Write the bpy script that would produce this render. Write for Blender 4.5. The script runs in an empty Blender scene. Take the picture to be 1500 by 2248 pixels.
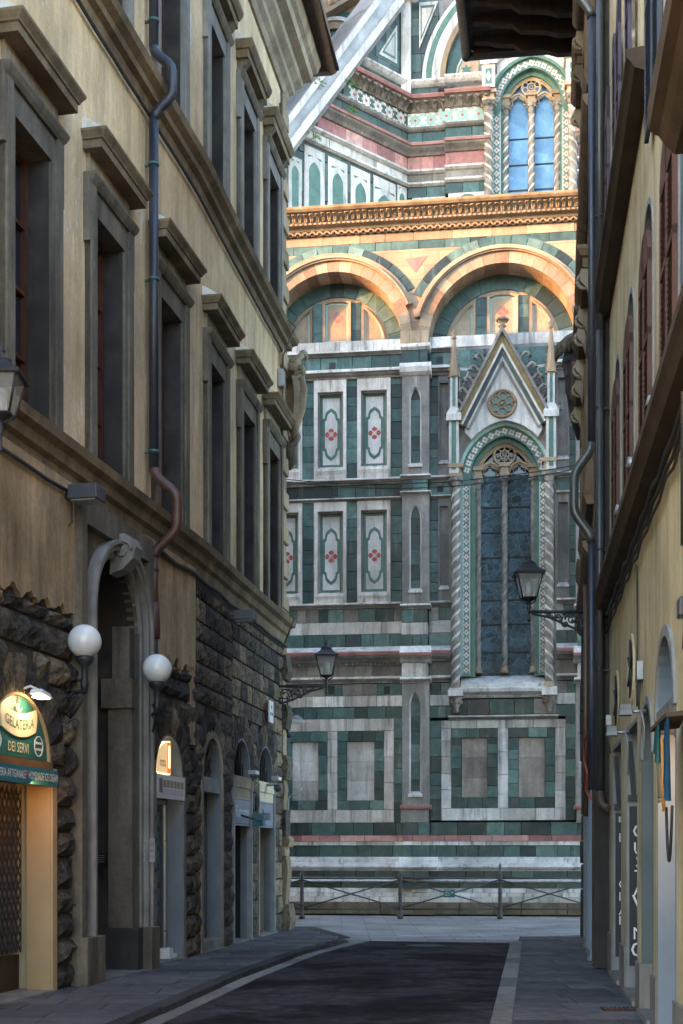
import bpy, bmesh, math, random
from mathutils import Matrix, Vector, noise
random.seed(7)
SC = bpy.context.scene
COL = SC.collection
R = math.radians
# ---------------------------------------------------------------- camera, sky, sun, exposure
EYE, FPX, CX, HY = 1.65, 2900.0, 750.0, 1870.0      # eye height, focal length and horizon measured on the photograph
cam = bpy.data.cameras.new('camera'); camo = bpy.data.objects.new('camera', cam); COL.objects.link(camo)
camo.location = (0, 0, EYE); camo.rotation_euler = (R(90), 0, 0)
cam.sensor_fit = 'VERTICAL'; cam.sensor_height = 36.0; cam.lens = FPX/2248*36
cam.shift_y = (HY-1124)/2248; cam.clip_end = 2000; cam.clip_start = .1
SC.camera = camo
SUN_EL, SUN_AZ = R(10.0), math.atan2(-.922, -.3865)
w = bpy.data.worlds.new('World'); SC.world = w; w.use_nodes = True
nt = w.node_tree; sky = nt.nodes.new('ShaderNodeTexSky'); sky.sky_type = 'NISHITA'; sky.sun_disc = False
sky.sun_elevation = SUN_EL; sky.sun_rotation = SUN_AZ; sky.air_density = 1.0; sky.dust_density = 1.0; sky.ozone_density = 1.1
bg = nt.nodes['Background']; nt.links.new(sky.outputs[0], bg.inputs[0]); bg.inputs[1].default_value = 0.15
sl = bpy.data.lights.new('sun', 'SUN'); sl.energy = 1.25; sl.angle = R(.6); sl.color = (1, .39, .10)
so = bpy.data.objects.new('sun', sl); COL.objects.link(so)
sd = Vector((math.cos(SUN_EL)*math.sin(SUN_AZ), math.cos(SUN_EL)*math.cos(SUN_AZ), math.sin(SUN_EL)))
so.rotation_euler = sd.to_track_quat('Z', 'Y').to_euler(); so.location = (-40, -15, 30)
SC.view_settings.view_transform = 'Standard'; SC.view_settings.look = 'None'
SC.view_settings.exposure = 3.55; SC.view_settings.gamma = 1.0
SC.render.engine = 'CYCLES'
SC.cycles.use_denoising = True
SC.cycles.max_bounces = 8; SC.cycles.diffuse_bounces = 5
# ---------------------------------------------------------------- materials
MATS = {}
def mat(name, c1, c2=None, scale=2.5, rough=.8, bump=.25, bscale=30., streak=None, rand=None, metal=0., spec=.35,
        blotch=None, emit=None, alpha=None, vary=.35, bdist=.02, joints=None, grime=None, flake=None, cells=None):
    m = bpy.data.materials.new(name); m.use_nodes = True; t = m.node_tree; N = t.nodes; L = t.links
    b = N['Principled BSDF']; b.inputs['Roughness'].default_value = rough; b.inputs['Metallic'].default_value = metal
    b.inputs['Specular IOR Level'].default_value = spec
    geo = N.new('ShaderNodeNewGeometry')
    def nz(sc, det=5, vec=None, rgh=.6):
        n = N.new('ShaderNodeTexNoise'); n.inputs['Scale'].default_value = sc; n.inputs['Detail'].default_value = det
        n.inputs['Roughness'].default_value = rgh
        L.new(vec if vec else geo.outputs['Position'], n.inputs['Vector']); return n.outputs['Fac']
    def rng(f, a, z, o0=0., o1=1.):
        r = N.new('ShaderNodeMapRange'); r.inputs[1].default_value = a; r.inputs[2].default_value = z
        r.inputs[3].default_value = o0; r.inputs[4].default_value = o1; L.new(f, r.inputs[0]); return r.outputs[0]
    def mix(fac, A, B, mode='MIX'):
        x = N.new('ShaderNodeMix'); x.data_type = 'RGBA'; x.blend_type = mode
        for val, sock in ((fac, x.inputs[0]), (A, x.inputs[6]), (B, x.inputs[7])):
            if isinstance(val, (int, float)): sock.default_value = val
            elif isinstance(val, tuple): sock.default_value = (*val, 1) if len(val) == 3 else val
            else: L.new(val, sock)
        return x.outputs[2]
    c2 = c2 or tuple(min(1, v*1.35) for v in c1)
    col = mix(rng(nz(scale), .32, .68), c1, c2)
    if rand:
        oi = N.new('ShaderNodeObjectInfo'); cr = N.new('ShaderNodeValToRGB'); L.new(oi.outputs['Random'], cr.inputs[0])
        el = cr.color_ramp.elements
        while len(el) < len(rand): el.new(.5)
        for i, (p, c) in enumerate(rand): el[i].position = p; el[i].color = (*c, 1)
        g = rng(nz(scale*3, 6), .3, .7, 1-vary, 1+vary)
        cb = N.new('ShaderNodeCombineXYZ')
        for i in range(3): L.new(g, cb.inputs[i])
        col = mix(1., cr.outputs[0], cb.outputs[0], 'MULTIPLY')
    if blotch:
        bc, bs, lo, hi, am = blotch
        col = mix(rng(nz(bs, 6, None, .7), lo, hi, 0, am), col, bc)
    if streak:
        sc_, lo, hi, am, fx, fz = streak
        mp = N.new('ShaderNodeVectorMath'); mp.operation = 'MULTIPLY'; mp.inputs[1].default_value = (fx, fx, fz)
        L.new(geo.outputs['Position'], mp.inputs[0])
        col = mix(rng(nz(1., 5, mp.outputs[0], .65), lo, hi, 0, am), col, sc_)
    if joints:
        jw, jh, jc, jr = joints          # running-bond joints in the (along, up) plane
        sx = N.new('ShaderNodeSeparateXYZ'); L.new(geo.outputs['Position'], sx.inputs[0])
        cb2 = N.new('ShaderNodeCombineXYZ'); L.new(sx.outputs[jr[0]], cb2.inputs[0]); L.new(sx.outputs[jr[1]], cb2.inputs[1])
        br = N.new('ShaderNodeTexBrick'); br.inputs['Scale'].default_value = 1; br.inputs['Brick Width'].default_value = jw
        br.inputs['Row Height'].default_value = jh; br.inputs['Mortar Size'].default_value = .012; L.new(cb2.outputs[0], br.inputs['Vector'])
        br.inputs['Color1'].default_value = (.8, .8, .8, 1); br.inputs['Color2'].default_value = (1.15, 1.15, 1.15, 1); br.inputs['Mortar'].default_value = (*jc, 1)
        col = mix(1., col, br.outputs['Color'], 'MULTIPLY')
    if cells:
        cs, amt, ec, ew = cells           # irregular leaded pieces
        vo = N.new('ShaderNodeTexVoronoi'); vo.inputs['Scale'].default_value = cs; L.new(geo.outputs['Position'], vo.inputs['Vector'])
        sp_ = N.new('ShaderNodeSeparateColor'); L.new(vo.outputs['Color'], sp_.inputs[0]); g = rng(sp_.outputs[0], 0, 1, 1-amt, 1+amt)
        cb = N.new('ShaderNodeCombineXYZ')
        for i in range(3): L.new(g, cb.inputs[i])
        col = mix(1., col, cb.outputs[0], 'MULTIPLY')
        ve = N.new('ShaderNodeTexVoronoi'); ve.feature = 'DISTANCE_TO_EDGE'; ve.inputs['Scale'].default_value = cs; L.new(geo.outputs['Position'], ve.inputs['Vector'])
        if ew: col = mix(rng(ve.outputs[0], ew*.6, ew, 1., 0.), col, ec)
    if flake:
        fc, fs, lo, hi, am = flake        # flaking paint, longer than wide
        mp = N.new('ShaderNodeVectorMath'); mp.operation = 'MULTIPLY'; mp.inputs[1].default_value = (fs, fs, fs*.28); L.new(geo.outputs['Position'], mp.inputs[0])
        area = rng(nz(.8, 2), .5, .62, 0, 1); fk = rng(nz(1., 6, mp.outputs[0], .75), lo, hi, 0, am)
        mu = N.new('ShaderNodeMath'); mu.operation = 'MULTIPLY'; L.new(area, mu.inputs[0]); L.new(fk, mu.inputs[1]); col = mix(mu.outputs[0], col, fc)
    if grime:
        mp = N.new('ShaderNodeVectorMath'); mp.operation = 'MULTIPLY'; mp.inputs[1].default_value = (2.6, 2.6, .5); L.new(geo.outputs['Position'], mp.inputs[0])
        g1 = rng(nz(.55, 4), .35, .7, 1.08, 1-grime); g2 = rng(nz(1., 6, mp.outputs[0], .7), .42, .72, 1.05, 1-grime); g3 = rng(nz(14., 6, None, .75), .4, .75, 1.06, 1-grime*.6)
        for g in (g1, g2, g3):
            cb = N.new('ShaderNodeCombineXYZ')
            for i in range(3): L.new(g, cb.inputs[i])
            col = mix(1., col, cb.outputs[0], 'MULTIPLY')
    L.new(col, b.inputs['Base Color'])
    if bump:
        bp = N.new('ShaderNodeBump'); bp.inputs['Strength'].default_value = bump; bp.inputs['Distance'].default_value = bdist
        L.new(nz(bscale, 6), bp.inputs['Height']); L.new(bp.outputs[0], b.inputs['Normal'])
        if rough > .3:
            L.new(rng(nz(scale*2, 4), .3, .7, max(.05, rough-.12), min(1, rough+.1)), b.inputs['Roughness'])
    if emit:
        b.inputs['Emission Color'].default_value = (*emit[0], 1); b.inputs['Emission Strength'].default_value = emit[1]
    MATS[name] = m; return m

DRK = (.05, .042, .036)
mat('plaster_tan', (.57, .42, .255), (.73, .565, .37), .9, .92, .35, 45, grime=.30, flake=((.74, .73, .74), 8., .57, .62, .85), streak=((.21, .175, .135), .48, .78, .6, 3.2, .35), blotch=((.58, .52, .44), 1.3, .58, .75, .35))
mat('plaster_low', (.42, .30, .18), (.56, .42, .27), .9, .92, .3, 40, grime=.45, streak=((.12, .095, .07), .45, .75, .7, 2.8, .4))
mat('stone_dark', (.13, .112, .09), (.25, .215, .17), 2.2, .88, .35, 50, grime=.45, streak=((.05, .045, .042), .46, .74, .75, 3.5, .5))
mat('stone_tan', (.26, .215, .155), (.40, .335, .25), 1.8, .88, .3, 50, grime=.4, streak=((.12, .095, .07), .5, .8, .6, 3., .5))
mat('stone_soot_shade', (.017, .017, .02), (.062, .055, .052), 3.2, .9, .4, 45, streak=((.025, .024, .026), .42, .68, .75, 4., .5))  # sooty stone, darkened further to put recess shade into its colour
mat('mortar', (.035, .03, .027), (.07, .058, .048), 5, .95, .4, 40)
mat('rustic', (.06, .055, .05), None, 5, .9, .9, 22, rand=[(0., (.04, .037, .038)), (.4, (.075, .067, .062)), (.7, (.115, .096, .078)), (.9, (.17, .135, .098)), (1., (.27, .2, .135))], blotch=((.014, .014, .018), 5, .48, .66, .8), vary=.5, bdist=.06, grime=.4)
mat('quoin', (.25, .2, .13), None, 4, .9, .5, 35, rand=[(0., (.21, .165, .11)), (.5, (.3, .235, .15)), (1., (.38, .3, .2))], streak=((.07, .06, .05), .5, .75, .6, 3., .6), vary=.25)
mat('cement', (.48, .46, .44), (.66, .64, .62), 5, .95, .4, 60)
mat('marble_white', (.54, .51, .49), (.74, .71, .69), 1.4, .55, .12, 40, grime=.33, streak=((.15, .13, .12), .52, .68, .72, 6., .4), blotch=((.33, .29, .26), 2.4, .55, .78, .5))
mat('marble_warm', (.62, .53, .43), None, 1.4, .6, .14, 40, rand=[(0., (.25, .17, .11)), (.5, (.35, .25, .165)), (1., (.45, .345, .245))], streak=((.18, .125, .085), .52, .8, .5, 3.5, .6), vary=.12, grime=.3)
mat('white_slab', (.6, .57, .53), None, 1.6, .55, .12, 40, rand=[(0., (.46, .425, .40)), (.4, (.60, .57, .545)), (1., (.76, .74, .725))], streak=((.11, .098, .094), .52, .68, .78, 6., .35), vary=.14, grime=.33)
mat('marble_grey', (.19, .175, .17), (.31, .29, .28), 1.6, .65, .15, 40, grime=.4, streak=((.62, .58, .54), .56, .74, .55, 5.5, .3), blotch=((.09, .08, .078), 1.8, .5, .75, .55))
mat('grey_slab', (.3, .27, .25), None, 1.6, .65, .15, 40, grime=.45, rand=[(0., (.16, .145, .14)), (.6, (.29, .27, .255)), (1., (.46, .43, .41))], streak=((.1, .09, .085), .5, .75, .6, 5., .35), vary=.2)
mat('marble_dirty', (.14, .125, .11), (.34, .31, .28), 4, .8, .5, 30, streak=((.05, .045, .04), .45, .7, .7, 4., 1.))
mat('green_slab', (.08, .15, .12), None, 2.2, .45, .12, 40, rand=[(0., (.014, .028, .031)), (.2, (.028, .058, .058)), (.5, (.048, .108, .104)), (.8, (.075, .152, .143)), (1., (.135, .225, .207))], streak=((.34, .36, .34), .58, .74, .42, 5., .7), blotch=((.02, .03, .03), 5., .55, .75, .5), vary=.3, spec=.4, grime=.35)
mat('green_inlay', (.055, .115, .098), (.10, .19, .155), 4, .45, .1, 40)
mat('green_pale', (.22, .38, .36), (.34, .48, .45), 4, .5, .1, 40)
mat('green_dark_slab', (.03, .05, .05), None, 2.2, .45, .12, 40, rand=[(0., (.022, .034, .034)), (.6, (.045, .075, .068)), (1., (.075, .115, .10))], streak=((.25, .27, .26), .62, .8, .3, 4., .5), vary=.25, spec=.4)
mat('red_marble', (.27, .11, .105), (.38, .19, .175), 3, .55, .12, 40, streak=((.16, .08, .075), .5, .75, .6, 4., .5))
mat('red_slab', (.3, .13, .13), None, 2, .55, .12, 40, rand=[(0., (.26, .105, .105)), (.5, (.42, .2, .185)), (1., (.56, .33, .3))], streak=((.1, .07, .07), .5, .75, .6, 4., .5), vary=.25)
mat('red_inlay', (.38, .055, .05), (.48, .1, .085), 8, .5, .05)
mat('mossy', (.085, .065, .042), (.19, .15, .105), 3, .95, .6, 25, blotch=((.05, .055, .025), 4, .5, .7, .7))
mat('glass_blue', (.022, .052, .082), (.04, .085, .118), 3, .35, .15, 9, spec=.15, cells=(5.5, .6, (.10, .19, .24), .045), grime=.45)
mat('glass_sky_reflect', (.085, .21, .40), (.13, .28, .48), 3.5, .2, .1, 5, spec=.6, cells=(2.2, .22, (.2, .34, .5), 0), grime=.2)  # sky reflection put into the glass colour
mat('glass_dark', (.010, .013, .018), (.02, .025, .033), 2, .08, .03, 6, spec=.6)
mat('glass_door', (.03, .04, .045), (.05, .06, .065), 2, .04, 0, 6, spec=1.)
mat('lead', (.02, .025, .03), None, 5, .6, 0)
mat('iron', (.016, .018, .024), (.03, .032, .04), 8, .5, .25, 60, spec=.4)
mat('iron_fence', (.035, .035, .045), (.06, .06, .07), 8, .5, .2, 60)
mat('rust', (.16, .06, .03), (.24, .1, .05), 9, .9, .4, 60)
mat('pipe_blue', (.018, .022, .042), (.034, .042, .068), 4, .48, .15, 30, grime=.4, streak=((.10, .17, .2), .58, .75, .6, 8., .8), spec=.6)
mat('pipe_brown', (.085, .035, .027), (.13, .055, .042), 4, .5, .15, 30, grime=.4, spec=.55)
mat('pipe_dark', (.028, .033, .036), (.05, .058, .062), 4, .38, .06, 30, streak=((.06, .14, .14), .6, .75, .6, 8., .8), spec=.55)
mat('pipe_green', (.03, .075, .075), (.05, .12, .115), 4, .5, .1, 30, streak=((.09, .20, .18), .55, .75, .6, 8., .8))
mat('pipe_copper', (.065, .045, .032), (.11, .07, .05), 4, .45, .08, 30, spec=.5)
mat('wood_dark', (.035, .022, .015), (.075, .045, .03), 4, .75, .35, 30, streak=((.02, .013, .01), .45, .7, .7, 8., 1.))
mat('wood_frame', (.055, .02, .012), (.08, .03, .018), 5, .6, .1)
mat('wood_brown', (.15, .07, .03), (.22, .11, .05), 4, .6, .2)
mat('shutter_brown', (.075, .035, .028), (.12, .055, .04), 5, .65, .15)
mat('shutter_purple', (.05, .037, .062), (.085, .06, .095), 5, .55, .15)
mat('shutter_blue', (.045, .06, .085), (.075, .095, .13), 5, .6, .15)
mat('plaster_yellow', (.52, .45, .285), (.66, .585, .40), 1., .93, .25, 40, grime=.32, flake=((.3, .26, .2), 5., .62, .68, .6), streak=((.27, .20, .085), .46, .76, .6, 3.5, .28), blotch=((.6, .52, .34), 1.6, .58, .78, .35))
mat('stone_grey', (.15, .145, .14), (.25, .24, .23), 3, .88, .3, 50, streak=((.07, .068, .066), .48, .75, .6, 4., .6))
mat('stone_blue', (.19, .20, .215), (.28, .29, .305), 3, .85, .25, 45, streak=((.10, .105, .115), .5, .75, .6, 4., .5))
mat('stone_brown', (.10, .07, .042), (.19, .135, .085), 2.5, .85, .3, 45, streak=((.04, .028, .02), .46, .74, .7, 4., .4))
mat('asphalt', (.030, .031, .044), (.062, .060, .076), .9, .72, .9, 70, blotch=((.12, .10, .092), 6., .46, .62, .8), streak=((.012, .012, .019), .47, .56, .75, .55, .55), spec=.12, grime=.5)
mat('paving', (.10, .098, .10), None, 2.4, .6, .35, 40, rand=[(0., (.045, .048, .06)), (.5, (.08, .083, .098)), (1., (.125, .125, .138))], vary=.3, spec=.45, blotch=((.03, .03, .035), 1.1, .52, .72, .6))
mat('paving_square', (.20, .19, .19), (.32, .305, .30), .8, .75, .2, 40, blotch=((.11, .10, .10), .7, .5, .68, .65), joints=(1.1, .5, (.45, .45, .45), (0, 1)))
mat('kerb', (.19, .185, .18), None, 2.5, .8, .4, 40, rand=[(0., (.15, .145, .14)), (1., (.27, .26, .25))], vary=.25)
mat('kerb_dark', (.035, .035, .04), None, 4, .9, .6, 30, rand=[(0., (.03, .03, .034)), (1., (.06, .058, .06))], vary=.4)
mat('ground', (.08, .08, .08), (.11, .11, .11), 1, .9, .2)
mat('globe', (.62, .63, .66), (.74, .75, .78), 3, .12, .02, 20, spec=.6, streak=((.42, .42, .44), .58, .75, .5, 9., 1.5))
mat('lamp_glass', (.30, .31, .32), (.42, .42, .42), 6, .22, .1, 30, spec=.6)
mat('metal_grey', (.25, .27, .30), (.33, .35, .38), 6, .42, .08, 50, metal=.5)
mat('metal_box', (.045, .048, .062), (.07, .072, .09), 5, .4, .06, 40)
mat('alu', (.45, .46, .48), (.55, .56, .58), 5, .35, .04, metal=.7)
mat('white_paint', (.68, .68, .72), (.78, .78, .82), 5, .5, .04)
mat('board_white', (.62, .62, .66), (.70, .70, .74), 5, .5, .02)
mat('cream', (.62, .55, .40), (.70, .63, .48), 5, .7, .1)
mat('wall_inside', (.40, .37, .25), (.46, .43, .3), 2, .9, .1)
mat('reveal_blue', (.13, .15, .18), (.20, .22, .25), 2, .85, .25, 40, blotch=((.14, .16, .19), 2.5, .5, .72, .6))
mat('reveal_cream', (.34, .25, .14), (.43, .32, .19), 2, .9, .2, 40, blotch=((.26, .2, .13), 2.5, .55, .75, .5))
mat('sign_green', (.02, .11, .10), (.028, .135, .125), 3, .45, 0)
mat('sign_teal', (.02, .13, .17), (.028, .155, .2), 3, .45, 0)
mat('sign_cream', (.72, .62, .43), (.76, .66, .47), 3, .5, 0)
mat('sign_letter', (.02, .10, .07), None, 3, .5, 0)
mat('sign_grey', (.22, .24, .30), (.27, .29, .36), 4, .5, .03)
mat('sign_dark', (.016, .018, .026), (.024, .026, .036), 4, .45, .03)
mat('letter_white', (.62, .63, .66), None, 4, .5, 0)
mat('letter_dark', (.03, .03, .05), None, 4, .5, 0)
mat('letter_red', (.10, .03, .06), None, 4, .5, 0)
mat('plate_grey', (.23, .23, .26), (.29, .29, .32), 4, .45, .02)
mat('plaque', (.012, .012, .013), None, 4, .4, .05)
mat('photo_print', (.26, .20, .13), (.36, .30, .22), 20, .4, 0)
mat('print_mauve', (.17, .13, .17), None, 4, .5, 0)
mat('door_blue', (.075, .12, .15), (.10, .155, .19), 3, .4, .04)
mat('teal_print', (.02, .10, .13), (.04, .15, .18), 9, .3, 0)
mat('lamp_warm', (1., .75, .45), None, 3, .5, 0, emit=((1., .70, .36), .5))
mat('lit_sign', (.95, .72, .42), None, 3, .5, 0, emit=((1., .62, .26), .05))
mat('lit_edge', (1., .85, .6), None, 3, .5, 0, emit=((1., .80, .45), .16))
mat('lit_orange', (.8, .3, .06), None, 3, .5, 0, emit=((1., .26, .04), .05))
mat('flag_blue', (.008, .05, .12), (.012, .075, .16), 8, .55, .15, 25)
mat('flag_teal', (.006, .05, .055), (.01, .07, .075), 8, .5, .15, 25)
mat('wood_orange', (.42, .18, .04), (.5, .23, .06), 6, .5, .1)
mat('cable', (.035, .033, .032), (.06, .056, .055), 8, .6, 0)
mat('cable_red', (.30, .05, .035), None, 8, .6, 0)
mat('door_pale', (.13, .18, .25), (.18, .235, .31), 2, .55, .05, 30)
mat('door_teal', (.07, .095, .105), (.11, .135, .145), 2, .6, .1, 30)
mat('marble_panel', (.60, .575, .555), (.76, .74, .72), 1.6, .5, .1, 40, grime=.3, streak=((.36, .33, .31), .56, .8, .4, 5., .5))
mat('marble_leaf', (.20, .14, .09), (.36, .27, .18), 6, .8, .4, 30)
mat('marble_ochre', (.22, .16, .075), (.36, .27, .13), 6, .75, .4, 30)
mat('marble_ramp', (.24, .245, .265), (.40, .405, .43), 1.1, .5, .15, 30, streak=((.66, .66, .68), .56, .72, .6, 1.6, .8), blotch=((.13, .13, .14), 1.2, .52, .72, .6))
mat('stone_soffit', (.045, .032, .022), (.085, .062, .043), 3, .9, .3, 45)
mat('stone_hood', (.16, .115, .07), (.27, .205, .135), 1.8, .88, .3, 50, grime=.4, streak=((.06, .05, .04), .46, .74, .7, 3., .5))
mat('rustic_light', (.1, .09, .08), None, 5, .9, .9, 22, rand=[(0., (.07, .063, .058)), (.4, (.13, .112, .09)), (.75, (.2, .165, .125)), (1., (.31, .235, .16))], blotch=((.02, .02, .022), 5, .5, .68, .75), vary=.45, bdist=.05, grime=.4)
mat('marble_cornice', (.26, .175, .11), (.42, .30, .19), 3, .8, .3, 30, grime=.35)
mat('panel_beige', (.40, .34, .30), None, 1.6, .6, .12, 40, rand=[(0., (.34, .28, .245)), (1., (.50, .43, .385))], streak=((.16, .135, .125), .5, .7, .7, 5., .4), vary=.2, grime=.4)
mat('leaf', (.05, .11, .02), (.09, .16, .035), 9, .8, 0)
mat('terracotta', (.28, .12, .07), (.4, .18, .1), 5, .9, .3)
mat('sticker', (.3, .1, .1), None, 30, .5, 0, rand=[(0, (.5, .06, .05)), (.5, (.5, .5, .55)), (1, (.05, .12, .4))], vary=.3)
mat('verdigris_sign', (.01, .075, .07), (.014, .09, .085), 5, .45, 0)
# ---------------------------------------------------------------- frames and mesh helpers
class Frame:
    """A facade plane: x runs along it to the onlooker's right, t is the distance out of it, z is up."""
    def __init__(s, ox, oy, dx, dy):
        l = math.hypot(dx, dy); s.o = (ox, oy); s.d = (dx/l, dy/l); s.n = (s.d[1], -s.d[0])
        s.M = Matrix(((s.d[0], -s.n[0], 0, ox), (s.d[1], -s.n[1], 0, oy), (0, 0, 1, 0), (0, 0, 0, 1)))
    def px(s, px, t=0.):          # where the sight line through a photo column meets the plane
        a = (px-CX)/FPX; ox, oy = s.o[0]+t*s.n[0], s.o[1]+t*s.n[1]
        return (a*oy-ox)/(s.d[0]-a*s.d[1])
    def Y(s, x, t=0.): return s.o[1]+x*s.d[1]+t*s.n[1]
    def z(s, px, py, t=0.): return EYE+(HY-py)*s.Y(s.px(px, t), t)/FPX
    def atY(s, Y): return (Y-s.o[1])/s.d[1]
    def m(s, px, n, t=0.): return n*s.Y(s.px(px, t), t)/FPX       # photo pixels to metres there
    def W(s, x, t, z): return Vector((s.o[0]+x*s.d[0]+t*s.n[0], s.o[1]+x*s.d[1]+t*s.n[1], z))
WF = Frame(0, 0, 1, 0)            # world: t = -y
WM = {}                           # world matrices
def _link(o, parent, M):
    COL.objects.link(o); WM[o.name] = M.copy()
    if parent is not None:
        o.parent = parent; o.matrix_parent_inverse = WM[parent.name].inverted()
    o.matrix_basis = M
    return o
def empty(name, loc, parent=None):
    o = bpy.data.objects.new(name, None); o.empty_display_size = .2
    return _link(o, parent, Matrix.Translation(Vector(loc)))
def tag(o, label=None, cat=None, group=None, kind=None):
    if label: o['label'] = label
    if cat: o['category'] = cat
    if group: o['group'] = group
    if kind: o['kind'] = kind
    return o
def thing(name, label, cat, loc=(0, 0, 0), group=None): return tag(empty(name, loc), label, cat, group)
class MB:
    def __init__(s): s.v = []; s.f = []; s.sm = []
    def add(s, vs, fs, smooth=False):
        k = len(s.v); s.v += [(p[0], -p[1], p[2]) for p in vs]; s.f += [tuple(i+k for i in f) for f in fs]; s.sm += [smooth]*len(fs); return s
    def box(s, x0, x1, t0, t1, z0, z1):
        return s.add([(x0, t0, z0), (x1, t0, z0), (x1, t1, z0), (x0, t1, z0), (x0, t0, z1), (x1, t0, z1), (x1, t1, z1), (x0, t1, z1)],
                     [(0, 1, 2, 3), (4, 5, 6, 7), (0, 1, 5, 4), (1, 2, 6, 5), (2, 3, 7, 6), (3, 0, 4, 7)])
    def loft(s, A, B, caps=True, smooth=False):
        n = len(A); f = [(i, (i+1) % n, n+(i+1) % n, n+i) for i in range(n)]
        s.add(A+B, f, smooth)
        if caps: s.add(A, [tuple(range(n))]); s.add(B, [tuple(range(n))])
        return s
    def pxz(s, poly, t0, t1): return s.loft([(x, t0, z) for x, z in poly], [(x, t1, z) for x, z in poly])
    def ptz(s, prof, x0, x1): return s.loft([(x0, t, z) for t, z in prof], [(x1, t, z) for t, z in prof])
    def pxt(s, poly, z0, z1): return s.loft([(x, t, z0) for x, t in poly], [(x, t, z1) for x, t in poly])
    def sheet(s, pts): return s.add(pts, [tuple(range(len(pts)))])
    def grid(s, x0, x1, z0, z1, holes, t=0.):
        xs = sorted({x0, x1, *[h[i] for h in holes for i in (0, 1) if x0 < h[i] < x1]})
        zs = sorted({z0, z1, *[h[i] for h in holes for i in (2, 3) if z0 < h[i] < z1]})
        for a, b in zip(xs, xs[1:]):
            for c, d in zip(zs, zs[1:]):
                mx, mz = (a+b)/2, (c+d)/2
                if not any(h[0] < mx < h[1] and h[2] < mz < h[3] for h in holes): s.sheet([(a, t, c), (b, t, c), (b, t, d), (a, t, d)])
        return s
    def tube(s, pts, r, n=8, caps=True, smooth=True):
        P = [Vector(p) for p in pts]; rs = r if isinstance(r, (list, tuple)) else [r]*len(P)
        rings = []; u = None
        for i, p in enumerate(P):
            d = (P[min(i+1, len(P)-1)]-P[max(i-1, 0)]).normalized()
            if u is None: u = d.orthogonal().normalized()
            else:
                u = u-d*u.dot(d); u = u.normalized() if u.length > 1e-6 else d.orthogonal().normalized()
            v = d.cross(u); rings.append([tuple(p+(u*math.cos(2*math.pi*k/n)+v*math.sin(2*math.pi*k/n))*rs[i]) for k in range(n)])
        vs = [q for rg in rings for q in rg]
        s.add(vs, [(i*n+k, i*n+(k+1) % n, (i+1)*n+(k+1) % n, (i+1)*n+k) for i in range(len(P)-1) for k in range(n)], smooth)
        if caps: s.add(rings[0], [tuple(range(n))]); s.add(rings[-1], [tuple(range(n))])
        return s
    def lathe(s, cx, ct, prof, n=14, smooth=True, a0=0., sx=1., st=1.):
        vs = [(cx+sx*r*math.cos(a0+2*math.pi*k/n), ct+st*r*math.sin(a0+2*math.pi*k/n), z) for r, z in prof for k in range(n)]
        s.add(vs, [(i*n+k, i*n+(k+1) % n, (i+1)*n+(k+1) % n, (i+1)*n+k) for i in range(len(prof)-1) for k in range(n)], smooth)
        s.add(vs[:n], [tuple(range(n))]); s.add(vs[-n:], [tuple(range(n))]); return s
    def ball(s, c, r, n=10, m=7, sc=(1, 1, 1)):
        pr = [(max(1e-4, r*math.sin(math.pi*i/m)), -r*math.cos(math.pi*i/m)) for i in range(m+1)]
        vs = [(c[0]+sc[0]*q*math.cos(2*math.pi*k/n), c[1]+sc[1]*q*math.sin(2*math.pi*k/n), c[2]+sc[2]*z) for q, z in pr for k in range(n)]
        return s.add(vs, [(i*n+k, i*n+(k+1) % n, (i+1)*n+(k+1) % n, (i+1)*n+k) for i in range(m) for k in range(n)], True)
    def ring(s, cx, cz, r0, r1, a0, a1, n, t0, t1, closed=False, sz=1.):
        A = [a0+(a1-a0)*i/n for i in range(n+1)]
        for a, b in zip(A, A[1:]):
            q = [(cx+r*math.cos(g), cz+sz*r*math.sin(g)) for r, g in ((r0, a), (r1, a), (r1, b), (r0, b))]
            vs = [(x, t0, z) for x, z in q]+[(x, t1, z) for x, z in q]
            s.add(vs, [(4, 5, 6, 7), (0, 3, 7, 4), (1, 2, 6, 5)])
        if not closed:
            for g in (a0, a1):
                q = [(cx+r*math.cos(g), cz+sz*r*math.sin(g)) for r in (r0, r1)]
                s.sheet([(q[0][0], t0, q[0][1]), (q[1][0], t0, q[1][1]), (q[1][0], t1, q[1][1]), (q[0][0], t1, q[0][1])])
        return s
    def sweep(s, path, prof, closed=False):
        """profile (t, z) carried along a plan path of (x, t) points, mitred at the bends; t grows to the right of travel."""
        n = len(path); rings = []
        for i, p in enumerate(path):
            ds = []
            if i > 0: ds.append((Vector(p)-Vector(path[i-1])).normalized())
            if i < n-1: ds.append((Vector(path[i+1])-Vector(p)).normalized())
            ns = [Vector((d[1], -d[0])) for d in ds]; m = sum(ns, Vector((0, 0))); m = m.normalized(); k = 1/max(.3, m.dot(ns[0]))
            rings.append([(p[0]+m[0]*k*t, p[1]+m[1]*k*t, z) for t, z in prof])
        for a, b in zip(rings, rings[1:]): s.loft(a, b, caps=False)
        q = len(prof); s.add(rings[0], [tuple(range(q))]); s.add(rings[-1], [tuple(range(q))]); return s
    def text(s, string, size, x, z, t0, t1, align='CENTER', font_scale=1., arc=None):
        cu = bpy.data.curves.new('lettering', 'FONT'); cu.body = string; cu.size = size; cu.align_x = align; cu.align_y = 'CENTER'
        cu.resolution_u = 2; cu.extrude = 0
        ob = bpy.data.objects.new('lettering', cu); COL.objects.link(ob)
        me = bpy.data.meshes.new_from_object(ob.evaluated_get(bpy.context.evaluated_depsgraph_get()))
        vs = [(v.co[0]*font_scale, v.co[1]) for v in me.vertices]
        if arc: vs = [(a, b+arc(a)) for a, b in vs]
        fs = [tuple(p.vertices) for p in me.polygons]
        s.add([(x+a, t1, z+b) for a, b in vs], fs)
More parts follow.
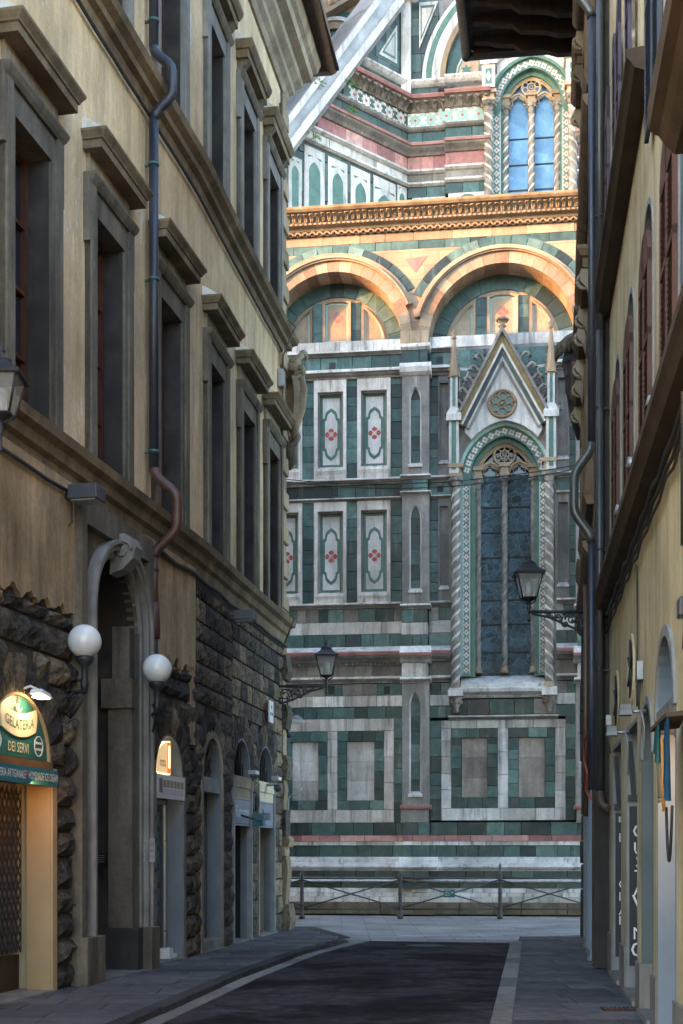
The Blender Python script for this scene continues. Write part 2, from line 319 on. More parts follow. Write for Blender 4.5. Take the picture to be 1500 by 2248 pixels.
        bpy.data.objects.remove(ob); bpy.data.curves.remove(cu); bpy.data.meshes.remove(me); return s
    def build(s, name, m, parent=None, fr=WF, label=None, cat=None, group=None, kind=None, fix=True, bevel=0):
        me = bpy.data.meshes.new(name); me.from_pydata(s.v, [], s.f)
        me.polygons.foreach_set('use_smooth', s.sm)
        if fix:
            bm = bmesh.new(); bm.from_mesh(me); bmesh.ops.remove_doubles(bm, verts=bm.verts, dist=1e-5)
            bmesh.ops.recalc_face_normals(bm, faces=bm.faces); bm.to_mesh(me); bm.free()
        me.materials.append(MATS[m]); o = bpy.data.objects.new(name, me); _link(o, parent, fr.M)
        if bevel:
            b = o.modifiers.new('edge', 'BEVEL'); b.width = bevel; b.segments = 2; b.limit_method = 'ANGLE'
        return tag(o, label, cat, group, kind)
_cubes = {}
def slab(m, x0, x1, t0, t1, z0, z1, parent, fr, name=None, jit=0., gap=.005):
    """one block of masonry: a shared chamfered block scaled to size"""
    if m not in _cubes:
        b = bmesh.new(); bmesh.ops.create_cube(b, size=1.); bmesh.ops.bevel(b, geom=[e for e in b.edges], offset=.012, segments=1, affect='EDGES')
        me = bpy.data.meshes.new(m); b.to_mesh(me); b.free(); me.materials.append(MATS[m]); _cubes[m] = me
    o = bpy.data.objects.new(name or m, _cubes[m]); t1 = t1+random.uniform(-jit, jit)
    if x0 > x1: x0, x1 = x1, x0
    if z0 > z1: z0, z1 = z1, z0
    M = fr.M @ Matrix.Translation(((x0+x1)/2, -(t0+t1)/2, (z0+z1)/2)) @ Matrix.Diagonal((x1-x0-gap, abs(t1-t0), z1-z0-gap, 1))
    return _link(o, parent, M)
def copy_tree(o, M, parent=None):
    """copy a thing and its parts; M moves the whole of it in the world"""
    c = o.copy(); _link(c, parent, M @ WM[o.name])
    for ch in list(o.children): copy_tree(ch, M, c)
    return c
def arc_pts(cx, cz, r, a0, a1, n, sz=1.): return [(cx+r*math.cos(a0+(a1-a0)*i/n), cz+sz*r*math.sin(a0+(a1-a0)*i/n)) for i in range(n+1)]
# ---------------------------------------------------------------- frames of the place
AC = R(7.26)
FC = Frame((955-CX)/FPX*35.6, 35.6, math.cos(AC), -math.sin(AC))                 # lower wall of the cathedral
FU = Frame(FC.W(0, -6.2, 0)[0], FC.W(0, -6.2, 0)[1], math.cos(AC), -math.sin(AC))  # upper wall, set back above the terrace
_c = FU.W(FU.px(895), 0, 0)
FS = Frame(_c[0], _c[1], 1.152, 1.0)                                             # spur wall that carries the flying buttress (x = 0 at the inner corner)
FB = Frame(FC.W(0, -15, 0)[0], FC.W(0, -15, 0)[1], math.cos(AC), -math.sin(AC))
# ---------------------------------------------------------------- the setting: ground, road, pavements
LP = [(-6.4956+.2038*11.6, 11.6), (-6.4956+.2038*20.6, 20.6), (-1.937, 23.0), (-1.2, 27.6)]    # foot of the left facade
FL = [Frame(*LP[i], LP[i+1][0]-LP[i][0], LP[i+1][1]-LP[i][1]) for i in range(3)]
FP = Frame(*(Vector(LP[3])-Vector((math.cos(AC), -math.sin(AC)))*34), math.cos(AC), -math.sin(AC))  # placeholder, faces the square
RW = lambda Y: 1.27+.135*Y                                                       # foot of the right facade
g = MB(); g.sheet([(-500, 120, -.06), (500, 120, -.06), (500, -700, -.06), (-500, -700, -.06)])
tag(g.build('ground', 'ground', None, WF), None, None, None, 'structure')
def strip(name, m, pts, z, kind='structure'):
    b = MB(); b.sheet([(x, -y, z) for x, y in pts]); o = b.build(name, m, None, WF); return tag(o, None, None, None, kind)
KL = [(-3.45, 1.5), (-1.98, 12.6), (-1.32, 17.4), (-.62, 21.4), (.1, 24.2), (.55, 24.9)]       # face of the left kerb
KR = lambda Y: 1.42+(Y-12.66)*.145
strip('road', 'asphalt', [(x, y) for x, y in KL]+[(KR(24.4), 24.4), (KR(1.5), 1.5)], -.03)
strip('square_pavement', 'paving_square', [(-60, 24.4), (60, 24.4), (60, 60), (-60, 60)], -.04)
pl = strip('pavement_left', 'mortar', [(-7.3, 1.5), (KL[0][0]-.12, 1.5)]+[(x-.12, y) for x, y in KL[1:5]]+[(.2, 24.9), (-.6, 28.6), (-1.9, 28.6), (-2.4, 23), (-3.4, 19)], .035)
pr = strip('pavement_right', 'mortar', [(KR(1.5)+.21, 1.5), (RW(1.5)+1, 1.5), (RW(27)+1, 27), (KR(26.)+.21, 26.)], -.022)
def xk(Y):
    for (a, b), (c, d) in zip(KL, KL[1:]):
        if b <= Y <= d: return a+(c-a)*(Y-b)/(d-b)
    return KL[-1][0]
def xl(Y):
    for (a, b), (c, d) in zip(LP, LP[1:]):
        if b <= Y <= d: return a+(c-a)*(Y-b)/(d-b)
    return LP[-1][0] if Y > 12 else -6.4956+.2038*Y
y = 10.2
while y < 27.4:                                  # paving stones in courses across the left pavement
    h = random.uniform(.42, .62); x0 = xl(min(y, 27.4))-.25; x1 = xk(min(y, 24.3))-.125+(0 if y < 24.3 else (y-24.3)*-.25)
    x = x0
    while x < x1-.1:
        wd = random.uniform(.55, 1.05); e = min(x+wd, x1); e = x1 if x1-e < .25 else e
        slab('paving', x, e, -y, -(y+h), .0, .047+random.uniform(-.002, .003), pl, WF, 'paving_stone', gap=.012); x = e
    y += h
y = 10.2
while y < 25.6:
    h = random.uniform(.42, .6); x0 = KR(y)+.215; x1 = RW(y)+.12; x = x0
    while x < x1-.1:
        wd = random.uniform(.5, .95); e = min(x+wd, x1); e = x1 if x1-e < .25 else e
        slab('paving', x, e, -y, -(y+h), -.05, -.008+random.uniform(-.002, .003), pr, WF, 'paving_stone', gap=.012); x = e
    y += h
y = 9.5
while y < 24.3:                                  # light kerb strip on the right, gutter and dark kerb on the left
    h = random.uniform(.8, 1.2); y1 = min(y+h, 24.4)
    b = MB(); b.loft([(KR(y), -y, -.06), (KR(y)+.21, -y, -.06), (KR(y)+.21, -y, -.004), (KR(y), -y, -.004)],
                     [(KR(y1), -y1+.012, -.06), (KR(y1)+.21, -y1+.012, -.06), (KR(y1)+.21, -y1+.012, -.004), (KR(y1), -y1+.012, -.004)])
    b.build('kerb_stone', 'kerb', pr, WF)
    b = MB(); a, c = xk(y), xk(y1)
    b.loft([(a, -y, -.06), (a+.2, -y, -.06), (a+.2, -y, -.018), (a, -y, -.016)], [(c, -y1+.012, -.06), (c+.2, -y1+.012, -.06), (c+.2, -y1+.012, -.018), (c, -y1+.012, -.016)])
    b.build('gutter_stone', 'kerb', pl, WF)
    if y < 23.6:
        j = random.uniform(-.012, .012); dz = .062 if y1 < 22.6 else .03
        b = MB(); b.loft([(a-.16, -y, -.06), (a+.012+j, -y, -.06), (a+j, -y, .05), (a-.03, -y, .062), (a-.16, -y, .06)],
                         [(c-.16, -y1+.01, -.06), (c+.012+j, -y1+.01, -.06), (c+j, -y1+.01, dz-.012), (c-.03, -y1+.01, dz), (c-.16, -y1+.01, dz-.002)])
        b.build('kerb_stone', 'kerb_dark', pl, WF)
    y = y1
# ---------------------------------------------------------------- the cathedral
CA = thing('cathedral', 'cathedral flank clad in green, white and red marble closing the end of the street', 'cathedral', FC.W(0, 0, 0))
BK = -.95
core = MB(); core.box(-16, 14, -6.2, BK, 0, FC.z(927, 470)); core.build('wall', 'marble_grey', CA, FC)
zc = lambda py, px=763: FC.z(px, py)
X = FC.px
def row(m, pa, pb, z0, z1, t, wpx, fr=FC, jit=.004, back=BK, name=None, alt=None):
    """a course of slabs between two photo columns"""
    x, x1 = fr.px(pa), fr.px(pb); w = fr.m((pa+pb)/2, wpx)
    while x < x1-.02:
        e = min(x+w*random.uniform(.65, 1.4), x1); e = x1 if x1-e < w*.4 else e
        mm = m if not alt or random.random() > alt[1] else alt[0]
        slab(mm, x, e, back, t, z0, z1, CA, fr, None if mm != m else name, jit); x = e
def colm(m, pa, pb, z0, z1, t, hpx, fr=FC, jit=.004, back=BK, alt=None):
    z = z0; h0 = fr.m((pa+pb)/2, hpx); xa, xb = fr.px(pa), fr.px(pb)
    while z < z1-.02:
        e = min(z+h0*random.uniform(.65, 1.4), z1); e = z1 if z1-e < h0*.4 else e
        mm = m if not alt or random.random() > alt[1] else alt[0]
        slab(mm, xa, xb, back, t, z, e, CA, fr, None, jit); z = e
def mould(name, m, pa, pb, prof, fr=FC, t=0., ends=True):
    b = MB(); p = [(t+a, z) for a, z in prof]; b.ptz([(t-.3, p[0][1])]+p+[(t-.3, p[-1][1])], fr.px(pa, t), fr.px(pb, t)); return b.build(name, m, CA, fr)
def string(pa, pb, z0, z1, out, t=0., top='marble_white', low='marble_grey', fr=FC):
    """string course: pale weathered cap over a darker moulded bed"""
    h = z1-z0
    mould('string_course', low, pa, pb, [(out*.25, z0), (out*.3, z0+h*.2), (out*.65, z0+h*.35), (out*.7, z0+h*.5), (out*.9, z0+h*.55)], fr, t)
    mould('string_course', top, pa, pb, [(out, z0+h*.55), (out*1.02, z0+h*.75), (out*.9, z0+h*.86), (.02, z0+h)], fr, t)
def plainbox(name, m, pa, pb, z0, z1, t0, t1, fr=FC, parent=None):
    b = MB(); b.box(fr.px(pa), fr.px(pb), t0, t1, z0, z1); return b.build(name, m, parent or CA, fr)
LB = (540, 883)                                   # left bay
PT = .45                                          # pilaster projection
# ---- plinth
prof_rows = [(1806, 1834, 'green_slab', .06, 46), (1834, 1847, 'red_slab', .12, 60), (1847, 1856, 'white_slab', .1, 80), (1856, 1881, 'green_slab', .06, 40),
             (1911, 1925, 'green_dark_slab', .26, 60), (1936, 1948, 'green_dark_slab', .4, 70)]
for a, b_, m, t, wpx in prof_rows:
    row(m, 540, 1330, zc(b_), zc(a), t, wpx)
    row(m, 887, 944, zc(b_), zc(a), PT+t-.02, min(wpx, 32))
def roundm(name, m, pa, pb, z0, z1, t, out):
    h = z1-z0; pr_ = [(out*.5, z0)]+[(out*(.5+.5*math.sin(math.pi*i/8)), z0+h*(.05+.5*i/8)) for i in range(9)]+[(out*.35, z0+h*.62), (out*.3, z0+h*.8), (.02, z0+h)]
    mould(name, m, pa, pb, pr_, FC, t)
roundm('base_moulding', 'marble_white', 540, 1330, zc(1911), zc(1881), .1, .34); roundm('base_moulding', 'marble_white', 866, 962, zc(1911), zc(1881), PT+.06, .3)
roundm('base_moulding', 'marble_white', 540, 1330, zc(1936), zc(1925), .26, .24)
for a, b_, t in ((1948, 1957, .5), (1957, 1966, .58), (1966, 1978, .66)):
    row('white_slab', 540, 1330, zc(b_), zc(a), t, 90, name='plinth_block')
row('mossy', 540, 1330, 0, zc(1978), .82, 80, name='plinth_block')
row('mossy', 872, 960, 0, zc(1978), PT+.62, 40, name='plinth_block')
# ---- lower panels of the two bays
def lower_bay(xs, ys, ref):
    (fo0, fo1), rings_, niches, post = xs; (zt0, zt1, rg0, rg1, nz0, nz1, zb0, zb1) = [FC.z(ref, v) for v in ys]
    row('white_slab', fo0, fo1, zt1, zt0, 0, 58); row('white_slab', fo0, fo1, zb1, zb0, 0, 55)
    colm('white_slab', post[0], post[1], rg1, rg0, 0, 45)
    lo = fo0
    for (g0, g1), (n0, n1) in zip(rings_, niches):
        colm('green_slab', g0, n0, nz1, nz0, 0, 30); colm('green_slab', n1, g1, nz1, nz0, 0, 30)
        row('green_slab', g0, g1, nz0, rg0, 0, 32); row('green_slab', g0, g1, rg1, nz1, 0, 32)
        b = MB(); b.box(X(n0), X(n1), BK, -.14, nz1, nz0); p = b.build('niche_panel', 'white_slab' if ref < 900 else 'marble_grey', CA, FC)
        for k in range(3):
            z0, z1 = nz1+(nz0-nz1)*k/3, nz1+(nz0-nz1)*(k+1)/3
            slab('white_slab' if ref < 900 else 'panel_beige', X(n0)+.01, X(n1)-.01, -.2, -.1, z0, z1, p, FC, 'panel_slab', .002)
lower_bay(((622, 865), ((623, 719), (741, 843)), ((640, 699), (761, 822)), (719, 741)), (1578, 1605, 1605, 1778, 1628, 1757, 1778, 1806), 763)
colm('white_slab', 843, 865, zc(1778), zc(1605), 0, 45); row('green_slab', 540, 622, zc(1806), zc(1578), 0, 60)
lower_bay(((969, 1242), ((991, 1093), (1116, 1219)), ((1013, 1071), (1138, 1197)), (1093, 1116)), (1580, 1598, 1598, 1774, 1619, 1750, 1774, 1801), 1100)
colm('white_slab', 969, 991, zc(1774, 1100), zc(1598, 1100), 0, 45); colm('white_slab', 1219, 1242, zc(1774, 1100), zc(1598, 1100), 0, 45)
colm('green_slab', 865, 884, zc(1806), zc(1578), 0, 33); colm('green_slab', 944, 969, zc(1801, 1100), zc(1580, 1100), -.03, 33); colm('green_slab', 1242, 1264, zc(1801, 1100), zc(1510, 1100), 0, 33)
# ---- courses between the panels, left bay and the strips beside the window
def courses(pa, pb, k=1.):
    for a, b_, m, wpx, alt in ((1553, 1578, 'green_slab', 36, None), (1528, 1552, 'white_slab', 75, None), (1502, 1528, 'green_slab', 36, ('grey_slab', .4)),
                          (1456, 1486, 'grey_slab', 60, None), (1393, 1421, 'green_slab', 42, None), (1366, 1393, 'white_slab', 70, None), (1337, 1366, 'green_slab', 30, ('grey_slab', .45)),
                          (1066, 1094, 'green_slab', 60, None), (783, 813, 'green_slab', 34, None)):
        row(m, pa, pb, zc(b_), zc(a), 0, wpx*k, alt=alt)
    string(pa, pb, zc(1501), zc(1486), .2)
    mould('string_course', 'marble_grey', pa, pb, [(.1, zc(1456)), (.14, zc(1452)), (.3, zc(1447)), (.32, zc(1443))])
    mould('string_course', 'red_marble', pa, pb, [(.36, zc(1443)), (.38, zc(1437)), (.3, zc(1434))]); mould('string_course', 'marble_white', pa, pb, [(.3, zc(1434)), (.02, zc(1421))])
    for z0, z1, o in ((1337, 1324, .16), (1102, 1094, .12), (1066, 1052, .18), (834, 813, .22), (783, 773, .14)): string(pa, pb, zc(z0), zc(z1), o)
courses(*LB); courses(942, 990, .7); courses(1222, 1330, .7)
b = MB()                                           # dentils under the cornice
x = X(600)
while x < X(883): b.box(x, x+.05, 0, .12, zc(1462), zc(1457)); x += .1
tag(b.build('dentils', 'marble_dirty', CA, FC), kind='stuff')
for p_, y0, y1 in ((730, 796, 810), (736, 1072, 1090), (872, 1070, 1088), (728, 1506, 1524), (850, 1506, 1524), (965, 783, 797), (967, 1066, 1080)):
    plainbox('putlog_hole', 'lead', p_-7, p_+7, zc(y1, p_), zc(y0, p_), -.2, .007)
# ---- tall inlaid panels
def mixti(cx, cz, hw, hh, n=6):
    """outline of the elongated quatrefoil: straight sides, ogee top and foot"""
    pts = []
    for sx, sz in ((1, 1), (-1, 1), (-1, -1), (1, -1)):
        q = [(hw, hh*.48), (hw, hh*.58), (hw*.74, hh*.63), (hw*.70, hh*.72), (hw*.62, hh*.82), (hw*.42, hh*.90), (hw*.16, hh*.95), (0, hh)]
        q = [(cx+sx*a, cz+sz*c) for a, c in q]; pts += q if sx*sz > 0 else q[::-1]
    out = [pts[0]]
    for p in pts[1:]:
        if abs(p[0]-out[-1][0])+abs(p[1]-out[-1][1]) > 1e-6: out.append(p)
    return out[:-1] if abs(out[0][0]-out[-1][0])+abs(out[0][1]-out[-1][1]) < 1e-6 else out
def bandpoly(mb, P, Q, t):
    n = len(P)
    for i in range(n): j = (i+1) % n; mb.sheet([(P[i][0], t, P[i][1]), (P[j][0], t, P[j][1]), (Q[j][0], t, Q[j][1]), (Q[i][0], t, Q[i][1])])
def flower(mb, cx, cz, r, t, n=4, a=0.):
    for k in range(n):
        g = a+2*math.pi*k/n; c, s_ = math.cos(g), math.sin(g); w = .42 if n == 4 else .26
        P = [(.18, 0), (.45, w*.9), (.75, w), (1., 0), (.75, -w), (.45, -w*.9)]
        mb.sheet([(cx+r*(u*c-v*s_), t, cz+r*(u*s_+v*c)) for u, v in P])
def tall_panel(p0, p1, i0, i1, zt, it, ib, zs, zb):
    x0, x1, a, c = X(p0), X(p1), X(i0), X(i1)
    f = MB(); f.box(x0, a, BK, .05, zb, zt); f.box(c, x1, BK, .05, zb, zt); f.box(a, c, BK, .05, it, zt); f.box(a, c, BK, -.02, zb, ib)
    pn = f.build('inlaid_panel', 'marble_white', CA, FC)
    e = .05; f = MB()                                 # inner moulding
    for q in ((a, a+e, ib, it), (c-e, c, ib, it), (a, c, it-e, it)): f.box(q[0], q[1], -.2, -.03, q[2], q[3])
    f.build('panel_moulding', 'marble_grey', pn, FC)
    f = MB(); f.box(a, c, -.4, -.13, ib, it); f.build('panel_field', 'marble_panel', pn, FC)
    g = MB(); t = -.126; bw = .07; A, C, Bz, Tz = a+e, c-e, ib+.02, it-e
    bandpoly(g, [(A, Bz), (C, Bz), (C, Tz), (A, Tz)], [(A+bw, Bz+bw), (C-bw, Bz+bw), (C-bw, Tz-bw), (A+bw, Tz-bw)], t)
    cx, cz = (A+C)/2, (Bz+Tz)/2-.08; hw, hh = (C-A)/2-bw, (Tz-Bz)*.37
    P = mixti(cx, cz, hw+.01, hh); Q = mixti(cx, cz, hw-.06, hh-.10); bandpoly(g, P, Q, t+.003)
    g.build('green_border', 'green_inlay', pn, FC)
    r = MB(); flower(r, cx, cz, .175, t+.003, 4, math.pi/4*0); r.build('red_flower', 'red_inlay', pn, FC)
    r = MB(); flower(r, cx, cz, .075, t+.006, 4, math.pi/4); r.build('flower_heart', 'marble_white', pn, FC)
    s_ = MB(); s_.ptz([(-.1, zb), (.09, zb), (.10, zb+.1), (.13, zs-.06), (.12, zs), (-.1, zs+.05)], a-.04, c+.04); s_.build('panel_sill', 'marble_white', pn, FC)
for zt, it, ib, zs, zb in ((834, 860, 1024, 1030, 1052), (1102, 1122, 1300, 1305, 1325)):
    for p0, p1, i0, i1 in ((594, 664, 602, 656), (690, 761, 698, 754), (785, 858, 793, 850)):
        tall_panel(p0, p1, i0, i1, zc(zt), zc(it), zc(ib), zc(zs), zc(zb))
    for g0, g1 in ((664, 690), (761, 785), (858, 883), (570, 594)): colm('green_slab', g0, g1, zc(zb), zc(zt), 0, 30)
# ---- pilasters with lancet niches
def lancet(px0, px1, zb, zt, n=7):
    """outline of a lancet opening, (x, z) from the foot up and over"""
    a, c = X(px0, PT), X(px1, PT); w = c-a; spring = zt-w*1.0
    L = [(a, zb), (a, spring)]+[(c-1.25*w*math.cos(g)-0+.25*w, spring+1.25*w*math.sin(g)) for g in [i/n*math.acos(.75/1.25) for i in range(1, n)]]
    top = spring+1.25*w*math.sin(math.acos(.75/1.25)); Lp = [(x, z) for x, z in L]+[((a+c)/2, top)]
    Rr = [((a+c)-x, z) for x, z in L[::-1]]
    return Lp, Rr, top
def pil_shaft(p0, p1, q0, q1, zb, zt, lb, lt, t=PT):
    x0, x1 = X(p0, t), X(p1, t); Lp, Rr, top = lancet(q0, q1, lb, lt)
    m = MB(); b0, b1 = Lp[0][0], Rr[-1][0]
    m.box(x0, b0, BK, t, zb, zt); m.box(b1, x1, BK, t, zb, zt); m.box(b0, b1, BK, t, zb, lb)
    half = [(b0, zt)]+[(x, z) for x, z in Lp[1:]]+[(Lp[-1][0], zt)]
    m.pxz(half, t-.13, t); half = [(b1, zt)]+[(x, z) for x, z in Rr[::-1][1:]]+[(Lp[-1][0], Lp[-1][1]), (Lp[-1][0], zt)]
    m.pxz(half, t-.13, t)
    o = m.build('pilaster_shaft', 'marble_grey', CA, FC)
    m = MB(); outline = Lp+Rr; inner = [((x-(b0+b1)/2)*.78+(b0+b1)/2, z if i in (0, len(outline)-1) else z-.05) for i, (x, z) in enumerate(outline)]
    for i in range(len(outline)-1):
        (ax, az), (bx, bz), (cx_, cz_), (dx_, dz_) = outline[i], outline[i+1], inner[i+1], inner[i]
        m.add([(ax, t-.02, az), (bx, t-.02, bz), (cx_, t-.1, cz_), (dx_, t-.1, dz_)], [(0, 1, 2, 3)])
    m.build('lancet_moulding', 'marble_white', o, FC)
    z = lb
    while z < top:
        e = min(z+random.uniform(.28, .55), top); slab('green_slab', b0, b1, 0, t-.14, z, e, o, FC, 'lancet_slab'); z = e
    m = MB(); m.ptz([(t-.14, lb), (t+.05, lb-.02), (t+.055, lb+.04), (t-.14, lb+.14)], b0-.03, b1+.03); m.build('lancet_sill', 'marble_white', o, FC)
def pilaster(p0, p1, q0, q1, ref):
    z = lambda v: FC.z(ref, v, PT)
    pil_shaft(p0, p1, q0, q1, z(1769), z(1500), z(1748), z(1517)); pil_shaft(p0, p1, q0, q1, z(1325), z(1080), z(1300), z(1108)); pil_shaft(p0, p1, q0, q1, z(1041), z(822), z(1024), z(848))
    plainbox('pilaster_foot', 'marble_grey', p0, p1, z(1806), z(1776), BK, PT)
    mould('string_course', 'red_marble', p0-4, p1+5, [(.02, z(1777)), (.1, z(1775)), (.11, z(1770)), (.02, z(1767))], FC, PT)
    for a, b_, m, wp in ((1337, 1366, 'green_slab', 30), (1366, 1393, 'white_slab', 60), (1393, 1418, 'green_slab', 20), (1455, 1486, 'white_slab', 60), (1052, 1080, 'green_slab', 30), (766, 796, 'green_slab', 30)):
        x = X(p0, PT)
        row(m, p0+2, p1-1, z(b_), z(a), PT, wp)
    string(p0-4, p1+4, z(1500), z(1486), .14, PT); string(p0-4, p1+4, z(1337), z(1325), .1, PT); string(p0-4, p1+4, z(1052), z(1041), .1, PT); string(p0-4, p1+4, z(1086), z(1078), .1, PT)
    mould('pilaster_capital', 'marble_grey', p0-5, p1+5, [(.02, z(1455)), (.04, z(1448)), (.13, z(1440))], FC, PT)
    mould('pilaster_capital', 'red_marble', p0-6, p1+6, [(.16, z(1440)), (.17, z(1434))], FC, PT); mould('pilaster_capital', 'marble_white', p0-5, p1+5, [(.14, z(1434)), (.02, z(1418))], FC, PT)
    mould('pilaster_capital', 'marble_white', p0-5, p1+5, [(.02, z(824)), (.1, z(818)), (.13, z(808)), (.11, z(802)), (.02, z(796))], FC, PT)
    mould('pilaster_capital', 'marble_white', p0-3, p1+3, [(.02, z(768)), (.09, z(763)), (.09, z(758)), (.02, z(754))], FC, PT)
pilaster(883, 942, 899, 925, 912); pilaster(1265, 1324, 1281, 1307, 1294)
# ---- recessed grey strips beside the window
for (a, b_, c, d) in ((962, 990, 966, 984), (1220, 1250, 1226, 1247)):
    for zt, zb in ((834, 1052), (1102, 1325)):
        f = MB(); x0, x1, q0, q1 = X(a), X(b_), X(c), X(d); z0, z1 = zc(zb), zc(zt); zi, zo = z1-.2, z0+.35
        for q in ((x0, q0, z0, z1), (q1, x1, z0, z1), (q0, q1, zi, z1), (q0, q1, z0, zo)): f.box(q[0], q[1], BK, .02, q[2], q[3])
        o = f.build('strip_panel', 'marble_grey', CA, FC); f = MB(); f.box(q0, q1, -.5, -.09, zo, zi); f.build('panel_field', 'marble_grey', o, FC)
        f = MB(); f.ptz([(-.09, zo-.05), (.06, zo-.04), (.05, zo+.01), (-.09, zo+.1)], q0-.03, q1+.03); f.build('panel_sill', 'marble_white', o, FC)
for g0, g1 in ((942, 962), (1250, 1265)):
    for zt, zb in ((834, 1052), (1102, 1325)): colm('green_slab', g0, g1, zc(zb), zc(zt), -.02, 30)
# ---- blind arches at the top of the wall
ZS = zc(748, 733)
def blind_arch(cpx, cpy, ri, rm, ro, rg, amin, gmin):
    cx, cz = X(cpx), FC.z(cpx, cpy); k = FC.Y(cx)/FPX; ri, rm, ro, rg = ri*k, rm*k, ro*k, rg*k
    n = 19
    for i in range(n):
        m = MB(); a0, a1 = math.pi*i/n+.0015, math.pi*(i+1)/n-.0015; m.ring(cx, cz, ri, rm, a0, a1, 2, -.72, .10); m.build('voussoir', 'marble_warm', CA, FC)
    for r0, r1, t in ((rm-.01, rm+(ro-rm)*.5, .17), (rm+(ro-rm)*.5, ro, .12), (rm+(ro-rm)*.2, rm+(ro-rm)*.4, .21)):
        m = MB(); m.ring(cx, cz, r0, r1, amin[0], math.pi-amin[1], 40, -.1, t); m.build('arch_moulding', 'marble_warm', CA, FC)
    n = 15; a0, a1 = gmin[0], math.pi-gmin[1]
    for i in range(n):
        m = MB(); m.ring(cx, cz, ro+.004, rg, a0+(a1-a0)*i/n+.004, a0+(a1-a0)*(i+1)/n-.004, 2, -.1, .03+random.uniform(0, .006)); m.build('green_voussoir', 'green_slab', CA, FC)
    m = MB(); m.pxz(arc_pts(cx, cz, ri+.02, 0, math.pi, 30), BK, -.70); m.build('lunette', 'marble_warm', CA, FC)
    n = 13
    for i in range(n):
        m = MB(); m.ring(cx, cz, ri*.80, ri, math.pi*i/n+.004, math.pi*(i+1)/n-.004, 2, -.75, -.665+random.uniform(0, .006)); m.build('green_voussoir', 'green_slab', CA, FC)
    # three framed panels
    hw = ri*.215; top = ri*.74; z0 = cz+.06
    def framed(poly, inset, name='lunette_panel'):
        gx = sum(p[0] for p in poly)/len(poly); gz = sum(p[1] for p in poly)/len(poly)
        sh = lambda s: [(gx+(x-gx)*s[0], gz+(z-gz)*s[1]) for x, z in poly]
        q = sh(inset); m = MB()
        for i in range(len(poly)):
            j = (i+1) % len(poly); m.loft([(poly[i][0], -.7, poly[i][1]), (poly[i][0], -.60, poly[i][1]), (q[i][0], -.62, q[i][1]), (q[i][0], -.7, q[i][1])],
                                          [(poly[j][0], -.7, poly[j][1]), (poly[j][0], -.60, poly[j][1]), (q[j][0], -.62, q[j][1]), (q[j][0], -.7, q[j][1])], False)
        o = m.build(name, 'marble_warm', CA, FC)
        i2 = tuple(v-.13 for v in inset); m = MB(); bandpoly(m, q, sh(i2), -.69); m.build('panel_border', 'green_pale', o, FC); return gx, gz, o
    gx, gz, o = framed([(cx-hw, z0), (cx+hw, z0), (cx+hw, cz+top*.96), (cx+hw*.5, cz+top), (cx-hw*.5, cz+top), (cx-hw, cz+top*.96)], (.80, .90))
    m = MB(); flower(m, gx, gz, .16, -.689); m.build('panel_flower', 'red_marble', o, FC)
    for sg in (1, -1):
        A = hw+ri*.16; rr = ri*.74
        P = [(cx+sg*A, z0)]+[(cx+sg*rr*math.cos(g), cz+rr*math.sin(g)) for g in [.08+i/7*(math.acos(A/rr)-.08) for i in range(8)]]
        framed(P, (.80, .84))
    for sg in (1, -1):
        xa, xb = sorted((cx+sg*(hw+.01), cx+sg*(hw+ri*.15))); z = z0
        zt = cz+math.sqrt(max(0, (ri*.8)**2-(hw+ri*.15)**2))
        while z < zt-.05: e = min(z+random.uniform(.3, .5), zt); slab('green_slab', xa, xb, -.8, -.675, z, e, CA, FC); z = e
    return cx, cz, rm
A1 = blind_arch(733, 748, 148, 172, 188, 206, (R(22), 0), (R(31), 0)); A2 = blind_arch(1103, 740, 160, 186, 200, 222, (R(8), R(15)), (R(8), R(28)))
ztop = FC.z(927, 546)
m = MB(); xs = [X(540)+(X(1330)-X(540))*i/160 for i in range(161)]
def arch_low(x):
    z = ZS-.35
    for cx, cz, r in (A1, A2):
        if abs(x-cx) < r: z = max(z, cz+math.sqrt(r*r-(x-cx)**2))
    return z
for a, c in zip(xs, xs[1:]):
    za, zb_ = arch_low(a), arch_low(c)
    m.add([(a, 0, za), (c, 0, zb_), (c, 0, ztop), (a, 0, ztop)], [(0, 1, 2, 3)]); m.add([(a, 0, za), (c, 0, zb_), (c, -.5, zb_), (a, -.5, za)], [(0, 1, 2, 3)])
MATS['marble_spandrel'] = mat('marble_spandrel', (.26, .175, .115), (.40, .295, .2), 1.2, .6, .14, 40, streak=((.3, .23, .17), .5, .8, .5, 3., .6), joints=(.75, .38, (.72, .7, .68), (0, 2)))
m.build('spandrel', 'marble_spandrel', CA, FC)
row('white_slab', 540, 1330, zc(773), ZS-.02, -.02, 70)
m = MB(); m.sheet([(X(890), .012, FC.z(917, 568)), (X(938), .012, FC.z(917, 563)), (X(912), .012, FC.z(917, 598))]); m.build('red_triangle', 'red_marble', CA, FC)
row('marble_warm', 540, 1330, FC.z(927, 527), FC.z(927, 507), 0, 75); row('green_slab', 540, 1330, FC.z(927, 546), FC.z(927, 527), 0, 50)
row('marble_warm', 880, 942, ZS-.35, ZS+.12, .12, 30, back=-.2)
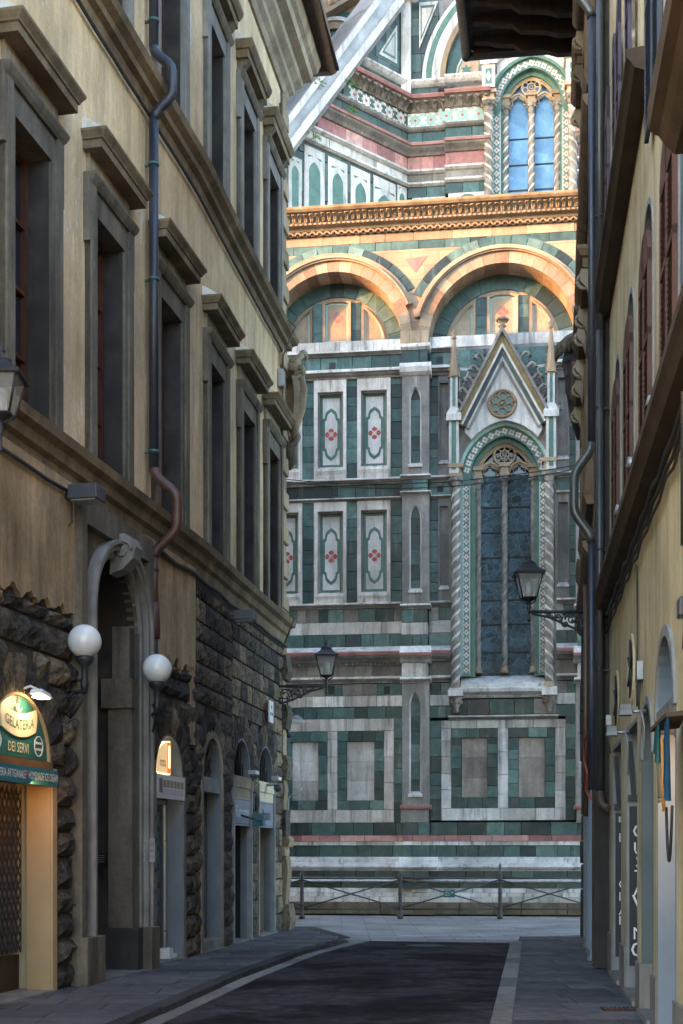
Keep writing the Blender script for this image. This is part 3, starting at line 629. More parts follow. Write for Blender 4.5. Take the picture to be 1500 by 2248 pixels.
# ---- crowning cornice
zz = lambda v: FC.z(927, v)
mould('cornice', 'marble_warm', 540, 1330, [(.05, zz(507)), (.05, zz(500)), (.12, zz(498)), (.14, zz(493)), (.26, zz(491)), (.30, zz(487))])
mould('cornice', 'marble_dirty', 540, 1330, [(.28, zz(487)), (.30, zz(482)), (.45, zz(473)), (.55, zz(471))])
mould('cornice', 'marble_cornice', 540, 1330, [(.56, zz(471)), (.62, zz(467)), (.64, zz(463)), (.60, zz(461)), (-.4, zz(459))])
m = MB(); x = X(600)
while x < X(1300):
    m.ring(x+.1, zz(507), .055, .1, 0, math.pi, 6, 0, .13); x += .2
tag(m.build('corbel_table', 'marble_warm', CA, FC), kind='stuff')
m = MB(); x = X(600)
while x < X(1300):
    m.box(x, x+.07, .2, .33, zz(492), zz(488)); x += .13
tag(m.build('dentils', 'marble_warm', CA, FC), kind='stuff')
leafm = None; x = X(600); k = 0                    # carved leaves of the cornice
while x < X(1300):
    if leafm is None:
        m = MB(); sec = [(.03, .30, 486), (.05, .33, 483), (.06, .37, 479.5), (.07, .44, 476), (.065, .50, 474.5), (.04, .52, 476), (.02, .50, 477)]
        rgs = [[(-w_, t_, zz(v_)), (-w_*.5, t_+.035, zz(v_)), (0, t_+.02, zz(v_)), (w_*.5, t_+.035, zz(v_)), (w_, t_, zz(v_)), (0, t_-.05, zz(v_))] for w_, t_, v_ in sec]
        for a_, c_ in zip(rgs, rgs[1:]): m.loft(a_, c_, False)
        lf = m.build('cornice_leaf', 'marble_leaf', CA, FC); leafm = lf.data; lf.matrix_basis = FC.M @ Matrix.Translation((x, 0, 0))
    else:
        o = bpy.data.objects.new('cornice_leaf', leafm); _link(o, CA, FC.M @ Matrix.Translation((x, random.uniform(-.02, .02), random.uniform(-.01, .01))))
    x += .16
m = MB(); m.box(-16, 14, -6.2, .5, FC.z(927, 459), FC.z(927, 457)); m.build('terrace', 'marble_grey', CA, FC)
# ---------------------------------------------------------------- gothic windows
def twist_col(name, m, fr, x, t, z0, z1, r, parent, turns, cap=True, lobes=4):
    b = MB(); n = 16; k = max(24, int((z1-z0)/.045)); vs = []
    hb = .16; 
    for i in range(k+1):
        z = z0+hb+(z1-z0-hb)*i/k; ph = turns*2*math.pi*i/k
        for j in range(n):
            a = 2*math.pi*j/n; rr = r*(.84+.20*abs(math.cos(lobes/2*(a+ph)))**.7); vs.append((x+rr*math.cos(a), t+rr*math.sin(a), z))
    b.add(vs, [(i*n+j, i*n+(j+1) % n, (i+1)*n+(j+1) % n, (i+1)*n+j) for i in range(k) for j in range(n)], True)
    o = b.build(name, 'marble_dirty', parent, fr, fix=True)
    b = MB()                                          # pale spiral fillets
    for st in (0, math.pi):
        vs = []
        for i in range(k+1):
            z = z0+hb+(z1-z0-hb)*i/k; ph = -turns*2*math.pi*i/k+st
            for j in range(5): a = ph+(j-2)*.24; rr = r*(1.0+.10*(1-abs(j-2)/2)); vs.append((x+rr*math.cos(a), t+rr*math.sin(a), z))
        b.add(vs, [(i*5+j, i*5+j+1, (i+1)*5+j+1, (i+1)*5+j) for i in range(k) for j in range(4)], True)
    tag(b.build('spiral_fillet', 'marble_white' if m == 'marble_warm' else 'marble_grey', parent, fr, fix=False), kind='stuff')
    c = MB(); c.lathe(x, t, [(r*1.45, z0), (r*1.45, z0+.05), (r*1.3, z0+.08), (r*1.35, z0+.11), (r*1.02, z0+.17)], 12); c.build('column_base', 'marble_warm', parent, fr)
    if cap:
        c = MB(); c.lathe(x, t, [(r*1.0, z1), (r*1.15, z1+.02), (r*1.0, z1+.05), (r*1.25, z1+.16), (r*1.7, z1+.26), (r*1.75, z1+.30)], 8)
        for j in range(8): a = 2*math.pi*j/8; c.ball((x+r*1.45*math.cos(a), t+r*1.45*math.sin(a), z1+.2), r*.42, 6, 4)
        c.build('column_capital', 'marble_dirty', parent, fr)
    return o
def pointed(cx, zs, hw, rise, n=10):
    """pointed arch as (x, z) points from left spring over the apex to right spring"""
    R_ = (hw*hw+rise*rise)/(2*hw); th = math.asin(min(1, rise/R_)) if R_ >= rise else math.pi/2
    L = [(cx-hw+R_-R_*math.cos(th*i/n), zs+R_*math.sin(th*i/n)) for i in range(n+1)]
    return L+[(2*cx-x, z) for x, z in L[::-1][1:]]
def arch_band(m, P, Q, t0, t1):
    for i in range(len(P)-1):
        m.loft([(P[i][0], t0, P[i][1]), (P[i][0], t1, P[i][1]), (Q[i][0], t1, Q[i][1]), (Q[i][0], t0, Q[i][1])],
               [(P[i+1][0], t0, P[i+1][1]), (P[i+1][0], t1, P[i+1][1]), (Q[i+1][0], t1, Q[i+1][1]), (Q[i+1][0], t0, Q[i+1][1])], caps=(i in (0, len(P)-2)))
def quatre(mb, cx, cz, r, t, n=4, rot=0.):
    for k in range(n):
        a = rot+2*math.pi*k/n; x, z = cx+r*.55*math.cos(a), cz+r*.55*math.sin(a); mb.sheet([(x+r*.42*math.cos(2*math.pi*j/8), t, z+r*.42*math.sin(2*math.pi*j/8)) for j in range(8)])
def tracery(name, m, fr, parent, cx, zs, hw, apex, t, rose=8):
    b = MB(); th = .05
    def tb(pts, r): b.tube([(x, t, z) for x, z in pts], r, 6)
    tb(pointed(cx, zs, hw, apex-zs, 12), .06); tb(pointed(cx, zs, hw-.08, apex-zs-.08, 12), .03)
    lw = hw/2-.04
    for sg in (-1, 1):
        c = cx+sg*hw/2; tb(pointed(c, zs, lw, lw*1.3, 8), .04); tb(pointed(c, zs+.02, lw*.84, lw*1.06, 8), .018)
        for s2 in (-1, 1):   # cusps
            tb([(c+s2*lw*.82, zs+lw*.35), (c+s2*lw*.42, zs+lw*.42), (c+s2*lw*.5, zs+lw*.72), (c+s2*lw*.1, zs+lw*.98)], .018)
    rz = zs+lw*1.25+(apex-zs-lw*1.25)*.36+.02; rr = min((apex-rz)*.9, hw*.44)
    tb([(cx+rr*math.cos(2*math.pi*i/24), rz+rr*math.sin(2*math.pi*i/24)) for i in range(25)], .042)
    tb([(cx+rr*.42*math.cos(2*math.pi*i/16), rz+rr*.42*math.sin(2*math.pi*i/16)) for i in range(17)], .02)
    tb([(cx+rr*.18*math.cos(2*math.pi*i/12), rz+rr*.18*math.sin(2*math.pi*i/12)) for i in range(13)], .016)
    for k in range(rose):
        a = 2*math.pi*(k+.5)/rose; x, z = cx+rr*.70*math.cos(a), rz+rr*.70*math.sin(a); q = rr*.27
        tb([(x+q*math.cos(2*math.pi*i/10), z+q*math.sin(2*math.pi*i/10)) for i in range(11)], .014)
    return b.build(name, m, parent, fr)
def pattern(fr, parent, x0, x1, z0, z1, t, m='marble_white', red=True):
    """inlaid white quatrefoils with red hearts up a narrow strip"""
    w = x1-x0; b = MB(); r_ = MB(); z = z0+w*.55; cx = (x0+x1)/2; k = 0
    b.sheet([(x0, t, z0), (x0+w*.1, t, z0), (x0+w*.1, t, z1), (x0, t, z1)]); b.sheet([(x1-w*.1, t, z0), (x1, t, z0), (x1, t, z1), (x1-w*.1, t, z1)])
    while z < z1-w*.4:
        quatre(b, cx, z, w*.40, t, 4, 0); r_.sheet([(cx+w*.14*math.cos(j*math.pi/2), t+.002, z+w*.14*math.sin(j*math.pi/2)) for j in range(4)])
        for sg in (-1, 1): b.sheet([(cx+sg*w*.36+w*.12*math.cos(j*math.pi/2), t, z+w*.5+w*.16*math.sin(j*math.pi/2)) for j in range(4)])
        z += w*1.0; k += 1
    tag(b.build('inlay', m, parent, fr), kind='stuff')
    if red: tag(r_.build('inlay_heart', 'red_inlay', parent, fr), kind='stuff')
def lattice(fr, parent, x0, x1, z0, z1, t, n):
    """lead cames of leaded glass: random short bars"""
    b = MB(); rnd = random.Random(n)
    pts = [(x0+(x1-x0)*rnd.random(), z0+(z1-z0)*rnd.random()) for _ in range(n)]
    for p in pts:
        q = sorted(pts, key=lambda q: (q[0]-p[0])**2+(q[1]-p[1])**2)[1:4]
        for c in q:
            d = Vector((c[0]-p[0], c[1]-p[1])); l = d.length
            if l < .02: continue
            nrm = Vector((-d[1], d[0]))/l*.004; b.sheet([(p[0]+nrm[0], t, p[1]+nrm[1]), (c[0]+nrm[0], t, c[1]+nrm[1]), (c[0]-nrm[0], t, c[1]-nrm[1]), (p[0]-nrm[0], t, p[1]-nrm[1])])
    tag(b.build('lead_cames', 'lead_pale', parent, fr), kind='stuff')
mat('lead_pale', (.035, .085, .125), (.05, .11, .155), 5, .6, 0)
def gothic(fr, P, glass, lead):
    """P: pixel measures of one window on its wall"""
    x = lambda v, t=0.: fr.px(v, t); z = lambda v, t=0.: fr.z(P['c'], v, t); cx = x(P['c'])
    wn = empty('gothic_window', fr.W(cx, 0, z(P['foot'])), CA); G = -.55
    gx0, gx1 = x(P['g0']), x(P['g1']); zs, zf = z(P['spring']), z(P['foot']); hw = (gx1-gx0)/2+.1
    nb = P['rows']; apex_in = z(P['apin'])
    cuts = [zf]+[z(v) for v in nb]+[z(P['spring']-12)]
    for a, b_ in zip(cuts, cuts[1:]):
        for u, v in ((gx0-.05, cx-.03), (cx+.03, gx1+.05)):
            m = MB(); m.box(u, v, G-.02, G, a+.015, b_-.015); m.build('pane', glass, wn, fr)
    m = MB(); m.pxz([(cx-hw, zs-.3)]+pointed(cx, zs, hw, apex_in-zs)+[(cx+hw, zs-.3)], G-.05, G-.022); m.build('pane', glass if glass == 'glass_sky_reflect' else 'glass_dark', wn, fr)
    m = MB(); m.box(x(P['g0'])-.3, x(P['g1'])+.3, G-.3, G-.06, zf-.2, apex_in+.3); m.build('window_back', 'lead', wn, fr)
    m = MB()
    for v in nb: m.box(gx0-.05, gx1+.05, G, G+.03, z(v)-.018, z(v)+.018)
    m.build('window_bar', 'lead', wn, fr)
    if lead: lattice(fr, wn, gx0, gx1, zf, z(P['rows'][-1]), G+.004, 620)
    tr = tracery('tracery', 'marble_warm', fr, wn, cx, zs, hw-.02, apex_in, G+.12)
    # jamb layers, stepping outwards
    lay = P['layers']     # (inner px offset half width, outer, t, material)
    for a, b_, t0, mm, pat in lay:
        wa, wb = fr.m(P['c'], a), fr.m(P['c'], b_); ra, rb = apex_in-zs+wa-hw+.02, apex_in-zs+wb-hw+.02
        m = MB(); arch_band(m, pointed(cx, zs, wa, ra), pointed(cx, zs, wb, rb), BK, t0)
        for sg in (-1, 1): xx = sorted((cx+sg*wa, cx+sg*wb)); m.box(xx[0], xx[1], BK, t0, zf-.05, zs)
        m.build('window_surround', mm, wn, fr)
        if pat:
            for sg in (-1, 1): xx = sorted((cx+sg*wa, cx+sg*wb)); pattern(fr, wn, xx[0]+.02, xx[1]-.02, zf, zs-.2, t0+.004, P['pat'])
            A, B_ = pointed(cx, zs, wa, ra, 9), pointed(cx, zs, wb, rb, 9); b = MB(); rr_ = MB()
            for i in range(1, len(A)-1):
                px_, pz_ = (A[i][0]+B_[i][0])/2, (A[i][1]+B_[i][1])/2; quatre(b, px_, pz_, (wb-wa)*.38, t0+.004, 4, .4); rr_.sheet([(px_+(wb-wa)*.13*math.cos(j*math.pi/2), t0+.006, pz_+(wb-wa)*.13*math.sin(j*math.pi/2)) for j in range(4)])
            tag(b.build('inlay', P['pat'], wn, fr), kind='stuff'); tag(rr_.build('inlay_heart', 'red_inlay', wn, fr), kind='stuff')
    for v, r_, t, top, bot, m_, turns in P['cols']:
        twist_col('twisted_column', m_, fr, x(v, t), t, z(bot, t), z(top, t), r_, wn, turns)
        m = MB(); xx = x(v, t); m.box(xx-r_*1.5, xx+r_*1.5, t-.2, t+r_*1.3, z(top, t)+.29, z(top, t)+.36); m.box(xx-r_*1.2, xx+r_*1.2, t-.2, t+r_, z(top, t)+.36, z(top, t)+.52); m.box(xx-r_*1.7, xx+r_*1.7, t-.2, t+r_*1.5, z(top, t)+.52, z(top, t)+.62)
        m.build('impost', 'marble_warm', wn, fr)
    return wn, cx, zs, apex_in, hw
LOWER = dict(c=1108, g0=1052, g1=1170, spring=1042, foot=1478, apin=962, rows=[1425, 1363, 1309, 1266, 1214, 1158, 1102], pat='marble_white',
             layers=[(64, 74, -.30, 'green_inlay', False), (74, 94, -.12, 'green_inlay', True), (94, 101, -.02, 'green_pale', False)],
             cols=[(1050, .085, -.38, 1075, 1478, 'marble_dirty', 7), (1108, .085, -.36, 1068, 1478, 'marble_dirty', 8), (1172, .085, -.38, 1072, 1478, 'marble_dirty', 7),
                   (1001, .115, .18, 1068, 1518, 'marble_warm', 9), (1206, .115, .18, 1062, 1512, 'marble_warm', -9)])
W1, wcx, wzs, wap, whw = gothic(FC, LOWER, 'glass_blue', True)
zw = lambda v, t=0.: FC.z(1108, v, t)
# fill beside the surround and above it
m = MB(); kx = FC.m(1108, 101); ring = pointed(wcx, wzs, kx, wap-wzs+kx-whw+.02)
xa, xb = X(988), X(1222); zt = ZS-.30
m.pxz([(xa, zw(1540)), (wcx-kx, zw(1540))]+ring+[(wcx+kx, zw(1540)), (xb, zw(1540)), (xb, zt), (xa, zt)], BK, -.03)
m.build('window_backing', 'marble_grey', W1, FC)
for a, c in ((985, 1000), (1207, 1222)):
    pass
m = MB(); m.ptz([(-.5, zw(1478)), (.22, zw(1503)), (.22, zw(1512)), (-.5, zw(1512))], X(1012), X(1196)); m.build('window_sill', 'marble_white', W1, FC)
m = MB(); m.ptz([(-.2, zw(1532)), (.1, zw(1532)), (.16, zw(1526)), (.34, zw(1521)), (.36, zw(1514)), (.3, zw(1511)), (-.2, zw(1508))], X(988), X(1222)); m.build('window_sill', 'marble_white', W1, FC)
for v in (1001, 1206):
    m = MB(); xx = X(v, .15); m.box(xx-.2, xx+.2, -.1, .42, zw(1530), zw(1516)); m.build('sill_block', 'marble_white', W1, FC)
    m = MB(); m.lathe(xx, .14, [(.02, zw(1567)), (.09, zw(1562)), (.07, zw(1556)), (.14, zw(1545)), (.17, zw(1533)), (.19, zw(1530))], 8)
    for j in range(8): m.ball((xx+.14*math.cos(j*.785), .14+.14*math.sin(j*.785), zw(1542)), .05, 6, 4)
    m.build('corbel', 'marble_dirty', W1, FC)
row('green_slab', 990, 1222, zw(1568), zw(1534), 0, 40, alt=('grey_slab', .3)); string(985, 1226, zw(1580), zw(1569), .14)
# gable over the window
gm = empty('window_gable', FC.W(wcx, .3, zw(935)), CA)
xl_, xr_, zb_, ap = X(1022, .3), X(1189, .3), zw(926, .3), zw(770, .3); gcx = X(1103, .3)
arch_o = ring
zq = zw(972); m = MB(); m.pxz([p for p in ring if p[1] > zq]+[(xr_+.02, zw(950)), (xr_+.02, zb_), (gcx, ap+.05), (xl_-.02, zb_), (xl_-.02, zw(950))], -.4, .16); m.build('gable_field', 'marble_white', gm, FC)
for sg, xe in ((-1, xl_), (1, xr_)):
    for o0, o1, t, mm in ((.05, .10, .34, 'marble_white'), (.10, .24, .27, 'marble_ochre'), (-.05, .05, .25, 'green_dark_slab'), (-.10, -.05, .24, 'marble_white'), (-.16, -.10, .21, 'marble_grey'), (.24, .31, .38, 'marble_grey')):
        dx_, dz_ = gcx-xe, ap-zb_; l = math.hypot(dx_, dz_); nx_, nz_ = (-dz_/l, dx_/l) if sg < 0 else (dz_/l, -dx_/l)
        if nz_ < 0: nx_, nz_ = -nx_, -nz_
        b = MB(); q0 = (xe-dx_*.03, zb_-dz_*.03)
        up = lambda o: (gcx, ap+o*l/abs(dx_))
        b.pxz([(q0[0]+nx_*o0, q0[1]+nz_*o0), up(o0), up(o1), (q0[0]+nx_*o1, q0[1]+nz_*o1)], -.25, t); b.build('gable_rake', mm, gm, FC)
    for k in range(6):                           # crockets
        f = .06+k*.155; px_, pz_ = xe+(gcx-xe)*f+nx_*.40, zb_+(ap-zb_)*f+nz_*.40; b = MB()
        sx_ = 1 if nx_ > 0 else -1
        b.tube([(px_-nx_*.2, .2, pz_-nz_*.2-.08), (px_-sx_*.02, .2, pz_), (px_+sx_*.09, .22, pz_+.09), (px_+sx_*.17, .24, pz_+.05), (px_+sx_*.16, .24, pz_-.03), (px_+sx_*.10, .23, pz_-.02)], [.06, .055, .05, .05, .035, .015], 7)
        for dx_, dz_, g in ((.0, .02, .6), (.07, .10, 1.5), (.16, .08, 2.4), (.18, -.01, 3.3)):
            b.add([(px_+sx_*dx_, .2, pz_+dz_), (px_+sx_*(dx_-.05*math.cos(g)), .30, pz_+dz_+.07*math.sin(g)), (px_+sx_*(dx_-.09*math.cos(g)), .22, pz_+dz_+.11*math.sin(g)), (px_+sx_*(dx_-.05*math.cos(g)), .12, pz_+dz_+.07*math.sin(g))], [(0, 1, 2, 3)])
        b.build('crocket', 'marble_dirty', gm, FC, fix=False)
b = MB(); za = ap+.60; b.lathe(gcx, .2, [(.05, za-.2), (.06, za), (.05, za+.05), (.12, za+.09), (.06, za+.14), (.08, za+.18), (.15, za+.26), (.11, za+.31), (.02, za+.33)], 8)
for j in range(8): b.ball((gcx+.14*math.cos(j*.785), .2+.14*math.sin(j*.785), za+.26), .045, 6, 4)
b.build('finial', 'marble_warm', gm, FC)
rz = zw(885, .2); rcx = X(1103, .2); rr = FC.m(1103, 29); b = MB()
b.tube([(rcx+rr*math.cos(2*math.pi*i/28), .17, rz+rr*math.sin(2*math.pi*i/28)) for i in range(29)], .045, 6)
for k in range(6):
    a = 2*math.pi*k/6+.5; xx, z2 = rcx+rr*.58*math.cos(a), rz+rr*.58*math.sin(a); b.tube([(xx+rr*.3*math.cos(2*math.pi*i/12), .175, z2+rr*.3*math.sin(2*math.pi*i/12)) for i in range(13)], .025, 5)
b.ball((rcx, .17, rz), .06, 6, 4); b.build('rosette', 'marble_warm', gm, FC)
b = MB(); b.pxz([(rcx+rr*math.cos(2*math.pi*i/24), rz+rr*math.sin(2*math.pi*i/24)) for i in range(24)], .1, .168); b.build('rosette_field', 'green_inlay', gm, FC)
for v, top in ((997, 735), (1210, 722)):          # side pinnacles
    xx = X(v, .2); pn = empty('pinnacle', FC.W(xx, .2, zw(1045)), CA); t = .2
    b = MB(); b.box(xx-.13, xx+.13, -.1, t+.13, zw(1042), zw(918)); b.build('pinnacle_shaft', 'marble_white', pn, FC)
    b = MB(); b.box(xx-.06, xx+.06, t+.131, t+.138, zw(1034), zw(928)); b.build('shaft_inlay', 'green_inlay', pn, FC)
    b = MB(); b.box(xx-.2, xx+.2, -.1, t+.2, zw(928), zw(920)); b.lathe(xx, t, [(.28, zw(920)), (.28, zw(914)), (.2, zw(905)), (.16, zw(898))], 4, False, math.pi/4); b.build('pinnacle_capital', 'marble_white', pn, FC)
    b = MB(); b.box(xx-.10, xx+.10, -.02, t+.1, zw(900), zw(828)); b.build('pinnacle_shaft', 'marble_white', pn, FC)
    b = MB(); b.box(xx-.04, xx+.04, t+.101, t+.107, zw(895), zw(832)); b.build('shaft_inlay', 'green_inlay', pn, FC)
    b = MB()
    for s1, s2 in ((1, 0), (0, 1), (-1, 0)): b.pxz([(xx+s1*.06-.1, zw(830)), (xx+s1*.06+.1, zw(830)), (xx+s1*.06, zw(806))], t+s2*.1-.06, t+s2*.1+.06)
    b.lathe(xx, t, [(.14, zw(826)), (.11, zw(800)), (.06, zw(top+30)), (.03, zw(top+10))], 8, False); b.lathe(xx, t, [(.03, zw(top+12)), (.08, zw(top+8)), (.05, zw(top+4)), (.09, zw(top-2)), (.03, zw(top-8))], 8)
    for k in range(5):
        for sg in (-1, 1): zz_ = zw(812-k*11); q = .13-.018*k; b.ball((xx+sg*q, t, zz_), .035, 6, 4)
    b.build('spire', 'marble_warm', pn, FC)
for a, c, tri in ((1000, 1030, 1), (1176, 1206, -1)):    # green triangles beside the gable
    x0, x1 = (X(1008), X(1032)) if tri > 0 else (X(1200), X(1176)); b = MB(); P = [(x0, zw(870)), (x0, zw(802)), (x1, zw(805))]
    b.pxz(P, -.1, .0); o = b.build('triangle_panel', 'marble_white', CA, FC); gx_, gz_ = sum(p[0] for p in P)/3, sum(p[1] for p in P)/3
    b = MB(); b.sheet([(gx_+(p[0]-gx_)*.72, .005, gz_+(p[1]-gz_)*.72) for p in P]); b.build('triangle_inlay', 'green_inlay', o, FC)
row('green_slab', 942, 1262, zw(815), zw(762), -.02, 34)
# ---------------------------------------------------------------- upper wall behind the terrace
ZU = lambda v: FU.z(1020, v)
ZT = ZU(-420)
m = MB(); m.box(FU.px(880), 16, -8, BK, 17, ZT); m.build('wall', 'marble_grey', CA, FU)
def urow(m_, v0, v1, t, wpx, alt=None, pa=895, pb=1078, jog=.16):
    row(m_, pa, 978, ZU(v1), ZU(v0), t, wpx, FU, alt=alt); row(m_, 978, pb, ZU(v1), ZU(v0), t+jog, wpx, FU, alt=alt)
    row(m_, 1262, 1330, ZU(v1), ZU(v0), t+jog, wpx, FU, alt=alt)
def umould(nm, m_, prof, spur=True):
    P = [(a, ZU(v)) for a, v in prof]
    for pa, pb, t in ((893, 978, 0), (977, 1078, .16), (1262, 1330, .16)): mould(nm, m_, pa, pb, P, FU, t)
    if spur: sm(nm, m_, P)
SX0 = FS.px(600)
def sm(nm, m_, P, x0=None, x1=.05):
    b = MB(); b.ptz([(-.3, P[0][1])]+P+[(-.3, P[-1][1])], SX0 if x0 is None else x0, x1); b.build(nm, m_, CA, FS)
RL = lambda px: 350+(px-623)*(5-350)/(885-623)          # lower edge of the ramp in the photograph
def x_ramp(z):                                           # where a level meets the underside of the ramp on the spur wall
    lo, hi = SX0, .5
    for _ in range(40):
        mid = (lo+hi)/2; w_ = FS.W(mid, 0, 0); px = CX+FPX*w_[0]/w_[1]
        if FS.z(px, RL(px)) < z: lo = mid
        else: hi = mid
    return lo
def srow(m_, v0, v1, t, wpx, alt=None):
    z0, z1 = ZU(v1), ZU(v0); x = max(SX0, x_ramp(z1)); w_ = wpx*.0145; 
    while x < -.02:
        e = min(x+w_*random.uniform(.7, 1.3), 0); e = 0 if -e < w_*.4 else e
        mm = m_ if not alt or random.random() > alt[1] else alt[0]; slab(mm, x, e, -.5, t, z0, z1, CA, FS, None, .004); x = e
for a, b_, m_, wpx in ((284, 307, 'green_slab', 45), (338, 369, 'red_slab', 60), (376, 398, 'grey_slab', 60), (405, 428, 'green_slab', 40), (241, 275, 'white_slab', 37)):
    urow(m_, a, b_, 0, wpx)
for a, b_, m_, wpx in ((284, 307, 'green_dark_slab', 34), (338, 366, 'red_slab', 50), (376, 402, 'white_slab', 60), (406, 428, 'green_dark_slab', 30), (241, 275, 'green_dark_slab', 60)): srow(m_, a, b_, 0, wpx)
# cornices that run from the upper wall round onto the spur
def both(nm, m_, prof):
    umould(nm, m_, prof, False); P = [(a, ZU(v)) for a, v in prof]; sm(nm, m_, P, max(SX0, x_ramp(P[-1][1])))
both('cornice', 'marble_dirty', [(.05, 241), (.08, 236), (.24, 228), (.36, 224)]); both('cornice', 'red_marble', [(.42, 224), (.46, 219), (.42, 215)]); both('cornice', 'marble_white', [(.40, 215), (.05, 205)])
both('string_course', 'marble_grey', [(.05, 284), (.12, 281), (.15, 277), (.02, 274)])
both('string_course', 'marble_grey', [(.06, 338), (.12, 334), (.26, 328), (.30, 324)]); both('string_course', 'red_marble', [(.34, 324), (.36, 319), (.30, 317)]); both('string_course', 'marble_white', [(.3, 317), (.04, 306)])
both('string_course', 'marble_white', [(.05, 377), (.14, 374), (.14, 370), (.02, 367)]); both('string_course', 'marble_white', [(.05, 405), (.14, 402), (.14, 398), (.02, 396)])
# leaf brackets under the top cornice
lf2 = None
def leaf2(M):
    global lf2
    if lf2 is None:
        m = MB(); sec = [(.04, .02, -.14), (.06, .08, -.08), (.085, .16, -.01), (.10, .27, .06), (.09, .34, .07), (.05, .36, .03), (.02, .33, .0)]
        rgs = [[(-w_, t_, v_), (-w_*.5, t_+.04, v_), (0, t_+.02, v_), (w_*.5, t_+.04, v_), (w_, t_, v_), (0, t_-.06, v_)] for w_, t_, v_ in sec]
        for a_, c_ in zip(rgs, rgs[1:]): m.loft(a_, c_, False); o = m.build('cornice_leaf', 'marble_dirty', CA, FU); lf2 = o.data; o.matrix_basis = M; WM[o.name] = M
    else: _link(bpy.data.objects.new('cornice_leaf', lf2), CA, M)
x = FU.px(900)
while x < FU.px(1076): leaf2(FU.M @ Matrix.Translation((x, -(.16 if x > FU.px(978) else 0), ZU(233)))); x += .27
x = -.2
while x > x_ramp(ZU(233)): leaf2(FS.M @ Matrix.Translation((x, 0, ZU(233)))); x -= .25
# flower frieze
fl = None
def fl_tile(fr, x, t, z, s, pale):
    b = MB(); flower(b, x, z, s*.46, t, 8); o = b.build('frieze_flower', 'green_pale' if pale else 'marble_white', CA, fr)
    b = MB(); b.sheet([(x+s*.1*math.cos(j*math.pi/4), t+.003, z+s*.1*math.sin(j*math.pi/4)) for j in range(8)]); b.build('flower_heart', 'red_inlay', o, fr)
    b = MB()
    for a in range(4): g = math.pi/4+a*math.pi/2; b.sheet([(x+s*.62*math.cos(g)+s*.13*math.cos(j*math.pi/3), t, z+s*.55*math.sin(g)+s*.13*math.sin(j*math.pi/3)) for j in range(6)])
    b.build('flower_corner', 'green_pale' if pale else 'marble_white', o, fr)
zf_ = ZU(258); s_ = ZU(243)-ZU(274)
x = FU.px(912)
while x < FU.px(1072): fl_tile(FU, x, .168 if x > FU.px(974) else .01, zf_, s_, True); x += s_*1.12
x = -.3
while x > x_ramp(ZU(243))+.2: fl_tile(FS, x, .01, zf_, s_, False); x -= s_*1.1
# small lancet panels at the foot of the upper wall
for pa, pb in ((905, 978), (985, 1070)):
    x0, x1 = FU.px(pa), FU.px(pb); t = .0 if pa < 970 else .16
    m = MB(); m.box(x0, x1, BK, t, 18, ZU(428)); o = m.build('lancet_panel', 'marble_white', CA, FU)
    c = (x0+x1)/2; m = MB(); m.pxz([(c-.32, 18.)]+pointed(c, ZU(452), .32, .3)+[(c+.32, 18.)], t-.1, t+.006); m.build('lancet_inlay', 'green_inlay', o, FU)
row('green_slab', 893, 1078, 18.2, ZU(428), -.05, 40, FU)
# upper zone of the frontal wall
m = MB(); m.box(FU.px(882), FU.px(903), BK, .25, ZU(205), ZT); m.build('corner_pilaster', 'marble_white', CA, FU)
for v0, v1 in ((184, 205), (150, 184), (110, 150), (70, 110), (30, 70), (-10, 30)): row('green_dark_slab', 903, 962, ZU(v1), ZU(v0), -.02, 34, FU)
both('string_course', 'marble_white', [(.03, 186), (.12, 183), (.2, 178), (.2, 174), (.04, 170)])
cx, cz = FU.px(1167), ZU(169); k = FU.Y(cx)/FPX
for r0, r1, mm, t in ((189, 200, 'marble_warm', .06), (200, 219, 'marble_white', .02), (219, 232, 'green_inlay', .015), (232, 240, 'marble_white', .014)):
    m = MB(); m.ring(cx, cz, r0*k, r1*k, R(0), R(180), 40, -.3, t); m.build('great_arch', mm, CA, FU)
m = MB(); rr_ = 189*k; xs_ = sorted([cx-rr_+2*rr_*i/48 for i in range(49)]+[FU.px(1066), FU.px(1268)])
for a, c in zip(xs_, xs_[1:]):
    zl_ = ZU(105) if FU.px(1065) < (a+c)/2 < FU.px(1269) else ZU(205); za, zb_ = [cz+math.sqrt(max(0, rr_*rr_-(q-cx)**2)) for q in (a, c)]
    if min(za, zb_) > zl_: m.sheet([(a, -.12, zl_), (c, -.12, zl_), (c, -.12, zb_), (a, -.12, za)])
m.build('arch_field', 'green_slab', CA, FU)
def frame_poly(P, mats, t, fr=FU, nm='star_panel'):
    gx, gz = sum(p[0] for p in P)/len(P), sum(p[1] for p in P)/len(P); par = None
    for i, (s_, mm) in enumerate(mats):
        b = MB(); b.pxz([(gx+(p[0]-gx)*s_, gz+(p[1]-gz)*s_) for p in P], t-.1, t+.004*i); o = b.build(nm if par is None else 'panel_inlay', mm, par or CA, fr); par = par or o
    return gx, gz, par
P = [(FU.px(998), ZU(190)), (FU.px(1062), ZU(190)), (FU.px(1062), ZU(112)), (FU.px(1020), ZU(112)), (FU.px(1004), ZU(140)), (FU.px(999), ZU(165))]
gx, gz, o = frame_poly(P, ((1., 'marble_white'), (.86, 'green_inlay'), (.70, 'marble_warm')), -.08)
b = MB(); b.sheet([(gx+(.2 if j % 2 else .1)*math.cos(j*math.pi/6), -.066, gz+(.2 if j % 2 else .1)*math.sin(j*math.pi/6)) for j in range(12)]); b.build('star', 'green_inlay', o, FU)
P = [(FU.px(921), ZU(0)), (FU.px(962), ZU(0)), (FU.px(921), ZU(100))]
frame_poly(P, ((1., 'marble_white'), (.78, 'green_dark_slab'), (.6, 'marble_white')), .06)
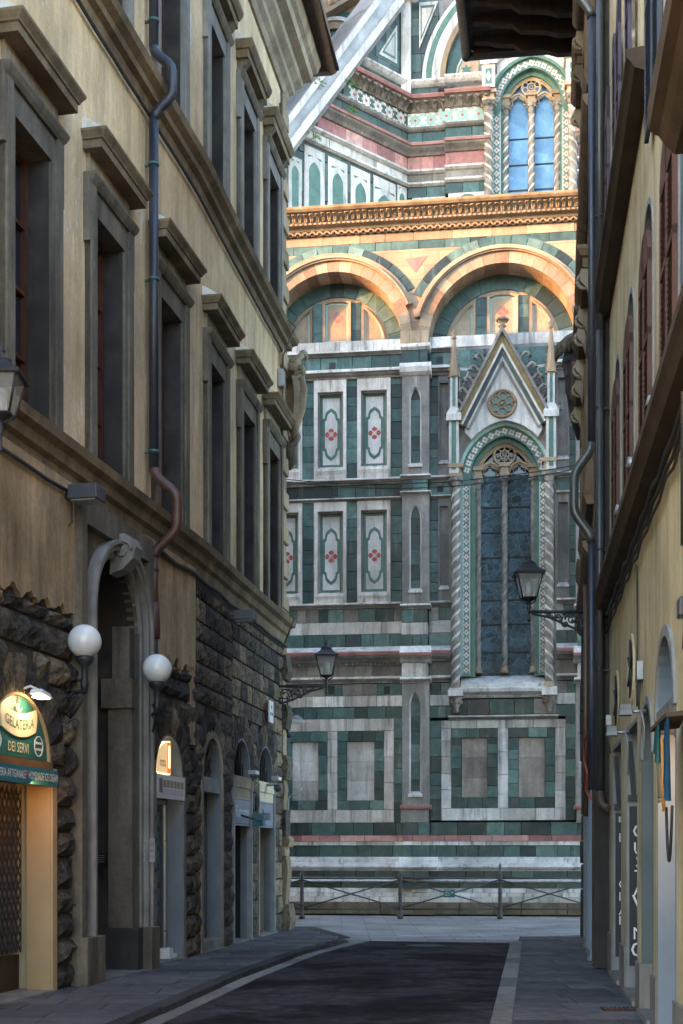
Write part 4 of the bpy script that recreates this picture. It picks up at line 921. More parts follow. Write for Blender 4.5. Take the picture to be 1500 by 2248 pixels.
UPPER = dict(c=1167, g0=1115, g1=1221, spring=222, foot=520, apin=152, rows=[480, 434, 398, 342, 284], pat='marble_white',
             layers=[(57, 66, -.30, 'green_inlay', False), (66, 86, -.10, 'green_inlay', True), (86, 93, .0, 'green_inlay', False)],
             cols=[(1110, .10, -.36, 252, 520, 'marble_warm', 6), (1167, .10, -.34, 250, 520, 'marble_warm', 6), (1224, .10, -.36, 250, 520, 'marble_warm', 6),
                   (1073, .14, .28, 240, 520, 'marble_warm', -6), (1257, .14, .28, 236, 520, 'marble_warm', -6)])
W2, ucx, uzs, uap, uhw = gothic(FU, UPPER, 'glass_sky_reflect', False)
kx = FU.m(1167, 93); rg = pointed(ucx, uzs, kx, uap-uzs+kx-uhw+.02); m = MB()
m.pxz([(FU.px(1064), 18), (ucx-kx, 18)]+rg+[(ucx+kx, 18), (FU.px(1270), 18), (FU.px(1270), ZU(100)), (FU.px(1064), ZU(100))], BK, -.02); m.build('window_backing', 'marble_white', W2, FU)
m = MB(); m.ring(ucx, uzs+.3, kx*1.06, kx*1.2, .3, math.pi-.3, 26, -.1, .14); m.build('window_hood', 'marble_white', W2, FU)
for v in (1073, 1257):
    xx = FU.px(v, .25); b = MB(); z0 = ZU(215)
    b.box(xx-.2, xx+.2, -.1, .5, z0, ZU(165)); b.box(xx-.27, xx+.27, -.1, .57, ZU(166), ZU(158)); b.box(xx-.18, xx+.18, -.1, .46, ZU(158), ZU(128)); b.box(xx-.26, xx+.26, -.1, .55, ZU(128), ZU(120)); b.box(xx-.15, xx+.15, -.1, .42, ZU(120), ZU(60)); o = b.build('window_turret', 'marble_white', W2, FU)
    for v0, v1, tt in ((212, 170, .505), (155, 131, .465)):
        zc_ = ZU((v0+v1)/2); hh = (ZU(v1)-ZU(v0))/2-.06; b = MB(); b.box(xx-.1, xx+.1, tt-.004, tt, zc_-hh, zc_+hh); b.build('turret_inlay', 'green_inlay', W2, FU)
        b = MB(); b.sheet([(xx+a_*.09, tt+.005, zc_+c_*.17) for a_, c_ in ((1, 0), (0, 1), (-1, 0), (0, -1))]); b.build('turret_inlay', 'marble_white', W2, FU)
# ---------------------------------------------------------------- spur wall, its panels and the flying buttress
P = []
for px in (600, 640, 700, 760, 820, 885): P.append((FS.px(px), FS.z(px, RL(px))))
m = MB(); m.pxz([(SX0-1.2, 17), (0, 17), (0, P[-1][1])]+P[::-1]+[(SX0-1.2, P[0][1]-.8)], -1.6, -.03); m.build('spur_wall', 'green_dark_slab', CA, FS)
# white lancet panels on the spur
def sp(px, py): return FS.px(px), FS.z(px, py)
def spur_panel(p0, p1, y0, lan):
    x0, x1 = FS.px(p0), FS.px(p1); z1 = FS.z((p0+p1)/2, y0); m = MB(); m.box(x0, x1, -.1, .02, 18, z1); o = m.build('spur_panel', 'marble_white', CA, FS); c = (x0+x1)/2; w_ = (x1-x0)*.28*lan
    zt_ = z1-(x1-x0)*.55; m = MB(); m.pxz([(c-w_, 18.)]+pointed(c, zt_-w_*1.5, w_, w_*1.6, 6)+[(c+w_, 18.)], -.05, .026); m.build('lancet_inlay', 'green_inlay', o, FS)
    for sg in (-1, 1):
        m = MB(); m.sheet([(c+sg*w_*1.2, .024, zt_+.1), (c+sg*w_*.2, .024, zt_+.18), (c+sg*w_*1.2, .024, zt_+.18)]); m.build('spandrel_inlay', 'green_inlay', o, FS)
for p0, p1, y0, ln in ((633, 662, 345, .9), (668, 712, 327, 1.), (720, 762, 352, 1.), (770, 812, 373, 1.), (820, 868, 395, 1.35), (872, 892, 410, 1.)): spur_panel(p0, p1, y0, ln)
for v0, v1 in ((430, 470), (470, 510)):
    srow('green_dark_slab', v0, v1, 0, 34)
# upper wall of the spur: white triangle
P3 = [sp(832, 118), sp(872, 140), sp(872, 55)]; frame_poly(P3, ((1., 'marble_white'), (.74, 'green_inlay'), (.55, 'marble_white')), .0, FS, 'triangle_panel')
for v0, v1 in ((184, 205), (150, 184), (110, 150), (70, 110), (30, 70)): srow('green_dark_slab', v0, v1, -.02, 34)
lo = [(600, 380), (623, 350), (885, 5), (930, -54)]; hi = [(575, 330), (623, 268), (824, 0), (862, -51)]
L_ = [(FS.px(a, .3), FS.z(a, b_, .3)) for a, b_ in lo]; H_ = [(FS.px(a, .3), FS.z(a, b_, .3)) for a, b_ in hi]
m = MB(); m.pxz(L_+H_[::-1], -1.2, .24); rp = m.build('flying_buttress', 'marble_ramp' if 'marble_ramp' in MATS else 'marble_grey', CA, FS)
def edge(E, w_, t, mm, nm):
    b = MB()
    for (a, c) in zip(E, E[1:]):
        d = Vector((c[0]-a[0], c[1]-a[1])).normalized(); nn = Vector((-d[1], d[0]))*w_
        b.pxz([(a[0], a[1]), (c[0], c[1]), (c[0]+nn[0], c[1]+nn[1]), (a[0]+nn[0], a[1]+nn[1])], -1.25, t)
    b.build(nm, mm, rp, FS)
edge(L_[1:3], .20, .38, 'marble_white', 'coping'); edge(L_[1:3], -.12, .30, 'marble_grey', 'coping'); edge(H_[1:3], -.16, .36, 'marble_white', 'coping')
m = MB(); m.ball((*sp(890, 8)[:1], .4, sp(890, 4)[1]), .2, 10, 6); m.build('buttress_boss', 'marble_white', CA, FS)
# ---------------------------------------------------------------- farther choir wall seen over the buttress
ZB = lambda v: FB.z(700, v)
m = MB(); m.box(FB.px(460), FB.px(1000), -4, 0, 12, ZB(-420)); m.build('wall', 'marble_warm', CA, FB)
for v0, v1, mm in ((330, 262, 'marble_warm'), (262, 250, 'green_slab'), (60, 92, 'green_slab')): row(mm, 600, 900, ZB(max(v0, v1)), ZB(min(v0, v1)), .02, 45, FB, back=-.2)
x0 = FB.px(735); k = FB.Y(x0)/FPX; c0 = (x0, ZB(112))
for r0, r1, mm, t in ((0, 42, 'green_slab', .03), (42, 58, 'marble_warm', .15), (58, 66, 'marble_white', .22), (66, 84, 'green_slab', .05)):
    m = MB(); m.ring(c0[0], c0[1], max(r0, 1)*k, r1*k, 0, math.pi, 24, -.2, t); m.build('choir_arch', mm, CA, FB)
m = MB(); P = [(FB.px(708), ZB(54)), (FB.px(830), ZB(-6)), (FB.px(830), ZB(-16)), (FB.px(708), ZB(44))]; m.pxz(P, -.1, .5); m.build('choir_cornice', 'marble_warm', CA, FB)
for px, py in ((735, 20), (778, 0)):
    m = MB(); xx = FB.px(px); m.ball((xx, .4, ZB(py)), .22, 8, 5); m.box(xx-.2, xx+.2, 0, .6, ZB(py-12), ZB(py-22)); m.ball((xx, .25, ZB(py+10)), .15, 8, 5); m.build('choir_bracket', 'marble_warm', CA, FB)
cx_, cz_ = FB.px(700), ZB(205); m = MB(); 
for r0, r1, mm, t in ((24, 30, 'marble_white', .04), (14, 24, 'green_slab', .03)):
    b = MB(); P = pointed(cx_+.1, ZB(215), r1*k*1.25, r1*k*3.2, 10); Q = pointed(cx_+.1, ZB(215), r0*k*1.25, r0*k*3.2, 10); arch_band(b, P, Q, -.1, t); b.build('choir_arch', mm, CA, FB)
for px, top in ((648, 150), (697, 118)):
    b = MB(); xx = FB.px(px); b.box(xx-.18, xx+.18, 0, .5, ZB(320), ZB(top+60)); b.lathe(xx, .25, [(.22, ZB(top+62)), (.16, ZB(top+40)), (.05, ZB(top+8)), (.1, ZB(top+4)), (.12, ZB(top)), (.03, ZB(top-4))], 8, False)
    for q in range(5):
        for sg in (-1, 1): b.ball((xx+sg*(.2-.03*q), .25, ZB(top+56-q*9)), .05, 6, 4)
    b.build('choir_pinnacle', 'marble_warm', CA, FB)
# added unseen block beyond the palace: it keeps the low sun off the upper wall
m = MB(); m.box(-26, -6.1, -12, .35, 0, 36); m.build('sun_block', 'marble_grey', CA, FC)
# ---------------------------------------------------------------- the palace on the left
PA = thing('palazzo', 'tan plastered palace with stone window hoods and rough stone ground floor on the left', 'building', FL[1].W(0, 0, 0))
ZL, ZM, ZTOP = 6.05, 12.0, 17.35                    # lower string, upper string, main cornice
WINY = [(0, 12.45), (0, 14.74), (0, 17.03), (0, 19.38), (1, 21.88), (2, 24.19), (2, 26.35)]
OW = .96
holes = {0: [], 1: [], 2: []}
for i, Y in WINY:
    c = FL[i].atY(Y); holes[i] += [(c-OW/2-.1, c+OW/2+.1, 6.5, 9.7), (c-OW/2-.1, c+OW/2+.1, 12.55, 15.2)]
LEN = [math.hypot(LP[i+1][0]-LP[i][0], LP[i+1][1]-LP[i][1]) for i in range(3)]
for i in range(3):
    m = MB(); m.grid(0, LEN[i], ZL-.1, 18.4, holes[i]); m.build('wall', 'plaster_tan', PA, FL[i])
far = Vector(LP[3])-Vector((math.cos(AC), -math.sin(AC)))*36
PATH = [(far[0], -far[1])]+[(LP[k][0], -LP[k][1]) for k in (3, 2, 1, 0)]
m = MB()                                            # the sides that face the square and the yard, and the roof
for a, b_ in ((far, Vector(LP[3])), (Vector((far[0], LP[0][1])), far), (Vector(LP[0]), Vector((far[0], LP[0][1])))):
    m.sheet([(a[0], -a[1], 0), (b_[0], -b_[1], 0), (b_[0], -b_[1], 18.4), (a[0], -a[1], 18.4)])
m.build('wall', 'plaster_tan', PA, WF)
m = MB(); ctr = [(LP[3][0]-7, LP[3][1]-7), (LP[0][0]-7, LP[0][1]+2), (far[0]+5, LP[0][1]+2), (far[0]+5, far[1]-7)]
oo = [(LP[3][0]+.95, LP[3][1]+.9), (LP[2][0]+.95, LP[2][1]), (LP[1][0]+.95, LP[1][1]), (LP[0][0]+.95, LP[0][1])]
m.add([(oo[0][0], -oo[0][1], 18.55), (oo[1][0], -oo[1][1], 18.55), (oo[2][0], -oo[2][1], 18.55), (oo[3][0], -oo[3][1], 18.55), (far[0], -LP[0][1], 18.55), (far[0], -far[1]-.9, 18.55),
       *[(a, -b_, 20.3) for a, b_ in ctr]], [(0, 1, 2, 3, 7, 6), (3, 4, 8, 7), (4, 5, 9, 8), (5, 0, 6, 9), (6, 7, 8, 9)]); m.build('roof', 'terracotta', PA, WF)
m = MB(); m.sweep(PATH, [(-.2, ZTOP), (.05, ZTOP), (.10, ZTOP+.12), (.18, ZTOP+.2), (.2, ZTOP+.3), (.32, ZTOP+.42), (.34, ZTOP+.55), (.5, ZTOP+.62), (.52, ZTOP+.8), (.60, ZTOP+.86), (.66, ZTOP+1.05), (.66, ZTOP+1.12), (-.2, ZTOP+1.12)]); m.build('main_cornice', 'stone_tan', PA, WF)
m = MB(); m.sweep(PATH, [(-.2, ZTOP+1.12), (1.0, ZTOP+1.13), (1.0, ZTOP+1.19), (-.2, ZTOP+1.22)]); m.build('eaves_board', 'wood_dark', PA, WF)
m = MB(); gp = [(far[0], -far[1]-.95), (LP[3][0]+1.0, -LP[3][1]-.95)]; m.tube([(gp[0][0], gp[0][1], ZTOP+1.22), (gp[1][0], gp[1][1], ZTOP+1.22)], .13, 10)
m.tube([(LP[3][0]+1.0, -LP[3][1]-.95, ZTOP+1.22), (LP[2][0]+1.0, -LP[2][1], ZTOP+1.22), (LP[1][0]+1.0, -LP[1][1], ZTOP+1.22), (LP[0][0]+1.0, -LP[0][1], ZTOP+1.22)], .13, 10); m.build('gutter', 'pipe_copper', PA, WF)
m = MB(); m.sweep(PATH, [(-.1, ZM), (.04, ZM), (.06, ZM+.12), (.14, ZM+.15), (.15, ZM+.24), (.24, ZM+.30), (.27, ZM+.40), (.22, ZM+.44), (-.1, ZM+.47)]); m.build('string_course', 'stone_hood', PA, WF)
m = MB(); m.sweep(PATH, [(-.1, ZL-.08), (.03, ZL-.08), (.04, ZL+.10), (.10, ZL+.14), (.12, ZL+.26), (.20, ZL+.31), (.22, ZL+.42), (.18, ZL+.45), (-.1, ZL+.48)]); m.build('string_course', 'stone_hood', PA, WF)
xa, xb = FL[0].atY(15.72), FL[0].atY(18.44)          # the string breaks forward over the portal
m = MB(); pr_ = [(.1, ZL-.05), (.16, ZL-.05), (.17, ZL+.11), (.23, ZL+.15), (.25, ZL+.27), (.33, ZL+.32), (.35, ZL+.44), (.31, ZL+.47), (.1, ZL+.5)]
m.sweep([(xa, -.05), (xa, 0), (xb, 0), (xb, -.05)][::-1] if False else [(xb, 0), (xa, 0)], [(-a, z) for a, z in pr_]); m.build('string_course', 'stone_hood', PA, FL[0])
# ---- windows with hoods
def frust(mb, c, lv):
    """stacked outline: (z, half length, projection) from the wall"""
    P = [[(c-h, -.05, z), (c-h, o, z), (c+h, o, z), (c+h, -.05, z)] for z, h, o in lv]
    for a, b_ in zip(P, P[1:]): mb.loft(a, b_, False)
    mb.add(P[0], [(0, 1, 2, 3)]); mb.add(P[-1], [(0, 1, 2, 3)])
def window(fr, c, zb, zt, zh, upper):
    h = OW/2; sw = .25; m = MB()
    for sg in (-1, 1):
        a, b_ = sorted((c+sg*h, c+sg*(h+sw))); m.box(a, b_, -.32, .07, zb, zt); a2, b2 = sorted((c+sg*(h+.09), c+sg*(h+sw))); m.box(a2, b2, 0, .10, zb, zt+.3)
        a3, b3 = sorted((c+sg*(h+sw-.02), c+sg*(h+sw+.055))); m.box(a3, b3, 0, .085, zt-.42, zt+.42)
    m.box(c-h-sw, c+h+sw, -.32, .066, zt, zt+.32)
    o = m.build('window', 'stone_dark' if not upper else 'stone_grey', PA, fr)
    m = MB(); frust(m, c, [(zt+.30, h+sw, .1), (zt+.34, h+sw+.03, .13), (zt+.40, h+sw+.05, .16), (zt+.43, h+sw+.05, .16)]); m.build('architrave', 'stone_dark', o, fr)
    m = MB(); m.box(c-h-sw+.04, c+h+sw-.04, -.05, .05, zt+.43, zh-.22); m.build('frieze', 'stone_tan', o, fr)
    m = MB()
    if not upper: frust(m, c, [(zh-.22, .80, .25), (zh-.12, .80, .25), (zh-.115, .82, .27), (zh-.09, .825, .28), (zh-.03, .86, .33), (zh, .86, .335)])
    else: frust(m, c, [(zh-.30, .78, .22), (zh-.16, .78, .22), (zh-.15, .81, .25), (zh-.06, .83, .30), (zh, .84, .31)])
    m.build('hood', 'stone_hood', o, fr)
    m = MB(); m.loft([(c-.82, 0, zh), (c-.82, .29, zh), (c+.82, .29, zh), (c+.82, 0, zh)], [(c-.80, -.01, zh+.17), (c-.80, .02, zh+.17), (c+.80, .02, zh+.17), (c+.80, -.01, zh+.17)]); m.build('hood_flashing', 'cement', o, fr)
    if upper:
        for sg in (-1, 1): m = MB(); xx = c+sg*(h+sw-.1); m.ptz([(0, zh-.62), (.07, zh-.6), (.1, zh-.45), (.2, zh-.32), (.21, zh-.3), (0, zh-.3)], xx-.09, xx+.09); m.build('bracket', 'stone_dark', o, fr)
    for sg in (-1, 1): m = MB(); a, b_ = sorted((c+sg*h, c+sg*(h-.022))); m.box(a, b_, -.31, .03, zb, zt); m.build('reveal', 'stone_soot_shade', o, fr)  # near-black sides carry the shade of the window recess in their colour
    m = MB(); m.box(c-h, c+h, -.30, -.28, zb, zt); m.build('pane', 'glass_dark', o, fr)
    m = MB(); m.box(c-h+.02, c-h+.09, -.28, -.22, zb, zt); m.box(c+h-.09, c+h-.02, -.28, -.22, zb, zt); m.box(c-.045, c+.045, -.28, -.21, zb, zt)
    k = int((zt-zb)/.72)
    for j in range(k+1): z = zb+(zt-zb-.06)*j/k; m.box(c-h+.02, c+h-.02, -.28, -.225, z, z+.045)
    m.build('sash', 'wood_frame', o, fr)
    return o
for i, Y in WINY:
    c = FL[i].atY(Y); window(FL[i], c, 6.5, 9.6, 10.52, False); window(FL[i], c, 12.45, 15.1, 16.03, True)
# ---- quoins
z = 6.6; k = 0; cx = LEN[2]
while z < ZTOP-.2:
    ln = .50 if k % 2 == 0 else .30; pj = .09 if k % 2 == 0 else .045
    m = MB(); m.box(cx-ln, cx+pj, -.6, pj, z+.006, z+.36-.006); m.build('quoin', 'quoin', PA, FL[2], bevel=.02); z += .36; k += 1
z = .02; k = 0
for hgt in (.55, 1.0, .18, .22, .55, .62, .5, .55, .5, .52, .5, .36):
    if z > 5.75: break
    if z+hgt > 5.96: hgt = 5.96-z
    pj = (.20, .12, .10, .16, .12, .06, .14, .05, .14, .05, .14, .05)[k]; m = MB(); x0 = cx-(.34 if k % 2 else .42)
    n = 3; P = []
    for q in range(n+1):
        zz_ = z+hgt*q/n; e = pj+(.012 if 0 < q < n else -.01)+random.uniform(-.02, .02); P.append([(x0, -.5, zz_), (x0, e, zz_), (cx+e-.05, e, zz_), (cx+e, e-.05, zz_), (cx+e, -.5, zz_)])
    for a, b_ in zip(P, P[1:]): m.loft(a, b_, False)
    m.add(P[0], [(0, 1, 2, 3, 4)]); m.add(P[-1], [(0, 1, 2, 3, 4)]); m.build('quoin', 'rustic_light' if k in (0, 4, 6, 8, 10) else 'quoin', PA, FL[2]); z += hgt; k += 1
# ---- ground floor: openings (frame, Y0, Y1, spring, rise)
OPEN = {'gelato': (0, 13.70, 15.25, 2.66, .72), 'portal': (0, 16.38, 18.02, 4.62, .83), 'glass': (0, 18.78, 19.95, 2.78, .58), 'grey': (1, 20.98, 22.2, 2.85, .68), 'rist': (2, 23.1, 24.42, 2.95, .72), 'pizz': (2, 25.05, 26.42, 2.95, .74)}
OP = {k: (v[0], FL[v[0]].atY(v[1]), FL[v[0]].atY(v[2]), v[3], v[4]) for k, v in OPEN.items()}
for i in range(3):
    ops = [v for v in OP.values() if v[0] == i]; m = MB(); m.grid(0, LEN[i], 0, ZL, [(a, b_, -1, zs+rs) for _, a, b_, zs, rs in ops])
    for _, a, b_, zs, rs in ops:
        A = arc_pts((a+b_)/2, zs, (b_-a)/2, math.pi, 0, 16, rs/((b_-a)/2))
        for p, q in zip(A, A[1:]): m.sheet([(p[0], 0, p[1]), (q[0], 0, q[1]), (q[0], 0, zs+rs), (p[0], 0, zs+rs)])
    m.build('wall', 'mortar', PA, FL[i])
def free(i, z0, z1, xa, xb, marg):
    """stretches of a course that no opening interrupts"""
    S = [(xa, xb)]; zc_ = (z0+z1)/2
    for key, (j, a, b_, zs, rs) in OP.items():
        if j != i: continue
        c, hw = (a+b_)/2, (b_-a)/2
        if key == 'portal': lo, hi = FL[0].atY(15.86), FL[0].atY(18.34)
        elif zc_ < zs: lo, hi = a-marg.get(key, 0), b_+marg.get(key, 0)
        else:
            r = hw+.42; k_ = (zc_-zs)/((rs/hw)*hw+.42)
            if k_ >= 1: continue
            q = r*math.sqrt(1-k_*k_); lo, hi = c-q, c+q
        N = []
        for s0, s1 in S:
            if hi <= s0 or lo >= s1: N.append((s0, s1))
            else:
                if lo-s0 > .08: N.append((s0, lo))
                if s1-hi > .08: N.append((hi, s1))
        S = N
    return S
def stone(fr, x0, x1, z0, z1, deep, parent=None):
    g_ = .018; x0 += g_; x1 -= g_; z0 += g_; z1 -= g_; nx, nz = (4 if x1-x0 > .3 else 3), 3; vs = []
    sd_ = random.uniform(0, 50)
    for j in range(nz+1):
        for i in range(nx+1):
            u, v = i/nx, j/nz; e = min(u, 1-u, v, 1-v); ed = 0 if e == 0 else 1
            t = .025+(deep*(.55+.75*noise.noise(Vector((u*2.2+sd_, v*2.2, sd_)))) if ed else random.uniform(0, .02))
            vs.append((x0+(x1-x0)*u+(random.uniform(-.02, .02) if ed else 0), max(.02, t), z0+(z1-z0)*v+(random.uniform(-.015, .015) if ed else 0)))
    w_ = nx+1; fs = [(j*w_+i, j*w_+i+1, (j+1)*w_+i+1, (j+1)*w_+i) for j in range(nz) for i in range(nx)]
    b = MB(); b.add(vs, fs, False); k = len(vs)
    per = [i for i in range(w_)]+[j*w_+nx for j in range(1, nz+1)]+[nz*w_+i for i in range(nx-1, -1, -1)]+[j*w_ for j in range(nz-1, 0, -1)]
    b.add([vs[i] for i in per]+[(vs[i][0], -.03, vs[i][2]) for i in per], [(i, (i+1) % len(per), len(per)+(i+1) % len(per), len(per)+i) for i in range(len(per))])
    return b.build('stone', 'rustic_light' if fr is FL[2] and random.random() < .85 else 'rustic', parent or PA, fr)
def rustic(i, xa, xb, ztop, deep, marg={}, sl=(.32, .68)):
    z = 0.03
    while z < ztop-.05:
        h = random.uniform(.29, .37); z1 = min(z+h, ztop)
        for s0, s1 in free(i, z, z1, xa, xb, marg):
            x = s0
            while x < s1-.02:
                e = min(x+random.uniform(*sl), s1); e = s1 if s1-e < .2 else e; stone(FL[i], x, e, z, z1, deep); x = e
        z = z1
A0 = FL[0].atY
mg = {'gelato': .13, 'glass': .1, 'grey': .12, 'rist': .05, 'pizz': .05}
rustic(0, A0(11.7), A0(15.9), 4.45, .13, mg, (.25, .5)); rustic(0, A0(18.3), LEN[0], 4.40, .10, mg); rustic(1, 0, LEN[1], 5.85, .085, mg); rustic(2, 0, LEN[2]-.36, 5.85, .06, mg)
for key, (i, a, b_, zs, rs) in OP.items():
    if key == 'portal': continue
    c, hw = (a+b_)/2, (b_-a)/2; n = 11; sz = rs/hw
    for k in range(n):
        m = MB(); r0, r1 = hw+.02, hw+.42+random.uniform(-.03, .05); a0, a1 = math.pi*k/n+.012, math.pi*(k+1)/n-.012; t1 = random.uniform(.05, .12)
        q = [[(c+r*math.cos(g), zs+(rs+(r-hw))/r*r*math.sin(g)) for r in (r0, (r0+r1)/2, r1)] for g in (a0, (a0+a1)/2, a1)]
        tt = [[.03, .04, .03], [.04, t1, .05], [.03, .05, .03]]
        vs = [(q[u][v][0], tt[u][v], q[u][v][1]) for u in range(3) for v in range(3)]
        m.add(vs, [(u*3+v, u*3+v+1, u*3+v+4, u*3+v+3) for u in range(2) for v in range(2)]); per = [0, 1, 2, 5, 8, 7, 6, 3]
        m.add([vs[p] for p in per]+[(vs[p][0], -.03, vs[p][2]) for p in per], [(p, (p+1) % 8, 8+(p+1) % 8, 8+p) for p in range(8)]); m.build('stone', 'rustic', PA, FL[i])
# plaster left over the stone above the doors, its lower edge broken
def patch(i, xa, xb, z0, z1, t, mm='plaster_low'):
    n = max(6, int((xb-xa)/.06)); P = [(xa+(xb-xa)*k/n, z0+random.uniform(-.035, .035)+.05*math.sin(k*.9)) for k in range(n+1)]
    m = MB(); m.pxz(P+[(xb, z1), (xa, z1)], -.01, t); m.build('plaster', mm, PA, FL[i])
patch(0, A0(11.65), A0(15.88), 4.5, ZL, .06); patch(0, A0(18.3), A0(20.52), 4.46, ZL, .05); m = MB()
m.box(A0(20.28), A0(20.5), -.01, .05, 3.3, 4.5); m.build('plaster', 'plaster_low', PA, FL[0])
# ---- portal
i, a, b_, zs, rs = OP['portal']; fr = FL[0]; c, hw = (a+b_)/2, (b_-a)/2; po = empty('portal', fr.W(c, 0, 0), PA)
oa, ob = A0(15.86), A0(18.34)
m = MB()
for u, v in ((oa, oa+.16), (ob-.16, ob)): m.box(u, v, -.1, .16, .02, ZL-.25)
m.box(oa, ob, -.1, .155, ZL-.42, ZL-.10); m.build('portal_frame', 'stone_dark', po, fr)
m = MB()
for u, v in ((oa+.16, a), (b_, ob-.16)): m.box(u, v, -.1, .07, .02, zs)
A = arc_pts(c, zs, hw, math.pi, 0, 20)
for p, q in zip(A, A[1:]): m.loft([(p[0], -.1, p[1]), (p[0], .05, p[1]), (p[0], .05, ZL-.42), (p[0], -.1, ZL-.42)], [(q[0], -.1, q[1]), (q[0], .05, q[1]), (q[0], .05, ZL-.42), (q[0], -.1, ZL-.42)], False)
for u, v in ((oa+.16, a), (b_, ob-.16)): m.box(u, v, -.1, .05, zs, ZL-.42)
m.build('portal_wall', 'stone_dark', po, fr)
for r0, r1, t in ((hw, hw+.09, .10), (hw+.09, hw+.17, .17), (hw+.17, hw+.22, .21)):
    m = MB(); m.ring(c, zs, r0, r1, 0, math.pi, 30, 0, t)
    for sg in (-1, 1): u, v = sorted((c+sg*r0, c+sg*r1)); m.box(u, v, 0, t, .5, zs)
    m.build('archivolt', 'stone_grey', po, fr)
m = MB(); kz = zs+hw; pts = [(c+0, .16+.19*math.cos(g)*(1-g*.06), kz+.05+.19*math.sin(g)*(1-g*.06)) for g in [x_*.35 for x_ in range(-5, 14)]]
P = [(.02, kz-.22), (.2, kz-.16), (.34, kz-.02), (.38, kz+.12), (.33, kz+.24), (.22, kz+.3), (.05, kz+.3)]
m.ptz(P, c-.13, c+.13); m.build('keystone', 'stone_grey', po, fr)
for sg in (-1, 1):
    m = MB(); m.tube([(c+sg*.14, .2+.12*math.cos(g)*(1-g/9), kz+.08+.14*math.sin(g)*(1-g/9)) for g in [j*.45 for j in range(16)]], .02, 6); m.build('keystone_scroll', 'stone_grey', po, fr)
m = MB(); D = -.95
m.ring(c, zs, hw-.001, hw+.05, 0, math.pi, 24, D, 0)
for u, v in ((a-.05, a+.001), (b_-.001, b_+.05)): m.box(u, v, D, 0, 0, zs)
m.build('portal_reveal', 'stone_soot_shade', po, fr)  # colour darkened to stand in for shade inside the portal
m = MB()                                            # pilaster and impost on the far reveal
m.box(b_-.10, b_, -.34, .0, .6, 3.95); m.box(b_-.16, b_, -.42, .02, 3.6, 4.0); m.box(b_-.06, b_, -.30, -.06, 3.95, zs+.1); m.build('reveal_pilaster', 'stone_dark', po, fr)
m = MB(); m.box(b_-.18, b_+.0, D+.02, .12, .03, .62); m.build('reveal_plinth', 'stone_soot_shade', po, fr)
for u, v in ((oa-.03, a+.03), (b_+.03, ob+.03)): m = MB(); m.box(u, v, -.08, .24, .03, .62); m.build('portal_plinth', 'stone_dark', po, fr, bevel=.015)
m = MB(); m.box(a-.05, b_+.05, D-.1, D, 0, zs+hw); m.build('portal_door', 'wood_dark', po, fr)
m = MB(); m.box(a-.05, b_+.05, D, .2, .0, .055); m.build('threshold', 'stone_grey', po, fr)
# ---------------------------------------------------------------- shop fronts
def jambs(key, depth, m1, sill=.06, arch=True, inside='wall_inside'):
    i, a, b_, zs, rs = OP[key]; fr = FL[i]; c, hw = (a+b_)/2, (b_-a)/2; sh = empty('shop_front', fr.W(c, 0, 0), PA)
    m = MB(); m.ring(c, zs, hw-.015, hw+.02, 0, math.pi, 20, -depth, .03, sz=rs/hw)
    for u, v in ((a-.02, a+.015), (b_-.015, b_+.02)): m.box(u, v, -depth, .03, .03, zs)
    m.build('reveal', m1, sh, fr)
    m = MB(); m.box(a-.2, b_+.2, -2.2, -2.1, 0, zs+rs); m.box(a-.2, a-.1, -2.2, -depth, 0, zs+rs); m.box(b_+.1, b_+.2, -2.2, -depth, 0, zs+rs); m.box(a-.2, b_+.2, -2.2, -depth, zs+rs, zs+rs+.1); m.build('shop_interior', inside, sh, fr)
    m = MB(); m.box(a-.05, b_+.05, -depth-.3, .10, .0, sill); m.build('doorstep', 'stone_grey', sh, fr)
    return sh, fr, a, b_, zs, rs, c, hw
# gelateria
sh, fr, a, b_, zs, rs, c, hw = jambs('gelato', .26, 'reveal_cream')
m = MB(); m.box(b_, b_+.12, -.05, .06, .03, zs-.05); m.box(a-.12, a, -.05, .06, .03, zs-.05); m.build('door_casing', 'reveal_cream', sh, fr)
m = MB(); g0, g1, z0, z1 = a, b_-.02, .5, 2.4; cw, ch = .115, .17; n = int((g1-g0)/cw); k = int((z1-z0)/ch)
for u in range(n):
    for v in range(k):
        xx, zz_ = g0+u*cw, z0+v*ch; m.tube([(xx, -.30, zz_), (xx+cw, -.30, zz_+ch)], .010, 4, False, False); m.tube([(xx+cw, -.30, zz_), (xx, -.30, zz_+ch)], .010, 4, False, False)
for u in range(n+1): m.tube([(g0+u*cw, -.295, z0), (g0+u*cw, -.295, z1)], .006, 4, False, False)
tag(m.build('folding_grille', 'iron', sh, fr), kind='stuff')
m = MB(); m.box(a, b_, -.40, -.36, .06, .46); m.build('kick_panel', 'wood_dark', sh, fr)
m = MB(); m.box(a, b_, -.44, -.40, .48, 2.5); m.build('door_panel', 'stone_grey', sh, fr)
